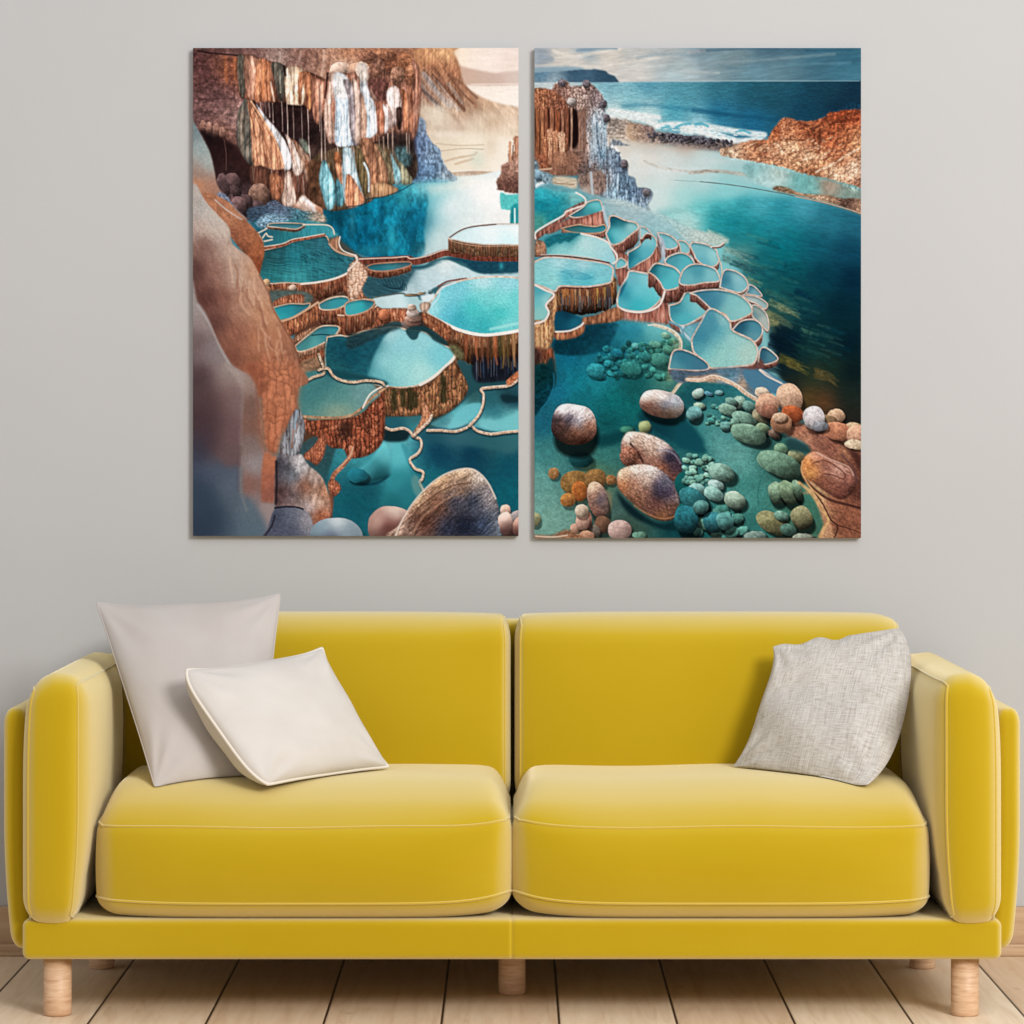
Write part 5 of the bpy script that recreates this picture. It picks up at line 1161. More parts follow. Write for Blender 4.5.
    po([(-200, 60), (0, 40), (300, -20), (700, -10), (990, 90), (990, 1420), (800, 1400), (600, 1180), (520, 1080), (480, 900), (420, 600), (300, 420), (190, 240), (60, 190), (-200, 120)],
       [(0, 120, (190, 222, 216)), (60, 60, (110, 196, 196)), (200, 20, (90, 184, 192)), (150, 110, (30, 140, 148)), (240, 130, (20, 130, 140)), (400, 40, (84, 172, 184)), (650, 40, (76, 156, 172)), (500, 120, (44, 142, 156)), (380, 170, (24, 132, 142)), (800, 120, (46, 118, 136)), (940, 150, (40, 104, 124)), (300, 220, (26, 122, 130)), (560, 240, (16, 112, 124)), (540, 300, (8, 110, 118)), (700, 260, (20, 92, 110)), (900, 280, (18, 72, 94)), (420, 330, (16, 100, 110)), (300, 300, (110, 150, 142)), (340, 400, (40, 104, 108)), (560, 420, (12, 82, 92)), (750, 430, (10, 64, 80)), (920, 450, (8, 46, 66)), (480, 500, (24, 90, 94)), (650, 560, (12, 66, 76)), (850, 620, (6, 42, 56)), (550, 620, (36, 84, 80)), (480, 700, (70, 90, 76)), (600, 760, (10, 44, 54)), (750, 760, (10, 52, 58)), (900, 820, (6, 34, 46)), (500, 800, (6, 28, 42)), (650, 860, (16, 56, 58)), (800, 950, (30, 52, 44)), (560, 940, (16, 34, 40)), (700, 1000, (50, 62, 44)), (920, 980, (12, 32, 36)), (660, 1120, (104, 76, 36)), (760, 1160, (110, 70, 40)), (900, 1100, (30, 44, 40)), (600, 1060, (30, 40, 38)), (880, 1250, (40, 40, 36)), (950, 1350, (30, 34, 36)), (740, 1260, (56, 44, 32))], f=3, smooth=False, tex=[(.07, 8, 2, 8, 3), (.05, 3, 1, 10, 9)])
    # underwater slabs
    for i in range(75):
        t = R.random(); x = 180 + 560 * t + R.uniform(-60, 160); y = 230 + 620 * t + R.uniform(-90, 110)
        if x < 300 and y > 380: continue
        if x < 440 and y > 600: continue
        L = R.uniform(40, 130); c = R.choice(((60, 110, 104), (14, 52, 66), (8, 44, 60), (90, 120, 104), (10, 60, 76), (24, 92, 96)))
        st([(x, y), (x + L * .5, y + L * .14), (x + L, y + L * .32)], R.uniform(1.0, 2.6), c, 2.6, .34, tex=(.25, 3, 1.4, 12))
    for x, y, L, w, c in ((110, 185, 110, 4, (176, 190, 172)), (200, 280, 150, 5, (130, 156, 146)), (190, 330, 170, 5, (96, 134, 130)), (240, 355, 140, 4, (40, 84, 92)), (330, 450, 80, 4, (120, 140, 110)), (430, 520, 120, 4, (60, 104, 96)), (450, 580, 150, 5, (110, 124, 98)), (500, 610, 120, 5, (120, 130, 100)), (450, 670, 70, 10, (140, 136, 92)), (520, 690, 60, 5, (96, 110, 88)), (600, 520, 180, 4, (8, 50, 68)), (540, 370, 120, 4, (12, 82, 92)), (450, 240, 120, 3, (10, 106, 118)), (520, 900, 120, 6, (104, 96, 40)), (560, 930, 110, 6, (120, 108, 50)), (720, 985, 130, 7, (110, 90, 50)), (500, 740, 140, 8, (6, 30, 44)), (460, 800, 160, 10, (6, 26, 40)), (640, 740, 60, 4, (60, 96, 84)), (440, 940, 90, 8, (8, 26, 36)), (620, 830, 130, 3, (30, 72, 66)), (680, 880, 160, 3, (26, 62, 58))):
        for j in range(5): st([(x + R.uniform(-10, 10), y + (j - 2) * w * 1.6), (x + L * .5 + R.uniform(-12, 12), y + L * .18 + (j - 2) * w * 1.5), (x + L * R.uniform(.8, 1.1), y + L * .42 + (j - 2) * w * 1.6)], w * .42, c, 1.8, .5, tex=(.3, 2.5, 1.2, 18), taper=(1.2, .3))
    # cliffs at the right edge
    cr('H')
    po([(320, 575), (400, 565), (440, 565), (460, 530), (490, 480), (520, 445), (570, 440), (620, 460), (700, 460), (760, 440), (800, 410), (860, 400), (990, 390), (990, 850), (900, 820), (800, 790), (720, 780), (640, 760), (570, 735), (500, 720), (400, 700), (300, 680), (180, 660), (160, 620), (240, 600)],
       [(240, 630, (186, 150, 122)), (340, 610, (200, 136, 100)), (390, 600, (160, 90, 56)), (500, 520, (140, 70, 40)), (560, 500, (190, 116, 80)), (560, 610, (214, 160, 122)), (640, 500, (156, 84, 52)), (700, 540, (120, 60, 36)), (860, 420, (130, 56, 30)), (820, 480, (140, 66, 38)), (940, 440, (150, 70, 40)), (800, 570, (166, 84, 50)), (900, 560, (176, 100, 62)), (960, 580, (214, 150, 106)), (660, 660, (214, 160, 122)), (740, 700, (190, 124, 84)), (850, 680, (170, 96, 60)), (930, 740, (224, 180, 148)), (820, 750, (216, 170, 136)), (600, 710, (190, 130, 92)), (450, 680, (186, 126, 92)), (680, 760, (120, 70, 46)), (960, 820, (150, 100, 76))], f=.6, smooth=False, tex=[(.35, 4, 2.4, -35, 3), (.28, 1.6, 1.1, -20, 7)], rough=(1.2, 3))
    for pts, w, c in (([(530, 560), (600, 570), (690, 565)], 1.6, (90, 46, 30)), ([(740, 480), (740, 560), (730, 640)], 2.5, (96, 46, 28)), ([(620, 470), (700, 500), (730, 490)], 3, (104, 52, 34)), ([(800, 480), (860, 460), (960, 450)], 2.5, (100, 44, 26)), ([(560, 650), (640, 630), (720, 600)], 2, (110, 66, 46)), ([(640, 680), (740, 660), (820, 620)], 2, (230, 184, 148)), ([(720, 750), (820, 700), (900, 650), (960, 620)], 2.4, (232, 192, 160)), ([(440, 600), (430, 660)], 2, (120, 66, 44)), ([(400, 660), (440, 620)], 3, (130, 78, 56)), ([(840, 560), (800, 640), (760, 680)], 2.4, (126, 62, 38)), ([(900, 540), (880, 620), (830, 690)], 2.2, (132, 70, 44)), ([(530, 490), (520, 550)], 4, (206, 136, 98)), ([(500, 600), (530, 640)], 4, (226, 176, 140))): st(pts, w, c, 1.3, .65, tex=(.3, 1.6, 1.6))
    cl = [(330, 580), (440, 560), (520, 445), (620, 460), (700, 462), (800, 410), (990, 390), (990, 850), (800, 790), (640, 760), (400, 700), (200, 660)]
    for i in range(170):
        x = R.uniform(330, 970); lo = 470 if x > 500 else 590; y = R.uniform(lo if x < 800 else 420, 660 + (x - 500) * .3)
        L = R.uniform(10, 34); k = R.random(); up = y < 560
        c = ((226, 176, 138) if not up else (198, 118, 76)) if k < .5 else ((96, 50, 32) if up else (120, 74, 52))
        st([(x, y), (x + L * .6, y - L * .35), (x + L, y - L * .3)], R.uniform(.8, 2.2), c, 1.0, .5, tex=(.3, 1.4, 1.4), taper=(1.2, .4))
    # little bay, sand spit and dam line
    po([(330, 700), (500, 725), (640, 765), (800, 800), (990, 860), (990, 920), (800, 890), (640, 870), (480, 850), (350, 800), (300, 740)], [(360, 730, (130, 176, 176)), (500, 760, (176, 196, 188)), (640, 800, (110, 170, 168)), (780, 830, (170, 140, 120)), (900, 880, (130, 150, 140)), (700, 840, (120, 180, 176)), (420, 800, (180, 214, 212))], f=1.6, tex=(.12, 3, 4))
    po([(470, 850), (500, 830), (560, 842), (620, 868), (700, 878), (780, 880), (860, 900), (930, 900), (990, 915), (990, 995), (920, 970), (840, 940), (740, 915), (640, 890), (540, 870)], [(520, 850, (130, 104, 80)), (640, 880, (170, 130, 100)), (800, 890, (140, 104, 80)), (900, 930, (90, 66, 58)), (960, 960, (186, 140, 110)), (760, 905, (200, 160, 128))], f=.7, tex=[(.35, 2, 1.2), (.2, 1.2, 1)])
    st([(-90, 798), (60, 806)], .8, (130, 150, 148), .8, .5); st([(60, 806), (200, 820), (340, 840), (440, 858), (560, 880), (680, 908), (800, 938), (900, 970), (990, 1000)], 1.0, (96, 110, 108), .6, .9)
    st([(600, 890), (720, 915), (840, 945), (990, 990)], 1.0, (216, 170, 140), .6, .8)
    CLIFF = cl
    # ---- rock tower with columns
    cr('G')
    po([(600, 600), (500, 560), (480, 600), (540, 640), (550, 690), (580, 690), (590, 770), (620, 780), (640, 840), (700, 840), (730, 870), (725, 910), (700, 930), (715, 980), (760, 1010), (800, 1040), (600, 1040), (480, 960), (380, 900), (300, 760), (440, 720), (470, 600)],
       [(510, 600, (130, 136, 142)), (520, 660, (96, 110, 124)), (560, 700, (70, 82, 98)), (560, 800, (96, 118, 136)), (440, 800, (120, 104, 100)), (500, 880, (110, 136, 154)), (600, 880, (84, 104, 124)), (690, 870, (84, 92, 108)), (660, 960, (100, 118, 132)), (720, 1000, (150, 166, 170)), (400, 850, (150, 160, 164)), (540, 960, (140, 162, 172))], f=.6, smooth=False, tex=[(.3, 1.6, 7, 0, 3), (.2, 2, 2, 0, 6)], rough=(1, 2.5))
    for x, y0, y1 in ((470, 770, 900), (500, 820, 930), (530, 760, 950), (580, 860, 960), (620, 880, 1000), (380, 760, 890), (445, 740, 850), (660, 900, 1000)): st([(x, y0), (x - 4, (y0 + y1) / 2), (x + 4, y1)], 1.5, (170, 190, 204), 1.2, .6)
    po([(40, 280), (90, 275), (155, 285), (165, 250), (205, 230), (240, 232), (258, 262), (310, 262), (345, 238), (385, 255), (412, 280), (440, 310), (450, 340), (465, 360), (455, 400), (470, 440), (465, 500), (470, 600), (450, 700), (400, 745), (300, 770), (160, 770), (80, 740), (40, 740)],
       [(100, 310, (140, 82, 54)), (200, 260, (150, 110, 96)), (150, 300, (110, 70, 58)), (230, 320, (120, 90, 80)), (340, 280, (130, 104, 96)), (410, 310, (120, 104, 104)), (300, 330, (150, 126, 114)), (340, 420, (120, 92, 80)), (400, 440, (140, 150, 158)), (440, 500, (150, 166, 176)), (400, 600, (160, 176, 186)), (440, 650, (96, 120, 138)), (340, 600, (140, 106, 90)), (300, 680, (136, 96, 78)), (200, 700, (150, 100, 74)), (350, 720, (100, 86, 84)), (90, 650, (140, 84, 58)), (90, 450, (130, 74, 48)), (200, 500, (90, 52, 36))], f=.5, smooth=False, tex=[(.32, 2, 2.4, 0, 3), (.22, 1.1, 1.1, 0, 7)], rough=(.9, 2))
    knobs([(150, 290), (165, 250), (205, 230), (240, 232), (258, 262), (310, 262), (345, 238), (385, 255), (412, 280), (440, 310), (450, 340), (465, 360), (455, 400), (380, 420), (320, 400), (250, 380), (190, 340)], 3.2, 4.2, .8, 31)
    knobs([(340, 420), (460, 400), (470, 500), (470, 620), (450, 700), (380, 740), (350, 700), (330, 560)], 2.6, 12, .6, 35)
    knobs([(480, 600), (540, 640), (560, 700), (600, 790), (640, 850), (700, 860), (720, 910), (700, 960), (740, 1010), (620, 1010), (480, 930), (440, 800)], 4.0, 11, .75, 41)
    for x, y in ((445, 365), (565, 705), (690, 868), (350, 250), (210, 245), (462, 445)): peb(x, y, 22, 24, 0, (104, 96, 100), shadow=.25, tex=(.3, 1.3, 1.3), f=1)
    # dark recess and columns
    po([(255, 390), (290, 395), (306, 450), (308, 560), (290, 610), (262, 612), (240, 560), (240, 430)], (30, 18, 16), f=.9)
    po([(60, 400), (110, 390), (160, 380), (250, 400), (250, 620), (200, 640), (140, 720), (70, 640)], [(80, 500, (70, 38, 26)), (130, 440, (50, 26, 20)), (180, 480, (90, 50, 34)), (230, 500, (60, 34, 26)), (120, 640, (90, 50, 34))], f=1, a=.9, tex=(.3, 1.2, 8))
    for x, y0, y1, w, c in ((70, 330, 650, 3.4, (164, 98, 62)), (95, 350, 690, 3.0, (182, 116, 78)), (118, 380, 720, 2.6, (150, 88, 60)), (150, 370, 560, 3.4, (176, 112, 82)), (182, 370, 540, 4.4, (160, 90, 58)), (212, 400, 560, 2.6, (178, 118, 90)), (236, 390, 620, 3.2, (140, 84, 60)), (263, 390, 620, 1.8, (186, 140, 116)), (312, 420, 620, 3.4, (150, 110, 92)), (335, 400, 640, 3, (130, 96, 82)), (140, 520, 700, 4.2, (196, 134, 100)), (172, 530, 700, 4, (190, 126, 92)), (208, 540, 690, 5.4, (200, 146, 114)), (108, 560, 720, 3.2, (180, 112, 78))):
        st([(x, y0), (x + 3, (y0 + y1) / 2), (x, y1)], w, c, 1.2, .92, tex=[(.3, 1.1, 5)], taper=(1.3, .8))
    knobs([(105, 520), (150, 490), (180, 510), (235, 530), (235, 640), (110, 650)], 2.2, 3.4, .6, 61)
    po([(50, 285), (100, 275), (160, 290), (215, 330), (240, 380), (190, 410), (150, 380), (110, 400), (60, 390)], [(80, 320, (150, 92, 62)), (150, 330, (136, 84, 60)), (210, 370, (120, 74, 56))], f=.8, tex=[(.3, 1.4, 3), (.2, 1.2, 1.2)]); knobs([(50, 285), (100, 275), (160, 290), (215, 330), (240, 380), (190, 410), (150, 380), (110, 400), (60, 390)], 2.8, 6, .7, 63)
    peb(265, 350, 26, 22, 0, (176, 164, 158), shadow=.2)
    for x, y0, y1 in ((385, 450, 700), (400, 420, 650), (420, 480, 690), (440, 440, 600), (370, 560, 720), (455, 520, 650)): st([(x, y0), (x + 4, (y0 + y1) / 2), (x, y1)], 1.8, (170, 190, 204), 1.2, .6, tex=(.2, 1.2, 4))
    st([(408, 470), (412, 560), (430, 660)], 1.4, (60, 84, 104), 1.2, .6)
    po([(150, 640), (250, 640), (290, 650), (290, 760), (160, 765)], [(180, 680, (170, 116, 88)), (260, 700, (150, 104, 84)), (220, 750, (124, 88, 72))], f=1, a=.7, tex=[(.3, 1.4, 4), (.2, 1.2, 1.2)])
    po([(60, 660), (110, 650), (135, 700), (120, 735), (70, 730)], (156, 92, 64), f=.8, tex=(.3, 1.6, 2))
    # foot of the tower
    po([(40, 690), (70, 690), (90, 740), (150, 770), (165, 850), (150, 880), (40, 890)], (120, 142, 152), f=.8, tex=[(.4, 2, 2.4)]); peb(88, 838, 28, 32, 0, (190, 204, 212), shadow=.3); peb(75, 770, 18, 30, 0, (130, 160, 176), shadow=.3); peb(130, 840, 16, 24, 0, (120, 150, 160), shadow=.3)
    po([(160, 780), (280, 785), (300, 810), (280, 850), (180, 850)], (206, 186, 160), f=1, tex=(.14, 4, 1.6)); st([(170, 815), (280, 822)], 1.2, (150, 116, 88), .8, .7); st([(85, 738), (150, 732)], 1.8, (206, 160, 130), .7)
    po([(300, 780), (340, 760), (440, 750), (460, 850), (400, 880), (320, 850)], (136, 112, 102), f=1, tex=[(.35, 1.6, 3)]); st([(375, 755), (385, 880)], 2.6, (190, 206, 214), 1.2, .8)
    for a_ in ((330, 860, 60, 26, (206, 206, 198), .6), (480, 930, 80, 24, (170, 190, 196), .45), (740, 940, 50, 90, (206, 224, 222), .45), (620, 700, 30, 60, (206, 218, 216), .35), (700, 1010, 90, 20, (190, 206, 208), .5)): mist(*a_)
    cr('H'); knobs(CLIFF, 4.5, 5.5, .45, 51)
    # ---- terraces of the right canvas, back to front
    cr('I')
    po([(40, -40), (420, -20), (700, 60), (830, 130), (920, 220), (1020, 250), (1110, 320), (1120, 420), (1220, 440), (1290, 560), (1340, 640), (1330, 760), (1360, 880), (1330, 950), (1200, 1030), (1000, 1040), (900, 900), (500, 700), (40, 700)], [(300, 200, (80, 150, 160)), (700, 300, (90, 150, 164)), (1000, 400, (110, 170, 180)), (1100, 500, (120, 176, 184)), (800, 600, (80, 150, 164)), (200, 600, (60, 120, 136)), (1000, 800, (90, 150, 166)), (1000, 300, (150, 190, 196)), (600, 60, (170, 190, 194)), (800, 160, (166, 200, 202))], f=1, tex=(.08, 3, 2))
    po([(440, 10), (600, 40), (760, 90), (840, 150), (920, 230), (1040, 260), (1160, 240), (1100, 200), (950, 160), (820, 100), (700, 60), (560, 0)], [(560, 30, (176, 196, 198)), (700, 90, (190, 206, 206)), (840, 120, (160, 196, 196)), (1000, 220, (190, 206, 200)), (1100, 230, (170, 190, 178))], f=1.2, tex=(.14, 2, 1.4))
    # left turquoise pool
    po([(40, -50), (200, -48), (310, -40), (345, 0), (335, 25), (230, 60), (210, 90), (120, 150), (40, 190)], [(100, -30, (60, 176, 190)), (180, 0, (20, 140, 160)), (100, 30, (20, 130, 146)), (270, -20, (140, 196, 196)), (160, 80, (30, 130, 140)), (80, 120, (80, 150, 140)), (220, 0, (50, 140, 146)), (190, -44, (110, 190, 194))], f=.8, tex=(.12, 3, 2))
    drape([(230, 60), (330, 10), (340, 30), (330, 60), (250, 95), (120, 190), (60, 230), (50, 200), (120, 150), (215, 95)], TERP, seed=120, sx=1.3, sy=6)
    st([(290, -42), (330, -20), (346, 5), (336, 30), (300, 42), (235, 66), (215, 90), (120, 143), (60, 185), (60, 220)], 1.8, RIMW, .7, tex=(.15, 3, 3))
    pool([(250, 90), (330, 40), (360, 10), (420, 0), (440, 40), (440, 60), (380, 85), (290, 100)], [(300, 80, (50, 120, 132)), (400, 30, (110, 196, 200)), (380, 70, (70, 150, 156))], 8, TERP, RIMW, 1.5, seed=121)
    drape([(235, 110), (300, 105), (440, 65), (450, 110), (455, 160), (380, 150), (250, 150), (150, 190), (120, 180)], TERP, seed=122, sx=1.3, sy=6)
    st([(445, 40), (455, 90), (480, 160), (500, 210)], 3, (190, 206, 216), 1.4, .8)
    pool([(210, 160), (300, 140), (340, 145), (400, 150), (450, 140), (462, 165), (430, 185), (350, 190), (250, 180)], [(270, 150, (60, 110, 112)), (400, 160, (60, 140, 150))], 5, TERP, (222, 180, 150), 1.5, seed=123)
    pool([(460, 190), (480, 150), (480, 100), (510, 90), (570, 115), (630, 130), (645, 160), (610, 190), (580, 215), (540, 245), (490, 250)], [(500, 110, (24, 92, 106)), (560, 120, (40, 110, 122)), (600, 150, (150, 204, 206)), (520, 200, (110, 196, 204)), (560, 220, (130, 200, 204)), (480, 220, (50, 140, 152))], 11, TERP, RIMW, 1.8, seed=124)
    pool([(585, 300), (650, 260), (660, 230), (700, 195), (740, 215), (750, 260), (715, 320), (650, 360), (590, 395)], [(600, 330, (24, 100, 116)), (700, 230, (130, 196, 204)), (690, 300, (96, 176, 188)), (630, 350, (80, 166, 178))], 8, TERP, RIMW, 1.6, seed=126)
    drape([(590, 400), (660, 360), (720, 320), (750, 265), (775, 300), (770, 340), (700, 410), (640, 410)], TERP, seed=127, sx=1.3, sy=6)
    pool([(655, 150), (690, 160), (720, 195), (690, 190), (660, 220), (655, 180)], (150, 200, 206), 4, TERP, RIMW, 1.2, seed=128)
    pool([(755, 185), (810, 195), (850, 220), (872, 250), (860, 270), (810, 280), (780, 250)], [(780, 220, (110, 176, 186)), (840, 250, (130, 190, 196))], 8, TERP, RIMW, 1.5, seed=129)
    po([(760, 210), (790, 230), (800, 330), (785, 360), (775, 300)], (170, 180, 190), f=.8, tex=(.2, 1.2, 6))
    pool([(870, 230), (910, 235), (938, 270), (930, 300), (890, 300), (880, 260)], (130, 190, 196), 5, TERP, RIMW, 1.4, seed=130)
    pool([(800, 340), (820, 320), (880, 300), (930, 315), (960, 350), (970, 390), (945, 420), (900, 435), (860, 390), (800, 360)], [(840, 330, (80, 150, 162)), (920, 350, (90, 176, 186)), (930, 400, (100, 180, 190))], 9, TERP, RIMW, 1.6, seed=131)
    # pale flat pool in the middle
    po([(110, 220), (210, 190), (320, 190), (420, 220), (490, 250), (520, 330), (500, 360), (400, 350), (250, 325), (130, 310), (120, 270)], [(170, 220, (30, 110, 122)), (260, 200, (40, 130, 140)), (200, 280, (150, 214, 214)), (340, 250, (190, 228, 226)), (440, 280, (170, 216, 220)), (300, 310, (170, 222, 222)), (480, 330, (150, 206, 214))], f=.6, tex=(.04, 2, 1.5))
    po([(115, 230), (200, 190), (320, 190), (290, 210), (250, 240), (230, 232), (200, 250), (180, 240), (130, 270)], (30, 110, 122), f=.7, a=.9, tex=(.15, 3, 2))
    drape([(480, 250), (520, 290), (580, 310), (578, 350), (520, 400), (515, 330)], TERP, seed=132, sx=1.4, sy=5)
    pool([(520, 350), (545, 330), (575, 350), (570, 375), (520, 390)], (120, 190, 198), 5, TERP, RIMW, 1.4, seed=134)
    st([(320, 192), (400, 210), (470, 240), (490, 270), (520, 310), (522, 345), (500, 362)], 1.8, RIMW, .7)
    drape([(520, 400), (570, 390), (585, 420), (575, 470), (535, 490), (525, 450)], TERP, seed=133, sx=1.4, sy=6)
    drape([(60, 235), (90, 230), (115, 250), (120, 310), (60, 320)], TN_, seed=135, sx=2, sy=3)
    # colourful round basin
    rb = [(30, 370), (90, 335), (140, 325), (220, 328), (320, 338), (400, 350), (470, 366), (500, 390), (495, 440), (480, 470), (380, 490), (300, 492), (200, 490), (170, 520), (120, 500), (60, 480), (30, 480)]
    BASP = ((60, 30, 24), (150, 90, 50), (110, 62, 44), (206, 150, 90), (44, 42, 48), (180, 116, 60), (90, 60, 50))
    p.wall([(165, 520), (200, 490), (300, 492), (400, 488), (480, 470), (500, 440), (520, 450), (510, 480), (400, 520), (250, 530)], 22, BASP, .85, 141, 1.3, 10)
    for x in range(200, 500, 14):
        c = R.choice(((196, 120, 60), (216, 160, 70), (140, 76, 48), (90, 70, 60), (206, 150, 110), (60, 66, 80), (160, 84, 50)))
        st([(x, 498), (x + 2, 540), (x + 1, R.uniform(560, 600))], 2.4, c, 1.2, .65, taper=(1, .4))
    for x in range(200, 500, 9): st([(x, R.uniform(540, 570)), (x, R.uniform(590, 640))], .7, R.choice(((120, 130, 140), (60, 50, 50), (150, 90, 60), (90, 110, 130))), .6, .7)
    pool(rb, [(90, 400, (140, 206, 210)), (200, 350, (170, 216, 222)), (330, 360, (170, 212, 220)), (450, 390, (130, 196, 206)), (240, 440, (84, 176, 190)), (350, 450, (90, 186, 198)), (160, 460, (150, 214, 214)), (440, 450, (126, 200, 208)), (110, 480, (130, 206, 206)), (280, 400, (140, 206, 214))], 3, TERP, RIMW, 2.0, seed=142, inner=.1, tex=(.08, 4, 1.2))
    for i in range(6): st([(200 + i * 14, 440 + i * 4 - 30), (270, 420 + i * 9 - 20), (390 - i * 8, 440 + i * 3)], .8, (60, 140, 166), .8, .55)
    st([(60, 318), (200, 318), (330, 332), (420, 346), (480, 358)], 1.6, (104, 62, 56), .8, tex=(.6, 1.6, 1.6)); st([(90, 312), (220, 312), (340, 324), (430, 340)], .9, (216, 190, 176), .6, .8)
    # next basin (blue)
    bb = [(525, 560), (545, 500), (580, 440), (595, 405), (650, 410), (730, 430), (760, 470), (790, 500), (785, 540), (750, 590), (700, 625), (640, 635), (570, 625), (530, 605)]
    p.wall(bb, 15, TERP, .5, 144, 1.4, 8)
    drape([(790, 520), (815, 590), (812, 700), (760, 710), (700, 640), (760, 600)], TERP, seed=145, sx=1.6, sy=8)
    pool(bb, [(600, 430, (110, 180, 192)), (560, 540, (50, 140, 158)), (700, 450, (140, 206, 214)), (650, 520, (110, 196, 206)), (740, 540, (110, 200, 206)), (640, 600, (60, 176, 186)), (720, 600, (80, 186, 190)), (545, 590, (96, 180, 190))], 3, TERP, RIMW, 2.0, seed=146, inner=.15)
    po([(545, 500), (580, 460), (570, 490), (540, 550)], (30, 96, 116), f=1)
    pool([(700, 410), (740, 362), (800, 370), (850, 385), (880, 415), (905, 455), (895, 480), (850, 505), (795, 510), (770, 470), (735, 430)], [(730, 390, (30, 96, 110)), (780, 400, (80, 166, 176)), (860, 430, (100, 186, 194)), (820, 480, (90, 186, 194))], 11, TERP, RIMW, 1.8, seed=147)
    pool([(905, 490), (960, 480), (1024, 470), (1100, 455), (1120, 440), (1110, 350), (1060, 330), (1000, 330), (975, 380), (960, 430)], [(1000, 380, (90, 150, 164)), (1080, 380, (120, 186, 192)), (1060, 440, (130, 190, 196)), (940, 470, (80, 140, 156))], 6, TERP, RIMW, 1.5, seed=148)
    # lower row
    pool([(820, 600), (880, 580), (915, 525), (960, 530), (1030, 555), (1040, 580), (1020, 600), (1030, 640), (960, 690), (890, 715), (830, 680)], [(850, 610, (60, 130, 146)), (930, 560, (100, 176, 184)), (980, 600, (130, 196, 200)), (900, 680, (84, 176, 186))], 7, TERP, RIMW, 1.8, seed=149)
    po([(815, 690), (880, 715), (900, 745), (960, 850), (1024, 890), (1080, 900), (1090, 700), (1040, 690), (960, 700), (890, 720)], [(860, 720, (96, 156, 172)), (1000, 760, (84, 150, 166)), (1040, 850, (120, 180, 184)), (940, 780, (130, 180, 190))], f=.8, tex=(.08, 3, 2))
    st([(900, 720), (890, 745), (940, 800), (955, 850), (960, 870)], 3, (200, 214, 222), 1, .9); st([(815, 690), (880, 720), (900, 760), (930, 830)], 2, (110, 160, 176), 1)
    drape([(525, 620), (640, 640), (720, 630), (790, 580), (815, 640), (810, 710), (700, 715), (580, 710), (530, 690)], TERP, seed=155, sx=1.5, sy=8)
    st([(530, 610), (580, 630), (650, 638), (720, 625), (770, 590), (795, 520)], 2.2, RIMW, .7)
    # ---- clear pool full of stones
    cr('K')
    po([(40, -300), (170, -170), (320, -270), (520, -290), (800, -260), (1000, -120), (1250, 20), (1340, 140), (1500, 400), (1800, 500), (1950, 1000), (40, 1000)],
       [(300, -200, (12, 70, 84)), (420, -200, (14, 66, 80)), (560, -220, (60, 150, 166)), (760, -250, (120, 190, 196)), (250, -60, (20, 110, 136)), (400, -80, (30, 120, 140)), (500, -120, (26, 100, 116)), (120, 60, (20, 60, 64)), (180, 100, (30, 120, 150)), (280, 60, (24, 130, 144)), (420, 50, (36, 140, 150)), (340, 180, (24, 110, 118)), (500, 180, (18, 110, 112)), (600, 220, (20, 104, 104)), (480, 300, (16, 84, 88)), (100, 300, (30, 100, 120)), (620, 80, (24, 84, 84)), (140, 480, (70, 136, 136)), (100, 650, (110, 162, 154)), (120, 850, (124, 166, 152)), (200, 850, (116, 158, 146)), (200, 540, (84, 140, 136)), (90, 760, (116, 164, 154)), (440, 880, (90, 116, 104)), (520, 760, (70, 100, 96)), (260, 520, (50, 104, 106)), (450, 470, (60, 120, 116)), (450, 700, (84, 116, 100)), (560, 900, (60, 80, 70)), (380, 620, (110, 120, 80)), (800, 350, (20, 76, 84)), (900, 350, (24, 84, 94)), (800, 60, (80, 130, 116)), (950, 150, (24, 84, 92)), (1100, 60, (36, 104, 112)), (1000, 330, (64, 136, 136)), (1100, 380, (96, 156, 152)), (1200, 480, (106, 164, 156)), (1130, 460, (104, 160, 156)), (1240, 560, (100, 160, 152)), (1260, 740, (84, 146, 138)), (1180, 330, (70, 130, 132)), (1060, 300, (90, 150, 146)), (1000, 500, (40, 100, 100)), (1250, 650, (64, 130, 124)), (1300, 850, (56, 116, 110)), (900, 900, (18, 70, 76)), (1100, 900, (30, 90, 90)), (1500, 700, (70, 120, 104)), (1550, 900, (70, 110, 90)), (1400, 500, (40, 80, 74)), (1150, 240, (44, 112, 114))], f=1.4, smooth=False, tex=[(.07, 5, 4), (.10, 1.4, 1.2)])
    # reflection of the basin
    cr('I')
    po([(165, 800), (250, 780), (340, 720), (520, 700), (520, 750), (490, 800), (470, 850), (380, 875), (290, 885), (170, 870)], [(250, 820, (10, 60, 74)), (420, 780, (14, 56, 70)), (480, 730, (20, 76, 92)), (350, 860, (14, 64, 78))], f=.8, tex=(.2, 3, 3))
    po([(520, 710), (700, 715), (780, 720), (840, 760), (800, 800), (650, 790), (530, 760)], [(600, 740, (50, 140, 160)), (740, 740, (110, 186, 190)), (560, 770, (36, 116, 136))], f=2, a=.7)
    # left cut pool at the seam of the canvases
    po([(40, 500), (60, 485), (110, 510), (160, 540), (120, 590), (130, 640), (110, 680), (50, 705)], [(80, 520, (80, 160, 172)), (120, 570, (150, 206, 208)), (80, 640, (140, 196, 190)), (70, 580, (110, 186, 192))], f=.6)
    drape([(40, 700), (110, 680), (140, 640), (120, 600), (165, 530), (185, 560), (180, 700), (150, 820), (110, 860), (40, 870)], ((90, 52, 34), (166, 104, 66), (206, 160, 110), (130, 80, 52), (226, 196, 150)), seed=151, sx=2.4, sy=6)
    st([(50, 480), (110, 510), (165, 540), (120, 595), (135, 640), (110, 685), (50, 705)], 2.2, RIMW, .7)
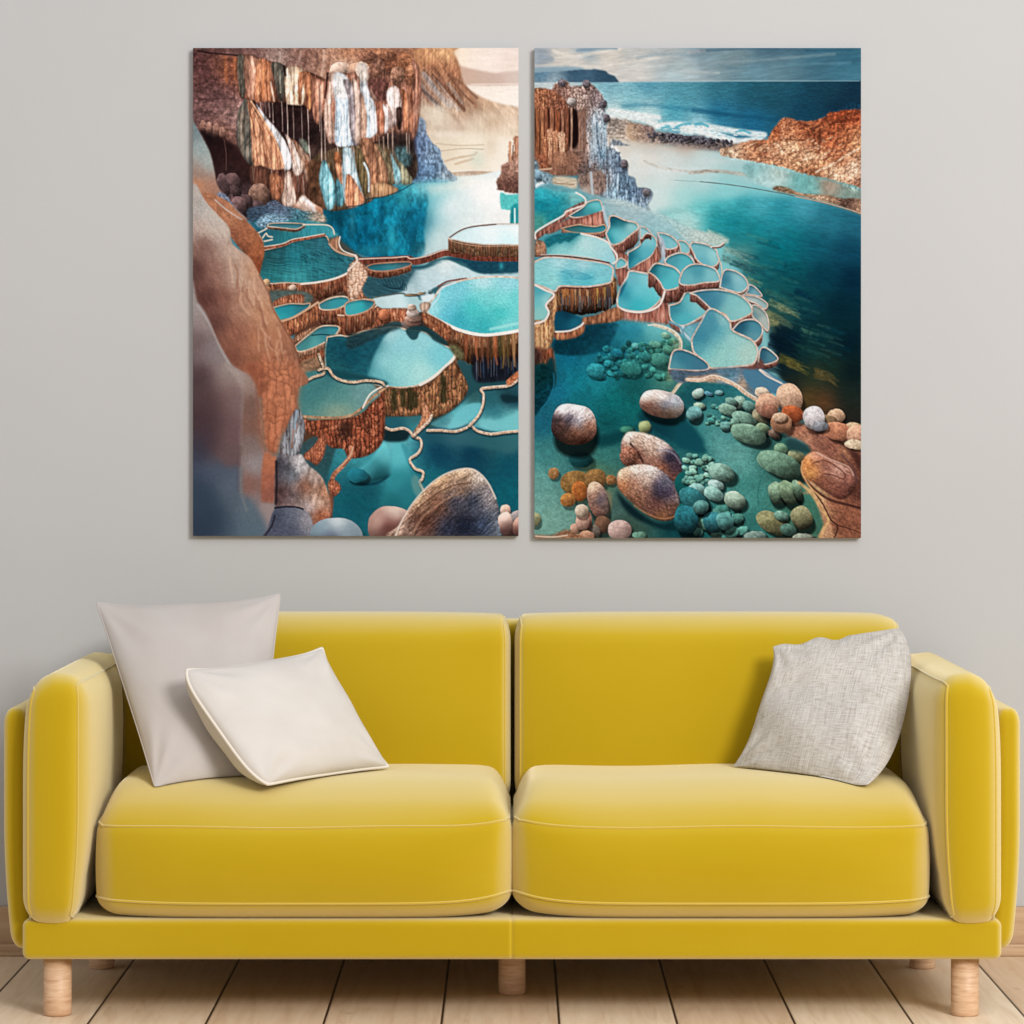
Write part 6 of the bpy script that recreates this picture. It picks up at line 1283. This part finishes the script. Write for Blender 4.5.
    po([(40, 860), (120, 850), (160, 850), (165, 1060), (40, 1060)], [(60, 900, (60, 40, 40)), (140, 880, (150, 80, 50)), (100, 960, (170, 110, 70)), (130, 1000, (20, 50, 54)), (60, 1000, (30, 40, 44))], f=1, tex=[(.4, 1.4, 7)])
    po([(120, 940), (160, 900), (170, 1060), (120, 1060)], (16, 60, 66), f=1)
    # dark grotto pool
    po([(175, 640), (250, 640), (330, 680), (330, 710), (250, 745), (175, 750)], [(200, 690, (20, 80, 100)), (280, 700, (30, 106, 126)), (240, 650, (16, 60, 80))], f=.6)
    drape([(330, 670), (400, 655), (470, 625), (530, 610), (560, 660), (520, 690), (400, 705), (335, 710)], ((110, 60, 40), (170, 110, 76), (200, 140, 104)), seed=153, sx=1.6, sy=4)
    drape([(170, 750), (260, 745), (330, 700), (335, 750), (280, 785), (180, 795)], ((110, 56, 36), (166, 100, 66), (196, 140, 100)), seed=154, sx=1.6, sy=5); st([(175, 750), (250, 745), (310, 720), (332, 700)], 1.8, RIMW, .7)
    # submerged stones on the pool's far side
    for i in range(150):
        t = R.random(); x = R.uniform(410, 870); y = R.uniform(800, 1010)
        if x < 560 and y < 840: continue
        b_ = R.uniform(.5, 1.35); k_ = (x - 400) / 460
        peb(x, y, R.uniform(9, 30), R.uniform(7, 20), R.uniform(-30, 30), tuple((np.array((44, 128, 138)) * (1 - k_) + np.array((76, 134, 112)) * k_) * b_), shadow=.4, f=1.2, amt=.42, tex=(.3, 2, 1.6), light=(-.1, -.9))
    for x, y, rx, ry, c in ((400, 970, 50, 40, (60, 150, 156)), (625, 830, 20, 18, (120, 186, 180)), (740, 820, 36, 18, (110, 160, 140)), (810, 850, 30, 24, (90, 140, 120)), (760, 910, 50, 40, (76, 130, 116)), (680, 890, 34, 22, (56, 120, 116)), (600, 960, 60, 40, (66, 130, 120)), (520, 870, 36, 24, (40, 120, 136)), (800, 770, 26, 16, (140, 176, 150))): peb(x, y, rx, ry, 10, c, shadow=.45, f=1, amt=.55, tex=(.22, 2, 2), light=(-.1, -.9))
    po([(400, 780), (870, 770), (880, 1020), (380, 1030)], [(450, 850, (24, 110, 128)), (820, 850, (70, 140, 130)), (600, 1000, (30, 112, 118))], f=4, a=.28)
    # pale rim of the clear pool on the right
    st([(735, 710), (800, 730), (850, 760), (885, 800), (880, 850), (870, 900), (890, 950), (905, 990), (925, 1020)], 3.4, (206, 196, 170), 1.4, tex=(.25, 2, 2)); st([(700, 712), (760, 712), (830, 735), (870, 765), (890, 810), (890, 860), (880, 900), (900, 950)], 1.2, (240, 220, 200), .8)
    po([(840, 780), (880, 810), (870, 880), (890, 960), (840, 1030), (800, 1020), (840, 920)], (136, 150, 116), f=2, a=.6, tex=(.2, 2, 2))
    cr('K')
    st([(905, 10), (915, 40), (870, 90), (840, 130), (800, 150)], 3.4, (196, 176, 146), 1.1, tex=(.2, 2, 2)); st([(920, 30), (880, 85), (850, 125)], 1.2, (232, 210, 184), .7)
    # ---- big pale terraces right of the clear pool
    cr('J')
    pool([(0, 260), (20, 240), (100, 255), (150, 285), (155, 310), (165, 345), (140, 375), (90, 375), (40, 340), (20, 300)], [(60, 280, (120, 180, 188)), (130, 320, (150, 206, 206)), (80, 350, (100, 170, 184))], 5, TERP, RIMW, 1.5, seed=160)
    st([(120, 268), (160, 262), (192, 244)], 1.6, (230, 204, 190), .7); st([(130, 272), (170, 270), (195, 252)], 1.4, (120, 70, 60), .8)
    pool([(-40, 400), (0, 370), (60, 365), (130, 385), (155, 410), (165, 460), (80, 470), (0, 485), (-60, 470)], [(40, 410, (80, 150, 164)), (120, 430, (130, 190, 196)), (0, 450, (110, 176, 184))], 6, TERP, RIMW, 1.6, seed=161)
    pool([(170, 495), (185, 420), (210, 395), (270, 410), (315, 445), (328, 490), (290, 525), (230, 515)], [(200, 460, (60, 120, 140)), (270, 450, (140, 190, 196)), (280, 500, (130, 186, 192)), (220, 500, (90, 150, 166))], 3, TERP, RIMW, 1.5, seed=163)
    pool([(335, 480), (370, 495), (410, 545), (360, 540), (320, 530), (330, 510)], [(370, 520, (120, 166, 176)), (345, 500, (80, 130, 146))], 2, TERP, RIMW, 1.2, seed=164)
    pool([(300, 540), (380, 550), (440, 590), (425, 620), (380, 590), (330, 570)], [(360, 560, (170, 186, 184)), (410, 595, (150, 176, 176))], 2.5, TERP, RIMW, 1.2, seed=165)
    pool([(355, 600), (380, 600), (430, 640), (448, 700), (440, 745), (400, 700), (355, 660)], [(390, 630, (150, 166, 160)), (420, 690, (170, 180, 172)), (370, 650, (110, 140, 144))], 2, TERP, RIMW, 1.2, seed=166)
    pool([(0, 530), (60, 515), (150, 510), (220, 520), (280, 540), (330, 580), (352, 620), (340, 650), (240, 690), (200, 650), (130, 625), (90, 590), (40, 545)], [(80, 540, (60, 120, 140)), (150, 540, (90, 150, 166)), (120, 590, (70, 130, 150)), (250, 580, (130, 190, 192)), (300, 630, (140, 196, 194)), (220, 640, (130, 186, 186))], 6, TERP, RIMW, 1.7, seed=167)
    po([(40, 540), (120, 520), (170, 550), (160, 600), (100, 580)], (70, 130, 152), f=3, a=.6)
    pool([(240, 740), (290, 690), (360, 680), (405, 710), (410, 760), (370, 805), (320, 790)], [(290, 720, (40, 90, 110)), (370, 720, (80, 140, 156)), (360, 780, (100, 150, 160))], 6, TERP, RIMW, 1.6, seed=169)
    pool([(390, 920), (400, 850), (430, 840), (480, 875), (500, 905), (470, 925), (420, 935)], [(410, 880, (50, 96, 114)), (460, 890, (84, 130, 144))], 4, TERP, RIMW, 1.5, seed=170)
    mainp = [(20, 770), (60, 700), (110, 620), (180, 645), (225, 690), (240, 740), (310, 775), (355, 800), (385, 860), (360, 930), (280, 945), (120, 955), (60, 900), (20, 860), (10, 800)]
    pool(mainp, [(60, 780, (60, 130, 150)), (110, 680, (90, 150, 166)), (180, 680, (140, 190, 192)), (150, 740, (90, 160, 172)), (250, 800, (150, 200, 196)), (200, 880, (150, 204, 196)), (320, 870, (170, 204, 192)), (100, 880, (130, 196, 194)), (140, 930, (150, 200, 190)), (60, 850, (84, 150, 164))], 6, TERP, RIMW, 2.0, seed=171, tex=[(.07, 1.3, 1.1)])
    po([(20, 780), (60, 700), (110, 630), (150, 660), (160, 730), (100, 780), (40, 800)], (70, 136, 156), f=2.5, a=.6)
    pool([(-120, 960), (-100, 870), (-60, 850), (10, 870), (90, 920), (105, 960), (40, 970), (-60, 965)], [(-40, 900, (60, 120, 140)), (60, 940, (70, 120, 140)), (-80, 950, (90, 150, 160))], 4, TERP, RIMW, 1.7, seed=172)
    po([(-110, 965), (40, 975), (180, 955), (360, 945), (400, 900), (420, 960), (330, 1010), (180, 1000), (-60, 1040)], [(40, 985, (80, 100, 116)), (260, 990, (90, 130, 150)), (360, 960, (120, 70, 60))], f=1, tex=(.2, 3, 2))
    po([(320, 1000), (400, 960), (500, 1010), (600, 1080), (560, 1120), (420, 1080)], [(380, 1000, (60, 110, 136)), (480, 1040, (80, 130, 150)), (420, 1060, (60, 96, 116))], f=.8); st([(400, 965), (440, 990), (500, 1030), (560, 1070)], 1.5, RIMW, .7)
    # rim along the top of the pebble bay
    cr('L')
    po([(-20, 40), (60, 35), (150, 20), (220, 40), (300, 20), (330, 60), (390, 110), (470, 130), (390, 160), (300, 110), (200, 80), (60, 64)], [(60, 45, (196, 150, 120)), (250, 50, (110, 140, 160)), (350, 90, (80, 116, 136)), (300, 90, (190, 150, 120))], f=.8, tex=(.2, 2, 1.4))
    po([(300, 0), (400, 10), (520, 70), (500, 120), (420, 120), (340, 90)], (80, 124, 148), f=1); st([(395, 0), (440, 35), (520, 75)], 1.6, (230, 206, 190), .7)
    st([(-20, 55), (60, 60), (130, 40), (200, 62), (260, 90), (310, 130), (370, 168), (390, 180)], 3.0, (222, 180, 150), .9, tex=[(.25, 1.6, 1.4)]); st([(-20, 48), (60, 50), (130, 30), (210, 52), (280, 90), (330, 130), (390, 165)], 1.2, (240, 214, 194), .7)
    # ---- big stones in the clear pool
    cr('K')
    po([(-10, 40), (100, -40), (160, 20), (165, 80), (130, 170), (90, 220), (40, 250)], [(100, 60, (10, 50, 52)), (130, 120, (12, 70, 84)), (60, 180, (10, 54, 64))], f=1, tex=(.3, 3, 2)); st([(162, 20), (164, 90), (130, 175), (90, 225)], 1.2, (40, 130, 160), 1, .6)
    po([(400, 380), (520, 350), (640, 320), (600, 370), (520, 420), (430, 440), (390, 410)], (10, 64, 70), f=2, a=.8)
    po([(640, 260), (700, 240), (720, 270), (900, 280), (960, 330), (1020, 420), (900, 430), (760, 360), (700, 330)], [(760, 290, (14, 60, 70)), (900, 340, (20, 76, 86)), (980, 400, (24, 84, 92))], f=2, a=.8)
    for x, y, rx, ry, c in ((320, 510, 68, 44, (28, 76, 80)), (680, 325, 34, 36, (150, 160, 110)), (580, 340, 40, 20, (70, 130, 110))): peb(x, y, rx, ry, 0, c, shadow=.3, f=1.6)
    peb(280, 310, 126, 118, 10, [(220, 220, (236, 226, 224)), (300, 215, (220, 210, 208)), (250, 280, (70, 66, 80)), (310, 290, (170, 170, 178)), (200, 320, (110, 72, 60)), (280, 370, (156, 96, 70)), (360, 320, (150, 96, 72)), (330, 400, (120, 70, 52)), (180, 290, (60, 50, 56)), (360, 250, (176, 160, 156))], amt=.62, tex=[(.25, 4, 1.2, -40), (.2, 1.2, 1.2)], shadow=.7, light=(.2, -.95), sdir=(.1, .6), squ=2.4)
    peb(780, 195, 128, 78, 14, [(690, 150, (226, 216, 206)), (700, 200, (110, 66, 52)), (780, 150, (206, 190, 180)), (800, 200, (124, 130, 146)), (860, 190, (170, 180, 190)), (760, 240, (150, 104, 84)), (880, 240, (170, 150, 140)), (820, 250, (156, 120, 96))], amt=.62, tex=[(.16, 4, 1.4, 30), (.1, 1.3, 1.3)], shadow=.6, light=(-.1, -.95), sdir=(.1, .5))
    po([(545, 440), (575, 360), (640, 352), (720, 370), (800, 410), (860, 470), (895, 540), (890, 610), (860, 640), (760, 600), (660, 550), (570, 545)], [(600, 385, (240, 218, 204)), (570, 470, (150, 90, 72)), (640, 400, (206, 166, 140)), (690, 395, (226, 196, 178)), (720, 440, (206, 168, 146)), (640, 480, (110, 66, 54)), (770, 430, (226, 204, 194)), (720, 520, (160, 110, 90)), (820, 500, (44, 44, 66)), (860, 560, (70, 56, 70)), (780, 560, (150, 90, 64)), (870, 620, (140, 84, 64)), (600, 520, (160, 104, 80))], f=.5, tex=[(.25, 3, 1.2, 30), (.2, 1.3, 1.2)], edge=(3, .5, 1, 2))
    st([(600, 420), (640, 470), (670, 520)], 2, (60, 36, 34), 1.2, .8); peb(590, 490, 50, 52, 0, (150, 96, 76), tex=(.4, 1.3, 1.3), shadow=.1, f=1)
    st([(760, 460), (800, 455), (850, 480), (885, 530)], 1.6, (150, 150, 170), 1.4, .6)
    po([(520, 620), (540, 570), (600, 545), (680, 538), (760, 560), (830, 620), (880, 690), (885, 760), (850, 840), (800, 860), (720, 840), (640, 780), (560, 710), (525, 660)], [(560, 590, (226, 180, 146)), (640, 570, (240, 216, 200)), (720, 580, (236, 218, 208)), (690, 625, (214, 180, 160)), (560, 660, (196, 120, 76)), (620, 650, (170, 116, 92)), (680, 700, (150, 104, 86)), (760, 660, (70, 66, 84)), (800, 640, (110, 110, 124)), (820, 700, (54, 48, 66)), (740, 760, (110, 70, 62)), (840, 790, (120, 80, 64)), (860, 720, (150, 130, 130)), (640, 740, (140, 90, 66)), (780, 830, (150, 96, 64)), (760, 700, (50, 46, 64))], f=.5, tex=[(.2, 3, 1.2, 30), (.25, 1.3, 1.2)], edge=(3.5, .5, 1, 2))
    st([(620, 770), (700, 820), (780, 845), (850, 830), (880, 770)], 1.4, (186, 130, 84), 1, .7)
    po([(520, 690), (560, 730), (640, 800), (720, 855), (800, 875), (870, 840), (890, 700), (960, 780), (990, 850), (960, 910), (800, 910), (640, 850), (560, 780)], [(620, 810, (16, 40, 46)), (800, 890, (14, 44, 50)), (940, 850, (24, 84, 84)), (900, 780, (24, 80, 80))], f=1.4, tex=(.1, 3, 3))
    peb(940, 680, 70, 110, -35, (20, 78, 78), shadow=.3, f=1); peb(930, 830, 70, 80, -30, (24, 88, 86), shadow=.3, f=1)
    # rusty stones and pebble towers
    for x, y, rx, ry, c in ((165, 588, 32, 32, (176, 126, 76)), (290, 640, 88, 66, (150, 110, 60)), (400, 620, 62, 56, (160, 116, 66)), (310, 690, 44, 62, (196, 110, 50)), (245, 740, 42, 40, (186, 120, 60)), (490, 625, 30, 30, (160, 110, 66))): peb(x, y, rx, ry, 0, c, tex=[(.2, 3, 3), (.12, 1.3, 1.3)], shadow=.35, amt=.35, f=.8)
    po([(440, 700), (490, 700), (490, 800), (460, 830)], (120, 120, 96), f=1)
    peb(415, 740, 58, 104, -12, [(380, 660, (196, 160, 130)), (390, 720, (150, 110, 90)), (430, 740, (90, 84, 96)), (400, 800, (186, 130, 110)), (460, 760, (170, 140, 130))], tex=[(.2, 2, 1.2), (.1, 1.2, 1.2)], shadow=.5)
    for x, y, rx, ry, c in ((440, 880, 44, 50, (120, 86, 66)), (390, 920, 40, 36, (124, 110, 100)), (290, 900, 34, 26, (200, 150, 126)), (345, 860, 34, 60, (180, 120, 100)), (330, 860, 40, 50, (206, 156, 136)), (322, 800, 38, 38, (216, 186, 160)), (540, 910, 66, 56, (196, 160, 150)), (350, 945, 46, 30, (196, 140, 110)), (60, 850, 30, 40, (150, 150, 110)), (650, 940, 40, 20, (110, 150, 130))): peb(x, y, rx, ry, 0, c, tex=(.12, 2, 2), shadow=.4, amt=.45)
    po([(40, 940), (150, 940), (230, 910), (300, 930), (330, 970), (40, 980)], (160, 110, 80), f=.8, tex=[(.35, 2, 1.4)]); st([(60, 945), (160, 950), (240, 940)], 1.4, (226, 190, 160), .8)
    # ---- pebbly bay on the right
    cr('L')
    GREY = (1.0, 0.97, 1.02)
    def bay(n, x0, x1, y0, y1, s0, s1, cols):
        for i in range(n):
            s_ = R.uniform(s0, s1); b_ = R.uniform(.8, 1.15)
            peb(R.uniform(x0, x1), R.uniform(y0, y1), s_ * R.uniform(1, 1.35), s_ * R.uniform(.75, 1), R.uniform(-30, 50), tuple(c * b_ for c in R.choice(cols)), shadow=.5, f=.5, amt=.55, tex=(.14, 1.6, 1.6), light=(-.2, -.85))
    GRN = ((110, 158, 140), (96, 146, 130), (130, 168, 142), (84, 134, 122))
    po([(-60, 300), (20, 330), (80, 430), (90, 470), (20, 470), (-80, 420)], (20, 80, 90), f=1.6, a=.9)
    bay(26, 90, 240, 190, 330, 7, 17, ((90, 150, 142), (110, 166, 150), (76, 136, 130)))
    bay(54, -30, 130, 480, 640, 9, 20, ((120, 176, 160), (104, 160, 148), (140, 190, 170)))
    bay(24, 10, 300, 760, 960, 18, 34, ((90, 146, 134), (76, 132, 122), (110, 160, 140)))
    for x, y, rx, ry, ro, c in ((45, 135, 36, 28, -20, (150, 184, 160)), (105, 135, 26, 12, 20, (84, 140, 146)), (165, 128, 24, 14, 0, (110, 160, 150)), (52, 204, 34, 20, 10, (140, 176, 140)), (24, 250, 42, 44, 20, (96, 148, 136)), (280, 185, 36, 38, 20, (120, 156, 130)), (235, 180, 34, 22, 20, (96, 136, 116)), (212, 225, 52, 32, 15, (112, 150, 124)), (340, 210, 44, 30, 30, (90, 130, 112)), (310, 275, 74, 34, 20, (110, 150, 124)), (255, 300, 26, 30, 0, (100, 140, 116)), (405, 265, 58, 34, 30, (130, 130, 96)), (410, 335, 42, 34, 15, (110, 136, 100)), (200, 320, 30, 26, 0, (96, 148, 130)), (332, 365, 104, 54, 16, (104, 140, 112)), (480, 365, 36, 26, 30, (110, 96, 76)), (515, 455, 42, 40, 20, (96, 130, 98)), (605, 490, 52, 36, 20, (120, 130, 90)), (510, 535, 136, 66, 22, (96, 132, 104)), (180, 585, 76, 52, 20, (116, 156, 132)), (150, 655, 46, 28, 20, (150, 190, 170)), (40, 680, 50, 36, 25, (120, 170, 152)), (135, 705, 62, 38, 25, (128, 176, 154)), (255, 740, 62, 48, 25, (140, 170, 140)), (490, 700, 46, 64, -20, (110, 140, 108)), (560, 695, 50, 78, -35, (104, 130, 96)), (610, 680, 26, 60, -20, (96, 126, 96)), (470, 870, 100, 56, 28, (120, 124, 80)), (520, 830, 42, 28, 20, (100, 140, 116)), (635, 840, 58, 70, -30, (120, 124, 84)), (560, 910, 50, 34, 20, (70, 104, 86)), (20, 740, 90, 60, 40, (44, 104, 100)), (-20, 850, 70, 80, 0, (36, 100, 100)), (130, 865, 56, 60, -30, (50, 112, 110)), (200, 860, 46, 56, -35, (80, 136, 122)), (370, 945, 60, 28, 0, (120, 150, 130)), (640, 950, 60, 20, 0, (140, 156, 130)), (60, 780, 46, 40, 0, (80, 130, 116))):
        peb(x, y, rx, ry, ro, (c[0] * .97 + 5, c[1] * .93 + 3, c[2] * .99 + 5), tex=[(.14, 3, 3), (.12, 1.4, 1.4)], shadow=.6, amt=.68, light=(-.3, -.95), f=.5, sdir=(.3, .5))
    st([(430, 570), (400, 630), (385, 700), (390, 760)], 1.0, (40, 96, 96), 1, .6)
    # warm shore rock and stones
    po([(640, 700), (700, 720), (760, 880), (740, 960), (990, 960), (990, 480), (900, 420), (820, 380), (700, 330), (580, 290), (540, 360), (640, 410), (680, 460), (640, 520), (640, 600), (680, 680)],
       [(620, 340, (170, 110, 84)), (720, 390, (150, 96, 78)), (800, 440, (140, 86, 70)), (660, 400, (190, 130, 100)), (900, 440, (186, 126, 92)), (960, 520, (120, 70, 54)), (760, 800, (206, 150, 110)), (820, 760, (150, 90, 66)), (900, 800, (160, 96, 70)), (960, 700, (96, 56, 46)), (780, 920, (214, 160, 116)), (900, 920, (150, 90, 66)), (840, 880, (120, 68, 50)), (720, 720, (216, 170, 120)), (950, 880, (140, 84, 62))], f=.8, tex=[(.18, 4, 1.6, 35), (.16, 1.4, 1.4)])
    po([(560, 380), (660, 420), (690, 470), (640, 470), (560, 450)], (40, 70, 72), f=1.6, a=.9)
    po([(800, 380), (880, 440), (960, 560), (990, 680), (990, 540), (920, 440)], (70, 40, 36), f=1.5, a=.8)
    st([(620, 640), (690, 700), (740, 780), (790, 850), (760, 900), (740, 960)], 3, (226, 170, 110), 1.6, .8, tex=(.2, 3, 3)); st([(820, 960), (840, 890), (800, 850), (760, 770), (700, 680)], 1.4, (60, 34, 30), .9, .8); st([(840, 885), (900, 900), (980, 930)], 1.2, (70, 40, 34), .8, .7)
    for x, y, rx, ry, ro, c in ((830, 260, 50, 40, 0, (206, 160, 126)), (780, 290, 60, 34, 20, (140, 110, 80)), (925, 330, 60, 30, 0, (210, 170, 130)), (840, 350, 84, 50, 15, (196, 124, 92)), (950, 370, 60, 56, 0, (214, 156, 124)), (940, 425, 60, 28, 10, (230, 196, 160)), (565, 160, 72, 86, -25, (206, 160, 130)), (410, 130, 40, 34, 20, (214, 186, 160)), (440, 200, 66, 66, 25, (196, 144, 116)), (450, 235, 50, 40, 20, (150, 100, 80)), (585, 250, 64, 48, 10, (170, 84, 46)), (705, 270, 60, 66, -20, (206, 196, 196)), (740, 320, 46, 30, 0, (130, 130, 136)), (520, 300, 62, 56, 20, (176, 124, 92)), (510, 270, 40, 26, 0, (206, 166, 136))):
        peb(x, y, rx, ry, ro, c, tex=[(.14, 3, 3), (.14, 1.3, 1.3)], shadow=.45, amt=.5, light=(-.2, -.8), f=.6)
    po([(640, 560), (650, 500), (700, 465), (760, 480), (820, 520), (900, 560), (940, 600), (945, 660), (900, 720), (850, 735), (780, 700), (700, 640), (650, 610)], [(670, 540, (214, 130, 70)), (720, 490, (196, 130, 104)), (690, 590, (226, 150, 80)), (780, 550, (150, 96, 80)), (860, 560, (190, 140, 124)), (900, 620, (160, 100, 84)), (800, 640, (134, 78, 62)), (860, 700, (124, 70, 58)), (740, 640, (140, 84, 64)), (820, 590, (190, 136, 116)), (920, 680, (110, 66, 56))], f=.6, tex=[(.2, 3, 1.6, 20), (.16, 1.3, 1.3)], edge=(3, .5, 1, 2))
    st([(700, 530), (760, 515), (820, 540), (880, 590), (870, 620), (820, 600), (760, 590)], 1.2, (96, 54, 46), 1, .7); st([(720, 470), (800, 510), (900, 550), (930, 600)], 1.2, (224, 190, 176), 1, .6); st([(860, 480), (930, 560), (950, 640)], 2.4, (96, 66, 66), 1.4, .7)
    st([(650, 620), (720, 690), (800, 740), (870, 760), (990, 790)], 2.6, (64, 36, 32), 1.6, .8)
    st([(640, 520), (636, 580), (680, 660), (740, 720)], 1.6, (236, 170, 110), 1, .8)
    # print finish: crisper edges, deeper contrast, a little grain
    g = np.stack([p.blur(p.img[..., c], 1.2) for c in range(3)], -1)
    im = p.img + 0.55 * (p.img - g)
    lum = im.mean(-1, keepdims=True)
    warm = np.clip((im[..., :1] - im[..., 2:]) * 4, 0, 1)
    im = lum + (im - lum) * (0.97 - 0.15 * warm)
    im = im + 0.16 * (im - 0.44) * (1 - np.abs(2 * np.clip(im, 0, 1) - 1) ** 2)
    gr = np.random.default_rng(3).normal(0, 1, p.img.shape[:2])
    im = im * (1 + 0.035 * p.blur(gr, 0.5))[..., None]
    p.img = np.clip(im, 0, 1)
    return p

def srgb_arr(a):
    return np.where(a <= 0.04045, a / 12.92, ((a + 0.055) / 1.055) ** 2.4)

def print_mat():
    m = NT('printed_canvas')
    at_ = m.n('ShaderNodeAttribute'); at_.attribute_name = 'print_colour'
    m.l(at_.outputs['Color'], m.b.inputs['Base Color'])
    m.p(Roughness=0.7, Specular_IOR_Level=0.0)
    return m.m
M_PRINT = print_mat()
def plain(name, c, rough=0.8):
    m = NT(name)
    v = m.coords()
    nz = m.n('ShaderNodeTexNoise', i_Scale=60.0, i_Detail=2.0); m.l(v, nz.inputs['Vector'])
    m.l(m.ramp(nz.outputs['Fac'], [(0.3, tuple(x * 0.95 for x in c[:3]) + (1,)), (0.7, c)]), m.b.inputs['Base Color'])
    m.p(Roughness=rough); return m.m
M_CANVAS_SIDE = plain('canvas_side', srgb(206, 202, 196))

PIC = paint_picture()
CANVAS_Y = 0.833
def canvas(label, x0, y0, x1, y1, gain):
    d = CAM_D + CANVAS_Y
    c = at((x0 + x1) / 2, y1, CANVAS_Y)
    root = thing('canvas_print', label, 'wall art', (c.x, WALL_Y, c.z), 'two-panel canvas picture')
    a = at(x0, y1, CANVAS_Y); b = at(x1, y0, CANVAS_Y)
    bm = bmesh.new(); box_bm(bm, (a.x, CANVAS_Y + 0.001, a.z), (b.x, WALL_Y - 0.0005, b.z), bevel=0.0015)
    fr = finish('stretched_canvas', bm, M_CANVAS_SIDE, smooth=False); unparent_shift(fr, root)
    k = 1.5
    nx = int((x1 - x0) * k) + 1; ny = int((y1 - y0) * k) + 1
    px = np.linspace(x0, x1, nx); py = np.linspace(y0, y1, ny)
    GX, GY = np.meshgrid(px, py)
    co = np.empty((ny * nx, 3), np.float32)
    co[:, 0] = ((GX - 512.0) * d / F_PX).ravel(); co[:, 1] = CANVAS_Y; co[:, 2] = (CAM_Z - (GY - HOR) * d / F_PX).ravel()
    fx = np.clip((GX - PIC.X0) * PIC.S - 0.5, 0, PIC.w - 1.001); fy = np.clip((GY - PIC.Y0) * PIC.S - 0.5, 0, PIC.h - 1.001)
    ix = fx.astype(int); iy = fy.astype(int); tx = (fx - ix)[..., None]; ty = (fy - iy)[..., None]
    I = np.clip(PIC.img, 0, 1)
    C = (I[iy, ix] * (1 - tx) + I[iy, ix + 1] * tx) * (1 - ty) + (I[iy + 1, ix] * (1 - tx) + I[iy + 1, ix + 1] * tx) * ty
    C = np.clip(srgb_arr(C) * np.array(gain), 0, 0.97)
    q = np.arange((ny - 1) * nx).reshape(ny - 1, nx)[:, :-1]
    faces = np.stack([q, q + nx, q + nx + 1, q + 1], -1).reshape(-1, 4).astype(np.int32)
    me = bpy.data.meshes.new('print')
    me.vertices.add(len(co)); me.vertices.foreach_set('co', co.ravel())
    me.loops.add(faces.size); me.loops.foreach_set('vertex_index', faces.ravel())
    me.polygons.add(len(faces)); me.polygons.foreach_set('loop_start', np.arange(0, faces.size, 4, dtype=np.int32))
    me.update(calc_edges=True)
    at2 = me.color_attributes.new('print_colour', 'FLOAT_COLOR', 'POINT')
    rgba = np.ones((len(co), 4), np.float32); rgba[:, :3] = C.reshape(-1, 3)
    at2.data.foreach_set('color', rgba.ravel())
    o = link('printed_picture', me, M_PRINT); unparent_shift(o, root)
    return root
canvas('left canvas of the pair, printed with dripping cave wall and round turquoise pools', 193, 48, 518.5, 536, (0.715, 0.725, 0.76))
canvas('right canvas of the pair, printed with sea, terraced pools and pebbly water', 534.5, 48, 861, 538, (0.63, 0.65, 0.68))


# ---------------------------------------------------------------- light
def area(name, loc, target, size, energy, color):
    L = bpy.data.lights.new(name, 'AREA'); L.shape = 'RECTANGLE'
    L.size, L.size_y = size; L.energy = energy; L.color = color
    o = bpy.data.objects.new(name, L); COL.objects.link(o)
    o.location = loc
    o.rotation_euler = (Vector(target) - Vector(loc)).to_track_quat('-Z', 'Y').to_euler()
    o['label'] = 'soft area light out of view'
    return o
area('window_light', (4.2, -7.6, 4.5), (0.0, 0.4, 0.8), (2.3, 2.3), 655, (1.0, 0.99, 0.978))
area('overhead_fill', (1.4, -3.4, 4.2), (0.1, -0.3, 0.2), (3.0, 2.6), 65, (1.0, 0.99, 0.98))  # added unseen fill from overhead, brightens the floor and seat tops
w = bpy.data.worlds.new('room_world'); scene.world = w; w.use_nodes = True
w.node_tree.nodes['Background'].inputs[0].default_value = (0.98, 0.98, 1.0, 1)
w.node_tree.nodes['Background'].inputs[1].default_value = 0.58

# ---------------------------------------------------------------- camera
cd = bpy.data.cameras.new('camera'); cam = bpy.data.objects.new('camera', cd); COL.objects.link(cam)
cam.location = (0, -CAM_D, CAM_Z); cam.rotation_euler = (math.radians(90), 0, 0)
cd.sensor_fit = 'HORIZONTAL'; cd.sensor_width = 36.0
cd.lens = 36.0 * F_PX / 1024.0
cd.shift_y = -(512.0 - HOR) / 1024.0
cd.clip_end = 60
scene.camera = cam
scene.view_settings.view_transform = 'Standard'
scene.view_settings.look = 'None'
scene.view_settings.exposure = 0.0
scene.view_settings.gamma = 1.0
